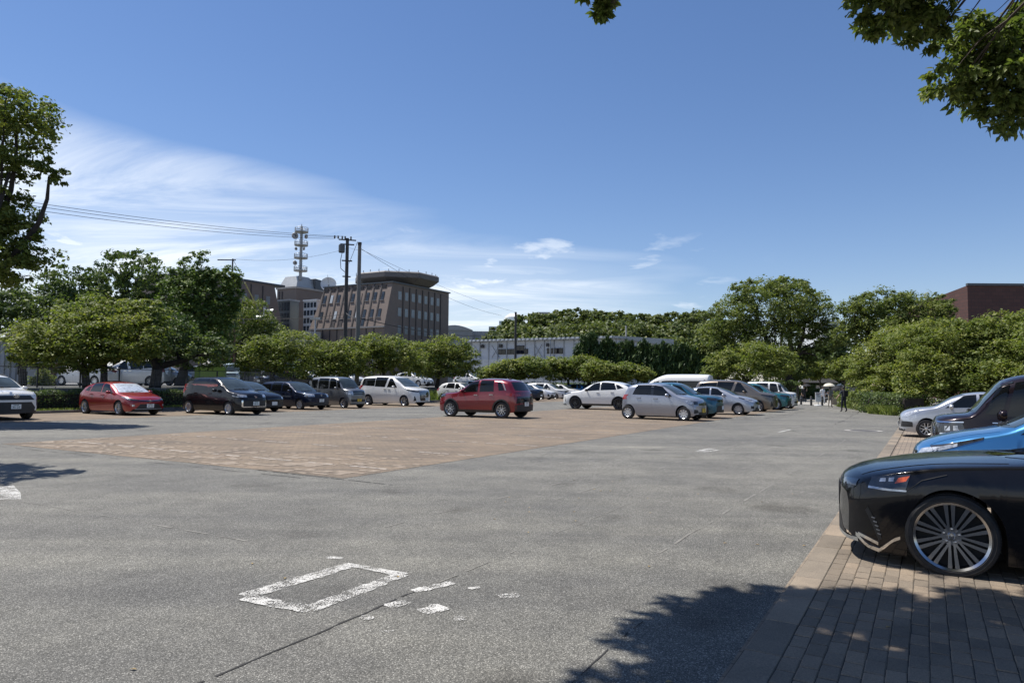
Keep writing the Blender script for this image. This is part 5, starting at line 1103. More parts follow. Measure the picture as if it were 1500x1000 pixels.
wslant = {}
def slant_window(z, mat):
    k = (z, mat)
    if k not in wslant:
        m_ = MB(); x0, x1 = sl(z), sl(z + 1.9); m_.hexa([(x0 - .10, -.38, z), (x0 + .2, -.38, z), (x0 + .2, .38, z), (x0 - .10, .38, z)], [(x1 - .10, -.38, z + 1.9), (x1 + .2, -.38, z + 1.9), (x1 + .2, .38, z + 1.9), (x1 - .10, .38, z + 1.9)]); wslant[k] = m_.mesh('window', M[mat])
    return wslant[k]
sillm = MB(); sillm.box((0, 0, 0), (.3, 1.1, .14)); sillm = sillm.mesh('sill', M['band'])
for k in range(9):
    y = 2.2 + k * 2.25
    o = link('rib', ribm, r); o.location = (0, y + .75, 0); o = link('rib', low, r); o.location = (0, y + .75, 0)
    for j, z in enumerate((20.2, 16.2, 14.2)):
        if j == 2 and k not in (5, 6, 2): continue
        o = link('window', slant_window(z, 'win_pale' if (k, j) in ((6, 1), (7, 0), (3, 1)) else 'win_blue' if (k < 3 or k == 4) else ('panel_dark' if j == 2 else 'panel_brown' if k % 2 else 'win_blue')), r); o.location = (0, y - .1, 0)
        s_ = link('sill', sillm, o); s_.location = (sl(z) - .1, 0, z - .1)
    o = MB(); o.box((sl(23.4) - .05, y - .1, 23.3), (.3, 1.0, .8)); o.build('vent_opening', M['panel_dark'], r)
wr = MB(); wr.box((0, 0, 0), (1.15, .16, 1.9)); wr = wr.mesh('window', plain('side_window_blind', (.23, .25, .26), .3, coat=.4))
rr_ = MB(); rr_.box((0, 0, 0), (.22, .22, 22.4)); rr_ = rr_.mesh('rib', M['panel_dark'])
for k in range(7):
    x = 2.6 + k * 2.45
    o = link('rib', rr_, r); o.location = (x + 1.15, -.03, 12.4)
    for z in (21.4, 17.6, 13.6, 9.6): o = link('window', wr, r); o.location = (x, 0, z)
mb = MB(); oc = [(1.0, 0)] ; V = []
for rad, z in ((7.4, 24.4), (10.2, 25.9), (10.2, 27.0), (9.8, 27.3), (.0, 27.4)):
    for k in range(8): V.append((10.5 + rad * math.cos(PI / 8 + k * PI / 4), 7.5 + rad * 1.05 * math.sin(PI / 8 + k * PI / 4), z))
mb.add(V, [(i * 8 + k, i * 8 + (k + 1) % 8, (i + 1) * 8 + (k + 1) % 8, (i + 1) * 8 + k) for i in range(4) for k in range(8)]); mb.build('roof_deck', plain('roof_deck_panels', (.13, .118, .112), .6, vary=.1), r)
mb = MB()
for k in range(26):
    a_ = 2 * PI * k / 26; mb.box((10.5 + 9.6 * math.cos(a_), 7.5 + 9.9 * math.sin(a_), 27.5), (.12, .12, .5))
mb.build('deck_posts', M['steel'], r)
# central tower with metal hood and antenna mast
r = brown_block('brown tower block under a pale metal hood', 131.8, 0); 
pT = at(434, 421, 186); ta, tb = to_lot(pT); r.location = lot(ta, tb, 0)
mb = MB(); mb.box((6, 3.6, 13), (12, 7.2, 26)); mb.build('wall', M['panel_brown'], r)
mb = MB(); mb.box((6, 3.6, 26.3), (12.5, 7.7, .5)); mb.build('cornice', M['band'], r)
mb = MB(); mb.hexa([(.2, .2, 26.6), (11.8, .2, 26.6), (11.8, 6.9, 26.6), (.2, 6.9, 26.6)], [(1.5, 1.0, 29.6), (5.2, 1.0, 29.6), (5.2, 5.9, 29.6), (1.5, 5.9, 29.6)]); mb.build('hood', M['metal_roof'], r)
mb = MB(); mb.hexa([(6.5, -.3, 26.6), (12.2, -.3, 26.6), (12.2, 6.5, 26.6), (6.5, 6.5, 26.6)], [(6.5, -.2, 29.4), (8.8, -.2, 29.2), (8.8, 6, 29.2), (6.5, 6, 29.4)]); mb.build('louvre_hood', M['roof_dark'], r)
for y_ in (5.2, 6.4): mb = MB(); mb.box((-.05, y_, 18), (.2, .25, 15)); mb.build('rib', M['panel_dark'], r)
# left wing
pW = at(402, 418, 167); wa, wb_ = to_lot(pW)
r = brown_block('brown slanting office wing partly behind the dark pointed tree', wa, wb_)
mb = MB(); prism(mb, [(2.8, 0), (2.8, 14), (0, 24.1), (-22, 24.1), (-22, 0)], 0, 20); mb.build('wall', M['panel_brown'], r)
mb = MB(); mb.box((-9.5, 10, 24.3), (25, 20.6, .4)); mb.build('parapet', M['roof_dark'], r)
for k in range(5):
    x = -3.4 - k * 3.3
    o = link('rib', rr_, r); o.location = (x, -.03, 12.4)
    for z in (20.4, 16.0): o = link('window', wr, r); o.location = (x + 1.6, 0, z)
mb = MB(); mb.box((-12, 6, 25.0), (14, 2, .9)); mb.build('roof_panels', M['roof_dark'], r)
# glazed links
def glazed(label, u0, u1, v0, D, h, ncol, nrow, frame, glass):
    p = at((u0 + u1) / 2, v0, D); w = (u1 - u0) * D / F_PX / .86; a_, b_ = to_lot(p); r = empty('glazed_link', lot(a_, b_, 0), H_AWAY, label=label, cat='building')
    z1 = p[2]; mb = MB(); mb.box((1.5, 0, z1 / 2), (3, w, z1)); mb.build('glass_wall', glass, r); z0 = 8
    pane = MB(); pane.box((0, 0, 0), (.1, w / ncol - .35, (z1 - z0) / nrow - .7)); pane = pane.mesh('pane', M['win_blue'])
    for i in range(ncol):
        for j in range(nrow): o = link('pane', pane, r); o.location = (-.02, -w / 2 + w * (i + .5) / ncol, z0 + (z1 - z0) * (j + .5) / nrow)
    mb = MB(); mb.box((1.5, 0, z1 + .2), (3.4, w + .3, .4)); mb.build('coping', frame, r)
glazed('grey glazed link between brown wing and tower', 404, 427, 441, 180, 20, 4, 5, M['steel'], plain('grey_glass_wall', (.12, .14, .145), .3))
glazed('white-framed glazed link between tower and brown office block', 443, 466, 441, 178, 20, 4, 7, M['white_paint'], M['white_paint'])
mb = MB(); p = at(440, 484, 165); mb.box((0, 0, 6.5), (3, 10, 13)); o = mb.build('entrance_block', M['concrete'], None); o.location = (p[0], p[1], 0); o.rotation_euler = (0, 0, H_AWAY); tag(o, 'low concrete entrance block between the brown offices', 'building')
# mast
pm = at(440, 404, 188); r = empty('antenna_mast', (pm[0], pm[1], 29), label='lattice-grey antenna mast with four round platforms on the tower', cat='mast')
k188 = 188 / F_PX; H_ = 79 * k188
mb = MB(); mb.tube([(0, 0, -.5), (0, 0, H_ * .98)], [.42, .34], 10); mb.tube([(0, 0, H_ * .9), (0, 0, H_ * 1.02)], .1, 6)
for k in range(18): mb.box((.5, 0, k * .75), (.3, .05, .05))
mb.build('pole', M['steel'], r)
pf = MB(); pf.lathe([(.3, 0), (1.75, 0), (1.8, .22), (.3, .22)], 22)
pf = pf.mesh('platform', M['steel']); rl = MB()
for k in range(16): a_ = 2 * PI * k / 16; rl.tube([(1.72 * math.cos(a_), 1.72 * math.sin(a_), .2), (1.72 * math.cos(a_), 1.72 * math.sin(a_), 1.25)], .05, 4)
for zz in (.7, 1.25): rl.tube([(1.72 * math.cos(t), 1.72 * math.sin(t), zz) for t in np.linspace(0, 2 * PI, 23)], .05, 4, False)
rl = rl.mesh('railing', M['steel'])
for v in (336, 356, 375, 394):
    z = (404 - v) * k188; o = link('platform', pf, r); o.location = (0, 0, z); q = link('railing', rl, o)
dm = MB(); dm.lathe([(.05, 0), (.5, .05), (.85, .28), (.9, .3), (.8, .5), (.3, .6)], 18, 'y'); dm = dm.mesh('dish', plain('mast_dish', (.36, .35, .34), .6), 40)
for u, v, s_, rz in ((431, 342, 1.0, .6), (449, 343, .7, -.5), (433, 361, .5, .9), (446, 361, .5, -.6), (432, 382, .7, .8)):
    o = link('dish', dm, r); o.location = ((u - 440) * k188, -.6, (404 - v) * k188); o.scale = (s_,) * 3; o.rotation_euler = (0, 0, rz + PI)
# satellite dish on the brown block
pd = at(481, 416, 176); r = empty('satellite_dish', (pd[0], pd[1], 24.4), label='white ribbed satellite dish on the brown office roof', cat='satellite dish')
mb = MB(); mb.lathe([(.05, 1.0), (.9, .80), (1.5, .45), (1.95, 0)], 24, 'y', (0, 0, 1.6)); o = mb.build('bowl', M['white_paint'], r, 40); o.rotation_euler = (-.35, 0, .2)
mb = MB(); mb.tube([(0, .6, 0), (0, .3, 1.4)], .18, 8); mb.tube([(0, 0, 1.6), (0, -.9, 3.6)], .05, 5); mb.build('mount', M['steel'], r)
# prefab hall
pL = at(690, 501, 112); la, lb = to_lot(pL); W_ = 24.6
r = empty('prefab_hall', lot(la, lb, 0), H_AWAY, label='pale blue-grey prefab hall with dark strip windows', cat='building'); hz = pL[2]
siding = NT('prefab_siding'); wv = siding.coord(); sx = siding.N.new('ShaderNodeSeparateXYZ'); siding.L.new(wv, sx.inputs[0]); fr_ = siding.math('FRACT', siding.math('MULTIPLY', sx.outputs[2], 1.6))
siding.set('Base Color', siding.ramp(siding.noise(wv, .7, 5), [(.3, (.46, .49, .53)), (.7, (.56, .58, .61))])).set('Roughness', .6); siding.bump(fr_, .5, .03)
mb = MB(); mb.box((12, -W_ / 2, hz / 2), (24, W_, hz)); mb.build('wall', siding.m, r)
mb = MB(); mb.box((-.04, -W_ / 2, 2.6), (.1, W_ + .02, 5.2)); mb.build('lower_wall', plain('pale_lower_wall', (.58, .58, .56), .7), r)
mb = MB(); mb.hexa([(-.6, .4, hz), (24.6, .4, hz), (24.6, -W_ - .4, hz), (-.6, -W_ - .4, hz)][::-1], [(-.6, .4, hz + .3), (24.6, .4, hz + 1.3), (24.6, -W_ - .4, hz + 1.3), (-.6, -W_ - .4, hz + .3)][::-1]); mb.build('roof', plain('hall_roof', (.30, .32, .34), .5, .3), r)
cap_ = MB(); cap_.box((0, 0, 0), (.35, .34, .26)); cap_ = cap_.mesh('roof_rib_end', M['white_paint'])
for k in range(33): o = link('roof_rib_end', cap_, r); o.location = (-.65, -.3 - k * .74, hz + .2)
post = MB(); post.box((0, 0, 0), (.10, .11, hz)); post = post.mesh('post', M['steel'])
for k in range(16): o = link('post', post, r); o.location = (-.08, -.1 - k * 1.62, hz / 2)
for (k0, k1, z0, z1) in ((3.1, 3.95, 5.95, 6.75), (4.05, 4.95, 5.95, 6.75), (5.05, 5.95, 5.95, 7.25), (5.97, 6.3, 5.95, 6.75), (8.3, 8.95, 5.95, 6.75), (9.05, 9.95, 5.95, 6.75)):
    f = MB(); f.box((-.06, -.1 - (k0 + k1) / 2 * 1.62, (z0 + z1) / 2), (.14, (k1 - k0) * 1.62, z1 - z0)); fo = f.build('window', M['pole_dark'], r)
    for q in (0, 1): g_ = MB(); g_.box((-.14, -.1 - (k0 + (k1 - k0) * (.26 + .48 * q)) * 1.62, (z0 + z1) / 2), (.04, (k1 - k0) * .68, z1 - z0 - .2)); g_.build('pane', M['glass'], fo)
for k in (.8, 2.8, 7.4):     # crossed braces
    f = MB(); y = -.1 - k * 1.62; f.tube([(-.12, y - .7, 5.4), (-.12, y + .7, 7.4)], .04, 4); f.tube([(-.12, y + .7, 5.4), (-.12, y - .7, 7.4)], .04, 4); f.build('brace', M['steel'], r)
for k in (.9, 2.95, 8.0): f = MB(); f.box((-.25, -.1 - k * 1.62 - .75, hz - .7), (.4, .45, .5)); f.build('lamp_box', M['pole_dark'], r)
# far buildings
def far_box(name, label, u0, u1, v0, D, parts, mat):
    k = D / F_PX; p = at((u0 + u1) / 2, v0, D); r = empty(name, (p[0], p[1], 0), label=label, cat='building'); w = (u1 - u0) * k
    mb = MB(); mb.box((0, 10, p[2] / 2), (w, 20, p[2])); mb.build('wall', mat, r); return r, p[2], w, k
r, h_, w_, k_ = far_box('hall_building', 'grey hall with a curved roof right of the brown office block', 652, 692, 483, 300, 0, plain('grey_hall', (.22, .23, .245), .5, .2, vary=.06, scale=.2))
mb = MB(); P = [(-w_ / 2 + w_ * t, 0, h_ + 2.0 * math.sin(PI * min(1, .25 + t * .75))) for t in np.linspace(0, 1, 9)]; mb.add([(x, -.5, z) for x, y, z in P] + [(x, 20, z) for x, y, z in P] + [(x, -.5, h_ - .2) for x, y, z in P], [(i, i + 1, i + 10, i + 9) for i in range(8)] + [(18 + i, 19 + i, i + 1, i) for i in range(8)]); mb.build('roof', plain('curved_roof', (.27, .28, .29), .5, .3), r)
r, h_, w_, k_ = far_box('hall_building', 'pale louvred hall wing behind the cherry trees', 692, 718, 485, 310, 0, plain('pale_hall', (.36, .38, .40), .5, vary=.06))
for q in range(9): mb = MB(); mb.box((-w_ / 2 + w_ * (q + .5) / 9, -.15, h_ * .5), (.35, .3, h_)); mb.build('fin', M['steel'], r)
r, h_, w_, k_ = far_box('glass_tower', 'distant glass office tower with a round cap', 731, 766, 470, 420, 0, plain('tower_glass', (.26, .33, .35), .25, vary=.08, scale=.1))
for q in range(6): mb = MB(); mb.box((0, -.1, h_ - 2 - q * 3.2), (w_ + .1, .3, .5)); mb.build('floor_band', M['white_paint'], r)
mb = MB(); mb.lathe([(w_ * .45, h_), (w_ * .45, h_ + 3.0), (w_ * .2, h_ + 5.2), (0.1, h_ + 5.2)], 20, 'z', (w_ * .15, 10, 0)); mb.build('roof', M['white_paint'], r)
r, h_, w_, k_ = far_box('office_slab', 'pale distant office block left of the glass tower', 716, 733, 478, 400, 0, plain('pale_office', (.38, .42, .43), .4, vary=.1, scale=.3))
for q in range(5): mb = MB(); mb.box((0, -.1, h_ - 1.5 - q * 2.6), (w_ * .9, .3, .9)); mb.build('window_band', M['win_blue'], r)
r, h_, w_, k_ = far_box('office_slab', 'grey block top just showing over the wooded hill', 786, 806, 457, 420, 0, plain('grey_block', (.33, .33, .33), .6))
r, h_, w_, k_ = far_box('office_slab', 'dark glass block top showing between hill and big camphor', 1011, 1031, 459, 420, 0, plain('blue_grey_block', (.20, .23, .26), .4))
r, h_, w_, k_ = far_box('apartment_block', 'white apartment block glimpsed between the camphor crowns', 1205, 1240, 470, 260, 0, plain('white_block', (.55, .57, .58), .6))
for q in range(8):
    for j in range(3): mb = MB(); mb.box((-w_ / 2 + w_ * (j + .5) / 3, -.05, h_ - 2 - q * 2.9), (w_ / 4.5, .3, 1.5)); mb.build('window', M['win_blue'], r)
# red brick building on the right
bk_ = NT('red_brick_wall'); v_ = bk_.coord(); br = bk_.N.new('ShaderNodeTexBrick'); sx = bk_.N.new('ShaderNodeSeparateXYZ'); bk_.L.new(v_, sx.inputs[0]); cb = bk_.N.new('ShaderNodeCombineXYZ'); bk_.L.new(bk_.math('ADD', sx.outputs[0], sx.outputs[1]), cb.inputs[0]); bk_.L.new(sx.outputs[2], cb.inputs[1]); bk_.L.new(cb.outputs[0], br.inputs['Vector'])
br.inputs['Scale'].default_value = 1; br.inputs['Brick Width'].default_value = .9; br.inputs['Row Height'].default_value = .45; br.inputs['Mortar Size'].default_value = .03
for i_, c_ in (('Color1', (.10, .047, .039)), ('Color2', (.078, .037, .032)), ('Mortar', (.055, .035, .032))): br.inputs[i_].default_value = (*c_, 1)
bk_.set('Base Color', br.outputs['Color']).set('Roughness', .8)
pB = at(1417, 418, 92); r = empty('brick_building', (pB[0], pB[1], 0), -.02, label='dark red brick building at the right edge above the trees', cat='building'); hB = pB[2]
mb = MB(); mb.add([(0, 0, 0), (7.3, 0, 0), (7.3, 16, 0), (-1.3, 16, 0), (0, 0, hB), (7.3, 0, hB), (7.3, 16, hB), (-1.3, 16, hB * .86)], [(3, 2, 1, 0), (4, 5, 6, 7), (0, 1, 5, 4), (1, 2, 6, 5), (2, 3, 7, 6), (3, 0, 4, 7)]); mb.build('wall', bk_.m, r)
mb = MB(); mb.box((3.65, -.02, hB + .12), (7.5, .4, .3)); mb.build('coping', M['roof_dark'], r)
mb = MB(); mb.box((11.5, 1.2, hB / 2 - .1), (8.2, 2, hB)); mb.build('side_wall', bk_.m, r)
# left background: grey shed, block wall, terrace, fence
sheet('upper_terrace', [lot(-30, 37.0), lot(56, 37.0), lot(110, 110), lot(-30, 110)], 1.12, plain('terrace_asphalt', (.14, .14, .135), .9, vary=.2, scale=.6))
mb = MB(); p0, p1 = lot(-30, 36.9), lot(56, 36.9); mb.box((*((p0 + p1) / 2)[:2], .52), (86, .22, 1.14), rz=H_AWAY); tag(mb.build('retaining_wall', M['concrete_dark']), 'dark retaining wall behind the hedge of the left row', 'wall')
pg = at(20, 560, 50); r = empty('storage_shed', (pg[0], pg[1], 1.1), .35, label='pale grey shed behind the palm tree at the far left', cat='building')
mb = MB(); mb.box((0, 2, 1.5), (4.6, 4, 3.0)); mb.build('wall', plain('shed_wall', (.36, .38, .40), .7, vary=.1), r)
mb = MB(); mb.box((0, 2, 3.1), (5.0, 4.4, .2)); mb.build('roof', M['steel'], r); mb = MB(); mb.box((.8, -.03, 1.0), (1.2, .08, 2.0)); mb.build('shutter', M['steel'], r)
for q in range(8): mb = MB(); mb.box((-2.0 + q * .35, -.03, 1.5), (.03, .06, 2.8)); mb.build('panel_joint', M['concrete_dark'], r)
pg = at(69, 560, 48); r = empty('gate_hut', (pg[0], pg[1], 1.1), .3, label='brown brick gate pillar beside the pale shed', cat='gate pillar')
mb = MB(); mb.box((0, 0, .75), (.95, .6, 1.5)); mb.build('pillar', bk_.m, r); mb = MB(); mb.box((0, 0, 1.55), (1.1, .7, .12)); mb.build('cap', M['concrete'], r); mb = MB(); mb.box((.05, -.32, 1.0), (.45, .05, .35)); mb.build('notice_plate', M['pole_dark'], r)
fr = empty('wire_fence', lot(12, 36.9, 1.1), H_AWAY, label='dark wire fence on the retaining wall behind the left row', cat='fence')
pm_ = MB(); pm_.box((0, 0, .5), (.06, .06, 1.0)); pm_ = pm_.mesh('post', M['pole_dark'])
for k in range(12): o = link('post', pm_, fr); o.location = (k * 2.0, 0, 0)
for z in (.98, .1):
    mb = MB(); mb.tube([(0, 0, z), (22, 0, z)], .022, 6); mb.build('rail', M['pole_dark'], fr)
mb = MB()
for k in range(12): mb.tube([(0, 0, .16 + k * .07), (22, 0, .16 + k * .07)], .003, 3, False)
for k in range(300): mb.tube([(k * .0733, 0, .1), (k * .0733, 0, .98)], .003, 3, False)
o = mb.build('wire_mesh', M['steel'], fr); o['kind'] = 'stuff'
# kerb behind the left row
mb = MB(); p0, p1 = lot(8, 33.6), lot(78, 33.6); 
kbm = MB(); kbm.box((0, 0, .06), (.985, .15, .12)); kbm = kbm.mesh('kerb_stone', M['concrete_dark'])
kr = empty('kerb', lot(8, 33.62, 0), H_AWAY); kr['kind'] = 'structure'
for k in range(70): o = link('kerb_stone', kbm, kr); o.location = (k + .5, 0, 0)
# lime green hoarding
pg = at(306, 553, 50); r = empty('hoarding', (pg[0], pg[1], 1.1), 0, label='lime green panelled box above the black minivan', cat='hoarding'); lime = plain('lime_panel', (.24, .36, .035), .5, vary=.05); kz = 50 / F_PX
for q in range(3):
    mb = MB(); mb.box((-.42 + .58 * q + .1, 0, .70), (.565, .05, 1.38)); mb.build('panel', lime, r)
mb = MB(); mb.box((-.86, .0, .70), (.28, .06, 1.38), rz=.5); mb.build('panel', lime, r); mb = MB(); mb.box((-.97, .62, .70), (.05, 1.1, 1.38)); mb.build('panel', lime, r)
mb = MB(); mb.box((-.1, .5, .68), (1.9, .9, 1.3)); mb.build('box', plain('lime_dark', (.12, .20, .03), .6), r)
# stone lantern and slim trunks behind it
pg = at(305, 560, 56); r = empty('stone_lantern', (pg[0], pg[1], 1.1), label='small grey stone lantern behind the lime green box', cat='lantern')
mb = MB(); mb.lathe([(.3, 0), (.28, .2), (.13, .3), (.13, 1.0), (.3, 1.1), (.3, 1.2)], 6); mb.build('pedestal', M['concrete'], r); mb = MB(); mb.lathe([(.22, 1.2), (.22, 1.6)], 6, cap=True); mb.build('fire_box', M['concrete'], r); mb = MB(); mb.lathe([(.55, 1.6), (.5, 1.7), (.12, 1.95), (.1, 2.05), (.12, 2.15), (.02, 2.3)], 6); mb.build('cap', M['concrete'], r)
for lab, u in (('slim brown trunk standing just right of the stone lantern', 323), ('slim reddish trunk, middle of three behind the lime box', 335), ('slim trunk nearest the pale blue kei van', 341)):
    p = at(u, 560, 62); mb = MB(); mb.tube([(0, 0, 0), (.05, 0, 2), (0, 0, 5.2)], [.13, .11, .09], 8); o = mb.build('tree_trunk', M['bark_red'], None, 50); o.location = (p[0], p[1], 1.1); tag(o, lab, 'tree trunk')
# small canopy and blue roof among the cherries
p = at(451, 519, 92); r = empty('canopy', (p[0], p[1], 0), label='dark grey flat canopy with a white edge above the grey box car', cat='canopy'); mb = MB(); mb.box((0, 0, p[2] + .1), (2.3, 3, 1.1)); mb.build('roof', M['roof_dark'], r); mb = MB(); mb.box((0, -1.52, p[2] - .5), (2.4, .08, .12)); mb.build('edge', M['white_paint'], r)
for x in (-1, 1): mb = MB(); mb.box((x, 0, p[2] / 2 - .3), (.2, .2, p[2] - .6)); mb.build('post', M['steel'], r)
p = at(541, 499, 95); r = empty('sloped_sign', (p[0], p[1], 0), label='blue triangular sloped roof with a white edge beside the concrete pole', cat='roof sign'); k_ = 95 / F_PX
mb = MB(); mb.add([(-7 * k_, 0, p[2] - 4 * k_), (6 * k_, 0, p[2] - 6 * k_), (6 * k_, 0, p[2] + 6 * k_), (-7 * k_, 1.5, p[2] - 4 * k_), (6 * k_, 1.5, p[2] - 6 * k_), (6 * k_, 1.5, p[2] + 6 * k_)], [(0, 1, 2), (5, 4, 3), (0, 2, 5, 3), (1, 4, 5, 2), (0, 3, 4, 1)]); mb.build('roof', plain('blue_roof', (.03, .06, .30), .5), r)
mb = MB(); mb.tube([(-7.4 * k_, -.05, p[2] - 4 * k_), (6 * k_, -.05, p[2] + 6.4 * k_)], .07, 5); mb.build('edge', M['white_paint'], r); mb = MB(); mb.box((3 * k_, .7, p[2] / 2 - .3), (.2, .2, p[2])); mb.build('post', M['steel'], r)

# ------------------------------------------------------------------ poles and wires
def pole(name, label, u, vtop, D, r0, r1, mat, cat='utility pole', z0=0.0):
    p = at(u, vtop, D); r = empty(name, (p[0], p[1], z0), label=label, cat=cat); h = p[2] - z0
    mb = MB(); mb.tube([(0, 0, -.2), (0, 0, h)], [r0, r1], 10); mb.build('shaft', mat, r, 40); return r, h, p
r, h, P1 = pole('utility_pole', 'dark utility pole with crossarm and transformer in front of the brown offices', 509, 349, 62, .19, .14, M['pole_dark'], z0=1.1)
for z, l, q in ((h - .15, 1.5, .1), (h - .55, 1.2, .1), (h - 2.0, .9, 0), (h - 3.4, .7, 0)):
    mb = MB(); mb.box((.0, 0, z), (l, .1, .1), rz=.3); mb.build('crossarm', M['pole_dark'], r)
for x in (-1.1, -.8, -.45, -.2, .3): 
    mb = MB(); mb.lathe([(.03, 0), (.09, .05), (.05, .1), (.09, .15), (.05, .2), (.08, .26)], 8, 'z', (x * .95, x * .3, h - .1)); mb.build('insulator', M['pole_dark'], r)
mb = MB(); mb.lathe([(.26, 0), (.28, .1), (.28, .62), (.22, .72), (0.02, .74)], 12, 'z', (-.45, -.15, h - 1.3)); mb.build('transformer', M['roof_dark'], r)
mb = MB(); mb.tube([(-.4, -.1, h - 1.2), (-.55, -.1, h - 2.0), (-.5, -.1, h - 2.7), (-.15, -.1, h - 3.0)], .03, 5); mb.tube([(.2, 0, h - 2.2), (.9, 0, h - .3)], .02, 4); mb.build('cable', M['wire'], r)
r2, h2, P2 = pole('concrete_pole', 'plain concrete pole right of the dark utility pole', 527, 355, 56, .19, .135, plain('concrete_pole_grey', (.16, .155, .15), .85, vary=.15), z0=1.1)
mb = MB(); mb.lathe([(.15, h2 - .25), (.16, h2 - .1), (.16, h2)], 10); mb.build('band', M['pole_dark'], r2)
r3, h3, P3 = pole('utility_pole', 'slim dark pole in front of the prefab hall', 755.5, 457, 100, .2, .16, M['pole_dark'])
r4, h4, P4 = pole('lamp_post', 'floodlight post in front of the brown offices', 462, 468, 100, .14, .11, M['steel'], 'lamp post')
mb = MB(); mb.box((0, 0, h4), (1.3, .2, .1)); mb.build('crossarm', M['steel'], r4)
for x in (-.55, -.2, .2, .55): mb = MB(); mb.box((x, -.15, h4 + .2), (.26, .3, .28)); mb.build('floodlight', M['metal_roof'], r4)
r5, h5, P5 = pole('utility_pole', 'grey pole with drum-shaped loudspeakers between dark trees and brown wing', 388, 447, 74, .14, .11, M['steel'], z0=1.1)
sp = MB(); sp.lathe([(.1, -.4), (.16, 0), (.42, .45)], 12, 'x'); spm = sp.mesh('loudspeaker', M['metal_roof'], 40)
for x, z, rz in ((-.35, h5 - 1.3, 2.6), (.3, h5 - .6, .4), (.45, h5 - 1.4, -.5)): o = link('loudspeaker', spm, r5); o.location = (x, 0, z); o.rotation_euler = (0, .3, rz)
r6, h6, P6 = pole('utility_pole', 'crossarm pole rising out of the dark pointed tree', 341, 379, 58, .07, .06, M['pole_dark'], z0=1.1)
mb = MB(); mb.box((-.5, 0, h6 - .1), (1.5, .08, .08)); mb.build('crossarm', M['pole_dark'], r6)
mb = MB(); g0 = np.array(at(383, 462, 66)) - np.array([P6[0], P6[1], 1.1]); mb.tube([(.05, 0, h6 - .1), g0], .02, 5); mb.build('stay_wire', M['steel'], r6)
mb = MB(); d_ = g0 - np.array([.05, 0, h6 - .1]); mb.tube([np.array([.05, 0, h6 - .1]) + d_ * .38, np.array([.05, 0, h6 - .1]) + d_ * .78], .06, 6); mb.build('stay_guard', plain('stay_guard_yellow', (.42, .40, .16), .5), r6)
r7, h7, P7 = pole('utility_pole', 'thin pale pole above the dark juniper row', 917, 477, 110, .13, .11, M['concrete'])
r8, h8, P8 = pole('utility_pole', 'pale pole at the right half of the prefab hall', 806, 497, 98, .1, .09, M['steel'])
def wire(label, p, q, sag, r=.014, n=24):
    p, q = np.array(p, float), np.array(q, float); mid = (p + q) / 2
    mb = MB(); mb.tube([p * (1 - t) + q * t - mid - np.array([0, 0, 4 * sag * t * (1 - t)]) for t in np.linspace(0, 1, n)], r, 5, False); o = mb.build('overhead_wire', M['wire']); o.location = mid; tag(o, label, 'wire', 'overhead wires')
wire('topmost overhead wire from the utility pole to the left camphor', P1 + [-.2, 0, .15], at(-60, 280, 34), .35)
wire('second overhead wire from the utility pole to the left camphor', P1 + [-.7, -.2, .05], at(-60, 285, 34), .38)
wire('lowest of three overhead wires running to the left camphor', P1 + [-1.0, -.3, -.1], at(-60, 291, 34), .42)
wire('thin wire between utility pole and pole in the pointed tree', P1 + [0, 0, -.9], P6, .5, .010)
wire('short thin wire joining utility pole and concrete pole', P1 + [0, 0, -.7], P2 + [0, 0, -.6], .1, .010)
wire('slanting wire from the concrete pole down behind the brown offices', P2 + [.1, 0, -.5], at(735, 462, 95), .8, .014)
wire('upper slanting wire reaching the slim pole by the hall', P2 + [.1, 0, -.55], P3, .5, .012)
wire('black sagging cable across the brown office front, right part', P2 + [0, 0, -6.0], P3 + [0, 0, -2.9], .9, .035)
wire('black cable crossing from the utility pole to the concrete pole', P1 + [0, 0, -6.6], P2 + [0, 0, -6.0], .15, .035)
wire('cable running left from the utility pole in front of the brown wing', P1 + [0, 0, -6.7], at(250, 455, 60), .6, .022)
wire('cable between the loudspeaker pole and the utility pole', P5 + [0, 0, -1], P1 + [0, 0, -7.0], .3, .014)
# ------------------------------------------------------------------ the parked cars
white = paint('white', (.72, .72, .70), 0, .3); pearl = paint('pearl', (.70, .70, .68), .1, .3); silver = paint('silver', (.44, .46, .50), .5, .28); lilac = paint('lilac_silver', (.30, .32, .37), .5, .28)
red = paint('red', (.27, .008, .012), .25, .3); wine = paint('wine_red', (.19, .006, .014), .35, .22); black = paint('black', (.006, .006, .008), .0, .25); navy = paint('navy', (.008, .014, .035), .3, .3)
grey = paint('grey', (.20, .205, .21), .6, .32); teal = paint('teal', (.02, .155, .175), .4, .3); petrol = paint('petrol', (.018, .105, .16), .5, .3); blue = paint('blue', (.045, .20, .44), .55, .28); brown = paint('brown', (.17, .14, .11), .55, .32)
plum = paint('plum_black', (.014, .008, .011), .3, .25); lux_black = paint('black_flake', (.008, .008, .010), .35, .22); sky_paint = paint('pale_blue', (.50, .62, .66), 0, .3)
ROWL, ROWM, ROWR, ROWU = 'cars in the far left row', 'cars on the middle brick block', 'cars in the right hand row', 'cars on the upper terrace'
def car(kind, body, label, a, b_axle, rz, scale=1.0, group=None, drz=0.0, z=0.0, name='parked_car', cat='car', **kw):
    """b_axle locates the front axle on the lot, facing rz"""
    c = C[kind]; o = build_car(name, c, body, label, group, cat, **kw)
    d = scale * (c['L'] / 2 - c['fo']); h = np.array([math.cos(rz + drz), math.sin(rz + drz)])
    p = lot(a, b_axle)[:2] - h * d; o.location = (p[0], p[1], z); o.rotation_euler = (0, 0, rz + drz); o.scale = (scale,) * 3; return o
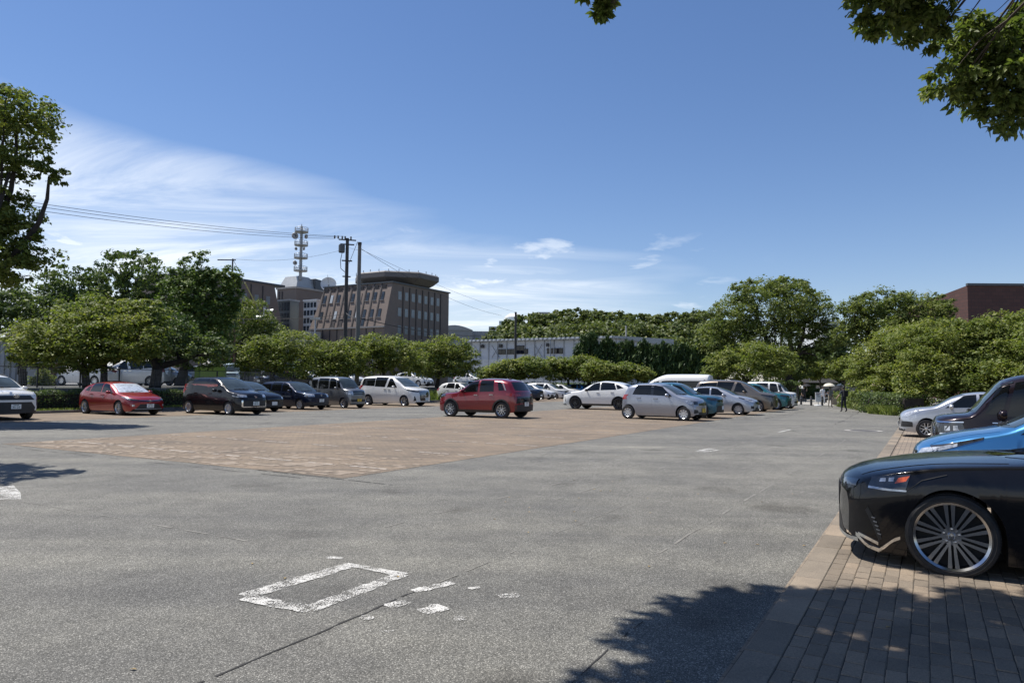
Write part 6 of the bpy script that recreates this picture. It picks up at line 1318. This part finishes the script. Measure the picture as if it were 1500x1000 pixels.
def again(src, label, a, b, rz, body=None, z=0.0, scale=1.0, group=None):
    o = copy_tree(src); o['label'] = label; place(o, a, b, rz, scale, z)
    if group: o['group'] = group
    if body:
        old = [c for c in children(o) if c.name.startswith('body')][0].data.materials[0]; cache = {}
        def sw(x):
            for ch in children(x):
                if ch.data and len(ch.data.materials) and ch.data.materials[0] == old:
                    if ch.data.name not in cache: me = ch.data.copy(); me.materials[0] = body; cache[ch.data.name] = me
                    ch.data = cache[ch.data.name]
                sw(ch)
        sw(o)
    return o
# far left row, noses toward the aisle
car('suv_large', white, 'white sport utility car with black lower grille at the left edge', 13.3, 29.6, H_RIGHT, group=ROWL, plates=('45-24', ''), rim='alloy')
car('hatch_sport', red, 'bright red hatchback with a silver sunshade behind its windscreen', 18.5, 29.6, H_RIGHT, group=ROWL, plates=('30-31', ''), rim='alloy', screen=M['sunshade'], scale=.98)
siet = car('minivan_small', black, 'black compact minivan with chrome framed lower grille', 21.55, 26.5, H_RIGHT, group=ROWL, plates=('68-91', ''), rim='two')
hid = car('hatch_small', black, 'dark car half hidden between black minivan and navy wagon', 24.4, 28.6, H_RIGHT, group=ROWL, plates=('', ''), rim='two')
car('wagon', navy, 'navy blue box-nosed wagon with steel wheels', 27.9, 28.9, H_RIGHT, group=ROWL, plates=('72-21', ''), rim='steel')
kei = car('van_kei', grey, 'boxy grey kei van with yellow number plate', 31.0, 28.8, H_RIGHT, group=ROWL, plates=('80', ''), yellow=True, rim='alloy', scale=1.02)
alph = car('minivan_large', pearl, 'large pearl white minivan with a tall barred grille', 36.5, 28.7, H_RIGHT, group=ROWL, plates=('31', ''), rim='twin')
wag = car('hatch_small', white, 'small white hatchback behind the front of the wine red car', 47.4, 31.0, H_RIGHT, group=ROWL, plates=('', ''), rim='cover', scale=1.03)
suvr = car('minivan_small', white, 'white car with a black roof rack behind the small white hatchback', 51.0, 31.3, H_RIGHT, group=ROWL, plates=('', ''), rim='alloy', scale=1.02)
rk = empty('roof_rack', (0, 0, 0)); rk.parent = suvr
for y in (-.5, .5): mb = MB(); mb.tube([(-.9, y, 1.76), (.5, y, 1.76)], .03, 6); mb.build('rail', M['trim'], rk)
for x in (-.6, .2): mb = MB(); mb.box((x, 0, 1.73), (.06, 1.2, .05)); mb.build('crossbar', M['trim'], rk)
nv = car('suv_compact', navy, 'navy car with silver roof rails hidden behind the wine red car', 55.2, 30.0, H_RIGHT, group=ROWL, plates=('', ''), rim='alloy', roof_mat=None)
for sg in (-1, 1): mb = MB(); mb.tube([(-1.0, sg * .5, 1.60), (-.8, sg * .52, 1.67), (.3, sg * .54, 1.68), (.5, sg * .54, 1.62)], .03, 6); mb.build('roof_rail', M['alloy'], nv)
pri = car('liftback', white, 'white liftback right of the tail of the wine red car', 60.5, 31.6, H_RIGHT, group=ROWL, plates=('', ''), rim='two')
mpv = again(alph, 'white family van behind the white liftback', 64.8, 33.7, H_RIGHT, group=ROWL); mpv.scale = (.95, .95, .82)
again(pri, 'white car with pale blue windows left of the white coupe-shaped utility car', 68.8, 33.8, H_RIGHT, group=ROWL)
again(wag, 'blue hatchback glimpsed behind the white liftbacks', 72.5, 33.3, H_RIGHT, body=blue, group=ROWL)
again(wag, 'dark hatchback glimpsed just left of the white van windscreen', 76.5, 33.3, H_RIGHT, body=navy, group=ROWL)
# middle block
raize = car('suv_compact', wine, 'wine red compact utility car parked alone on the brown bricks', 26.95, 18.41, H_LEFT, scale=1.06, group=ROWM, plates=('', '57'), rim='alloy')
car('suv_coupe', white, 'white coupe-shaped utility car with black wheels', 39.8, 18.3, H_LEFT, group=ROWM, plates=('', ''), rim='black')
car('van_large', white, 'long white high-roof van behind the silver cars', 51.2, 17.6, H_LEFT, group=ROWM, plates=('', ''), rim='steel', cat='van')
car('hatch_kei', lilac, 'small silver kei hatchback at the front corner of the brick block', 30.1, 8.75, H_RIGHT, drz=-.10, scale=1.05, group=ROWM, plates=('58', ''), yellow=True, rim='cover')
again(raize, 'petrol blue compact car half hidden behind the silver kei hatchback', 33.0, 10.1, H_RIGHT, body=petrol, group=ROWM, scale=1.0)
car('hatch_wedge', silver, 'silver wedge-shaped hatchback beside the brown minivan', 37.85, 8.3, H_RIGHT, group=ROWM, plates=('', ''), rim='cover')
bv = again(alph, 'bronze brown minivan behind the silver wedge-shaped hatchback', 43.5, 9.9, H_RIGHT, body=brown, group=ROWM); bv.scale = (.96, .96, .94)
tl = again(raize, 'bright teal car with white number plate at the far end of the block', 47.3, 9.4, H_RIGHT, body=teal, group=ROWM, scale=1.02)
again(kei, 'white box-shaped car hiding behind the teal car', 50.6, 9.2, H_RIGHT, body=white, group=ROWM, scale=1.0)
# right-hand row, noses toward the aisle
ls = car('sedan_lux', lux_black, 'black luxury saloon with chrome bumper strip, nearest car at right', 7.52, -.14, H_LEFT, scale=.93, group=ROWR, plates=(None, ''), rim='lux', hi=True)
car('hatch_small', blue, 'metallic blue hatchback behind the black saloon', 11.45, -.60, H_LEFT, scale=.96, group=ROWR, plates=('', ''), rim='two')
car('van_kei_custom', plum, 'tall black kei van with slim headlamps behind the blue hatchback', 14.2, -.55, H_LEFT, scale=.97, group=ROWR, plates=('', ''), rim='two', hi=False)
sw = car('hatch_round', silver, 'silver rounded hatchback at the far end of the right row', 25.2, .05, H_LEFT, scale=.92, group=ROWR, plates=('', ''), rim='alloy')
again(wag, 'white car roof just visible beyond the silver rounded hatchback', 29.5, -3.6, H_LEFT, group=ROWR)
# upper terrace behind the fence
def up(src, label, u, D, rz, body=None, scale=1.0):
    p = at(u, 560, D); a, b = to_lot(p); return again(src, label, a, b, rz, body, 1.12, scale, ROWU)
up(pri, 'white car behind the fence left of the leaning cherry trunk', 128, 48.5, 2.9)
up(alph, 'white minivan above the roof of the red hatchback', 196, 49.5, 3.25, scale=.95)
up(wag, 'silver car on the terrace left of the lime green box', 240, 51, .15, body=silver)
up(pri, 'white saloon nosing left beside the lime green box', 281, 53, 2.95)
up(kei, 'pale blue kei van right of the lime green box', 337, 56, -1.2, body=sky_paint)
up(wag, 'dark hatchback under the light green cherry', 404, 62, -2.0, body=navy)
up(siet, 'black minivan tail under the cherry tree', 430, 64, 1.2)
up(wag, 'white car on the terrace above the navy wagon', 455, 68, -.6)
up(pri, 'white car glimpsed under the cherries above the grey kei van', 505, 70, -.5)
up(pri, 'white car glimpsed under the cherries above the white minivan', 605, 74, -.5)
up(wag, 'pale car glimpsed at the right end of the terrace', 690, 80, -.5)

# ------------------------------------------------------------------ people
skin = plain('skin', (.42, .27, .19), .6, vary=.05); hair = plain('hair', (.012, .010, .009), .5)
def person(name_label, loc, rz, h, pose, cloth, extra=None):
    """one continuous body grown over a posed skeleton; clothing areas get their own material"""
    root = empty('person', loc, rz, label=name_label, cat='person'); k = h / 1.7
    J = dict(pel=(0, 0, .93), chest=(0, .02, 1.22), neck=(0, .02, 1.43), head0=(0, .0, 1.50), head1=(0, -.01, 1.64))
    J.update(pose)
    R = dict(pel=.135, chest=.145, neck=.055, head0=.075, head1=.085, sh_l=.062, sh_r=.062, el_l=.043, el_r=.043, wr_l=.030, wr_r=.030, pa_l=.036, pa_r=.036, hip_l=.092, hip_r=.092, kn_l=.06, kn_r=.06, an_l=.042, an_r=.042, to_l=.04, to_r=.04)
    E_ = [('pel', 'chest'), ('chest', 'neck'), ('neck', 'head0'), ('head0', 'head1')] + [e for s in 'lr' for e in ((f'chest', f'sh_{s}'), (f'sh_{s}', f'el_{s}'), (f'el_{s}', f'wr_{s}'), (f'wr_{s}', f'pa_{s}'), ('pel', f'hip_{s}'), (f'hip_{s}', f'kn_{s}'), (f'kn_{s}', f'an_{s}'), (f'an_{s}', f'to_{s}'))]
    names = list(J); names.remove('pel'); names = ['pel'] + names
    me = bpy.data.meshes.new('body'); me.from_pydata([tuple(c * k for c in J[n]) for n in names], [(names.index(a), names.index(b)) for a, b in E_], [])
    tmp = bpy.data.objects.new('tmp', me); COL.objects.link(tmp)
    md = tmp.modifiers.new('skin', 'SKIN'); md.use_smooth_shade = True
    for i, n in enumerate(names):
        v = me.skin_vertices[0].data[i]; v.radius = (R[n] * k * (1.15 if n in ('chest', 'pel') else 1), R[n] * k * (.85 if n in ('chest', 'pel') else 1)); v.use_root = n == 'pel'
    tmp.modifiers.new('sub', 'SUBSURF').levels = 2
    bpy.context.view_layer.update(); ev = tmp.evaluated_get(bpy.context.evaluated_depsgraph_get()); bm_ = bpy.data.meshes.new_from_object(ev); bpy.data.objects.remove(tmp)
    # fingers and thumb, rooted inside each palm
    mb = MB()
    V = np.array([v.co[:] for v in bm_.vertices]); mb.add(V, [tuple(p.vertices) for p in bm_.polygons])
    for s, sg in (('l', 1), ('r', -1)):
        w, p = np.array(J[f'wr_{s}']), np.array(J[f'pa_{s}']); d = (p - w) / np.linalg.norm(p - w); side = np.cross(d, [0, 0, 1.0]); side = side / (np.linalg.norm(side) + 1e-6) if np.linalg.norm(side) > .2 else np.array([0, 1.0, 0]); nrm = np.cross(side, d)
        for q, L in enumerate((.065, .075, .07, .055)):
            o_ = p + side * (q - 1.5) * .019; mb.tube([o_ * k, (o_ + d * L * .6) * k, (o_ + d * L * .95 - nrm * .025) * k], [.0095 * k, .009 * k, .007 * k], 6)
        o_ = w + d * .025; mb.tube([o_ * k, (o_ + d * .03 + side * .045) * k, (o_ + d * .065 + side * .055) * k], [.012 * k, .0105 * k, .008 * k], 6)
    # face: nose and ears
    hd = (np.array(J['head0']) + np.array(J['head1'])) / 2
    mb.tube([(hd + [0, -.075, .03]) * k, (hd + [0, -.105, -.01]) * k], [.010 * k, .016 * k], 6)
    for sg in (-1, 1): mb.tube([(hd + [sg * .078, .01, .03]) * k, (hd + [sg * .088, .012, -.015]) * k], [.012 * k, .012 * k], 6)
    order = ['top', 'bottom', 'skin', 'shoe']
    for f_i, f in enumerate(mb.f):
        c = np.mean([mb.v[i] for i in f], 0) / k
        best = min(J, key=lambda n: np.linalg.norm(np.array(J[n]) - c) - (.04 if n in ('pel', 'chest') else 0))
        if best in ('an_l', 'an_r', 'to_l', 'to_r') and c[2] < .11: mi = 3
        elif best.startswith(('head', 'neck')) and c[2] > 1.45: mi = 2
        elif best.startswith(('wr', 'pa')): mi = 2
        elif best.startswith('el') and not cloth.get('sleeve', False) and np.linalg.norm(c - np.array(J[best])) > .0 and np.dot(c - np.array(J[best]), np.array(J['wr_' + best[-1]]) - np.array(J[best])) > 0: mi = 2
        elif best.startswith(('hip', 'kn', 'an', 'to')) or c[2] < .95 and best == 'pel': mi = 1
        else: mi = 0
        mb.mi[f_i] = mi
    mb.build('body', [cloth['top'], cloth['bottom'], skin, cloth.get('shoe', M['trim'])], root, 70)
    hb_ = MB(); hb_.lathe([(.0, .115), (.05, .105), (.085, .06), (.094, .01), (.09, -.04), (.075, -.07)], 14); hv = np.array(hb_.v) * [1, 1.05, 1]; hv[:, 1] += .018; hb_.v = [tuple((hd + v + [0, 0, .015]) * k) for v in hv]; hb_.build('hair', cloth.get('hair', hair), root, 60)
    ey = MB()
    for sg in (-1, 1): ey.lathe([(0, -.006), (.008, -.004), (.009, 0)], 6, 'y', tuple((hd + [sg * .03, -.079, .012]) * k))
    ey.build('eyes', hair, root); mo = MB(); mo.box(tuple((hd + [0, -.08, -.045]) * k), (.04 * k, .006 * k, .008 * k)); mo.build('mouth', plain('lips', (.3, .12, .1), .5), root)
    return root
def legs(st=.0):
    return dict(hip_l=(.09, 0, .88), kn_l=(.10, -.12 * st - .02, .49), an_l=(.10, -.20 * st + .02, .08), to_l=(.10, -.20 * st - .12, .035), hip_r=(-.09, 0, .88), kn_r=(-.10, .03 * st - .02, .49), an_r=(-.10, .25 * st + .02, .09 + .03 * st), to_r=(-.10, .25 * st - .12, .035))
def arms(l, r):
    out = {}
    for s, sg, m_ in (('l', 1, l), ('r', -1, r)):
        sh = (sg * .19, .02, 1.37); out['sh_' + s] = sh
        if m_ == 'down': out.update({'el_' + s: (sg * .25, .05, 1.10), 'wr_' + s: (sg * .26, -.02, .86), 'pa_' + s: (sg * .26, -.05, .79)})
        elif m_ == 'up': out.update({'el_' + s: (sg * .25, -.05, 1.12), 'wr_' + s: (sg * .20, -.22, 1.28), 'pa_' + s: (sg * .19, -.25, 1.35)})
        elif m_ == 'fwd': out.update({'el_' + s: (sg * .28, .03, 1.10), 'wr_' + s: (sg * .30, -.22, 1.02), 'pa_' + s: (sg * .30, -.29, 1.02)})
        elif m_ == 'out': out.update({'el_' + s: (sg * .36, .05, 1.14), 'wr_' + s: (sg * .48, -.04, .94), 'pa_' + s: (sg * .50, -.06, .88)})
    return out
def cl(name, c): return plain('cloth_' + name, c, .85, vary=.18, scale=9)
navy_c = cl('navy', (.016, .020, .038)); denim = cl('dark_trousers', (.014, .017, .03)); whitec = cl('white', (.62, .62, .62)); greyc = cl('grey_print', (.20, .21, .21)); beige = cl('beige', (.30, .26, .20)); blackc = cl('black', (.012, .012, .015)); bag = cl('cream_bag', (.52, .42, .30))
def ground_at(u, D): p = at(u, 560, D); return (p[0], p[1], 0)
p1 = person('man in navy shirt and dark trousers walking away, right of the parasol', ground_at(1235.5, 42.2), PI + .25, 1.52, {**legs(.5), **arms('out', 'fwd')}, dict(top=navy_c, bottom=denim, sleeve=False))
sb = MB(); sb.tube([(-.17, .10, 1.25), (0, .16, 1.1), (.22, .10, .86)], .02, 5); sb.box((.0, .15, 1.08), (.28, .12, .34)); sb.build('shoulder_bag', blackc, p1)
p2 = person('person in grey patterned top under the cream parasol', ground_at(1215.5, 51.5), .1, 1.46, {**legs(.3), **arms('down', 'up')}, dict(top=greyc, bottom=beige))
p3 = person('woman in white shirt and white trousers behind the notice board', ground_at(1205, 62), .2, 1.5, {**legs(.4), **arms('down', 'down')}, dict(top=whitec, bottom=whitec))
p4 = person('dark-clad person under a dark umbrella in the tree shade', ground_at(1177.5, 66), 0, 1.5, {**legs(.2), **arms('up', 'down')}, dict(top=blackc, bottom=blackc, sleeve=True))
p5 = person('person with a black umbrella hidden behind the man in navy', ground_at(1231, 56), .2, 1.45, {**legs(.2), **arms('down', 'up')}, dict(top=blackc, bottom=denim, sleeve=True))
def umbrella(label, who_loc, rz, k, off, mat, tilt=(0, 0)):
    c_, s_ = math.cos(rz), math.sin(rz); w = np.array(who_loc) + np.array([c_ * off[0] - s_ * off[1], s_ * off[0] + c_ * off[1], off[2]])
    r = empty('umbrella', w, label=label, cat='umbrella'); r.rotation_euler = (tilt[0], tilt[1], 0)
    mb = MB(); V = []
    for rad, z in ((.0, .78), (.16, .765), (.32, .71), (.44, .62), (.52, .50)):
        for q in range(16): V.append((rad * math.cos(2 * PI * q / 16) * (1 if q % 2 == 0 or rad < .5 else .95) * k, rad * math.sin(2 * PI * q / 16) * (1 if q % 2 == 0 or rad < .5 else .95) * k, z * k))
    mb.add(V, [(i * 16 + q, i * 16 + (q + 1) % 16, (i + 1) * 16 + (q + 1) % 16, (i + 1) * 16 + q) for i in range(4) for q in range(16)]); mb.build('canopy', mat, r, 60)
    mb = MB(); mb.tube([(0, 0, -.12), (0, 0, .84 * k)], .009, 6); mb.build('shaft', M['steel'], r)
    mb = MB()
    for q in range(8): a_ = 2 * PI * q / 8; mb.tube([(0, 0, .74 * k), (.5 * k * math.cos(a_), .5 * k * math.sin(a_), .49 * k)], .004, 4)
    mb.build('ribs', M['steel'], r); return r
umbrella('open cream parasol held over the grey-topped person', p2.location, .1, .78, (-.18, -.22, 1.12), cl('cream_parasol', (.62, .58, .48)))
umbrella('dark umbrella held by the person in the tree shade', p4.location, 0, .72, (.18, -.22, 1.14), blackc)
umbrella('black umbrella tilted sideways behind the man in navy', p5.location, .2, .72, (-.30, -.1, .98), blackc, (.2, -.55))
# hand bag carried by the parasol holder
mb = MB(); mb.box((0, 0, .22), (.32, .12, .44), taper=.9); mb.tube([(-.1, 0, .42), (-.06, 0, .62), (.06, 0, .62), (.1, 0, .42)], .012, 5); o = mb.build('tote_bag', bag); o.location = np.array(p2.location) + np.array([.26, -.12, .18]); tag(o, 'cream tote bag hanging beside the grey-topped person', 'bag')
# notice board on a round foot
p = ground_at(1198, 55); r = empty('notice_board', p, .1, label='white notice board on a round foot among the bollards', cat='sign'); k = .9
mb = MB(); mb.lathe([(.30, 0), (.30, .05), (.05, .09)], 20, cap=True); mb.build('foot', M['white_paint'], r); mb = MB(); mb.tube([(0, 0, .05), (0, 0, .8)], .03, 8); mb.build('post', M['steel'], r)
mb = MB(); mb.box((0, -.02, .66), (.46, .04, .74)); bd = mb.build('board', M['white_paint'], r)
for q, (x, z, w, h, mt) in enumerate(((0, .94, .34, .05, M['tail']), (-.05, .86, .22, .03, M['trim']), (0, .78, .30, .03, M['trim']), (.03, .70, .2, .03, M['trim']))): mb = MB(); mb.box((x, -.042, z), (w, .004, h)); mb.build('print_line', mt, bd)
wood = plain('weathered_post', (.16, .13, .10), .85, vary=.25, scale=6)
bol = MB(); bol.lathe([(.085, 0), (.085, .62), (.075, .68), (.03, .72), (.0, .73)], 14); bolm = bol.mesh('bollard', M['pole_dark'], 50); ring = MB(); ring.lathe([(.088, .5), (.092, .52), (.088, .54)], 14); ringm = ring.mesh('band', M['steel'])
for lab, u, D in (('dark bollard at the left end of the bollard line', 1173, 58), ('dark bollard left of the notice board', 1187.8, 55.6), ('dark bollard just right of the notice board', 1203.8, 55.2)):
    r = empty('bollard', ground_at(u, D), label=lab, cat='bollard', group='bollards at the end of the lot'); link('post', bolm, r); link('band', ringm, r)
for lab, u, D in (('short brown post beside the teal car', 1153, 64), ('short brown post at the path end', 1163, 70)):
    mb = MB(); mb.box((0, 0, .4), (.16, .16, .8), taper=.92); o = mb.build('wooden_post', wood); o.location = ground_at(u, D); tag(o, lab, 'post')
# low rails and bench past the bollards
p = ground_at(1225, 66); r = empty('bench', p, .25, label='long low bench in front of the grey wall behind the walkers', cat='bench')
for z, y, hh in ((.42, 0, .05), (.46, .28, .04), (.80, .46, .12)): mb = MB(); mb.box((0, y, z), (2.6, .12 if hh > .1 else .22, hh)); mb.build('slat', M['concrete'], r)
for x in (-1.1, 1.1): mb = MB(); mb.box((x, .2, .22), (.1, .4, .44)); mb.build('leg', M['pole_dark'], r)
a0, a1 = ground_at(1188, 95), ground_at(1275, 88); mid = (np.array(a0) + np.array(a1)) / 2; L_ = np.linalg.norm(np.array(a1) - np.array(a0)); ang = math.atan2(a1[1] - a0[1], a1[0] - a0[0])
r = empty('garden_wall', mid, ang, label='grey plaster garden wall with a coping behind the walkers', cat='wall'); mb = MB(); mb.box((0, 0, .75), (L_, .3, 1.5)); mb.build('wall', plain('plaster', (.30, .30, .30), .85, vary=.12), r); mb = MB(); mb.box((0, 0, 1.55), (L_ + .1, .5, .12)); mb.build('coping', M['concrete_dark'], r)
p = ground_at(1197, 100); r = empty('garden_gate', p, .05, label='dark tiled gate roof at the end of the avenue', cat='gate')
mb = MB(); mb.hexa([(-2.6, -1, 2.0), (2.6, -1, 2.0), (2.6, 1, 2.0), (-2.6, 1, 2.0)], [(-1.9, -.1, 2.75), (1.9, -.1, 2.75), (1.9, .1, 2.75), (-1.9, .1, 2.75)]); mb.build('roof', M['pole_dark'], r)
for x in (-1.8, 1.8): mb = MB(); mb.box((x, 0, 1.0), (.25, .25, 2.0)); mb.build('post', wood, r)
# kerb and walkway slab past the bollards
sheet('walkway', [at(1150, 560, 60) * [1, 1, 0], at(1235, 560, 54) * [1, 1, 0], at(1240, 560, 100) * [1, 1, 0], at(1160, 560, 100) * [1, 1, 0]], .012, plain('walkway_slab', (.30, .285, .25), .9, vary=.15, scale=1.5))
mb = MB(); q0, q1 = ground_at(1138, 62), ground_at(1180, 74); mb.box((*((np.array(q0) + np.array(q1)) / 2)[:2], .08), (np.linalg.norm(np.array(q1) - np.array(q0)), .2, .16), rz=math.atan2(q1[1] - q0[1], q1[0] - q0[0])); o = mb.build('kerb', M['concrete_dark']); o['kind'] = 'structure'
# fallen leaves and twigs on the paving
lf = plain('dry_leaf', (.30, .22, .10), .8, vary=.3); mb = MB()
for k in range(60):
    a, b = 2.2 + 9 * RNG.random(), -2.5 + 7.5 * RNG.random(); p = lot(a, b, .024 if b < .9 else .006); t = RNG.random() * PI; d = np.array([math.cos(t), math.sin(t), 0]) * .022; n_ = np.array([-d[1], d[0], 0]) * .5; mb.add([p - d, p + n_ + [0, 0, .006], p + d, p - n_ + [0, 0, .004]], [(0, 1, 2, 3)])
o = mb.build('fallen_leaves', lf); o['kind'] = 'stuff'
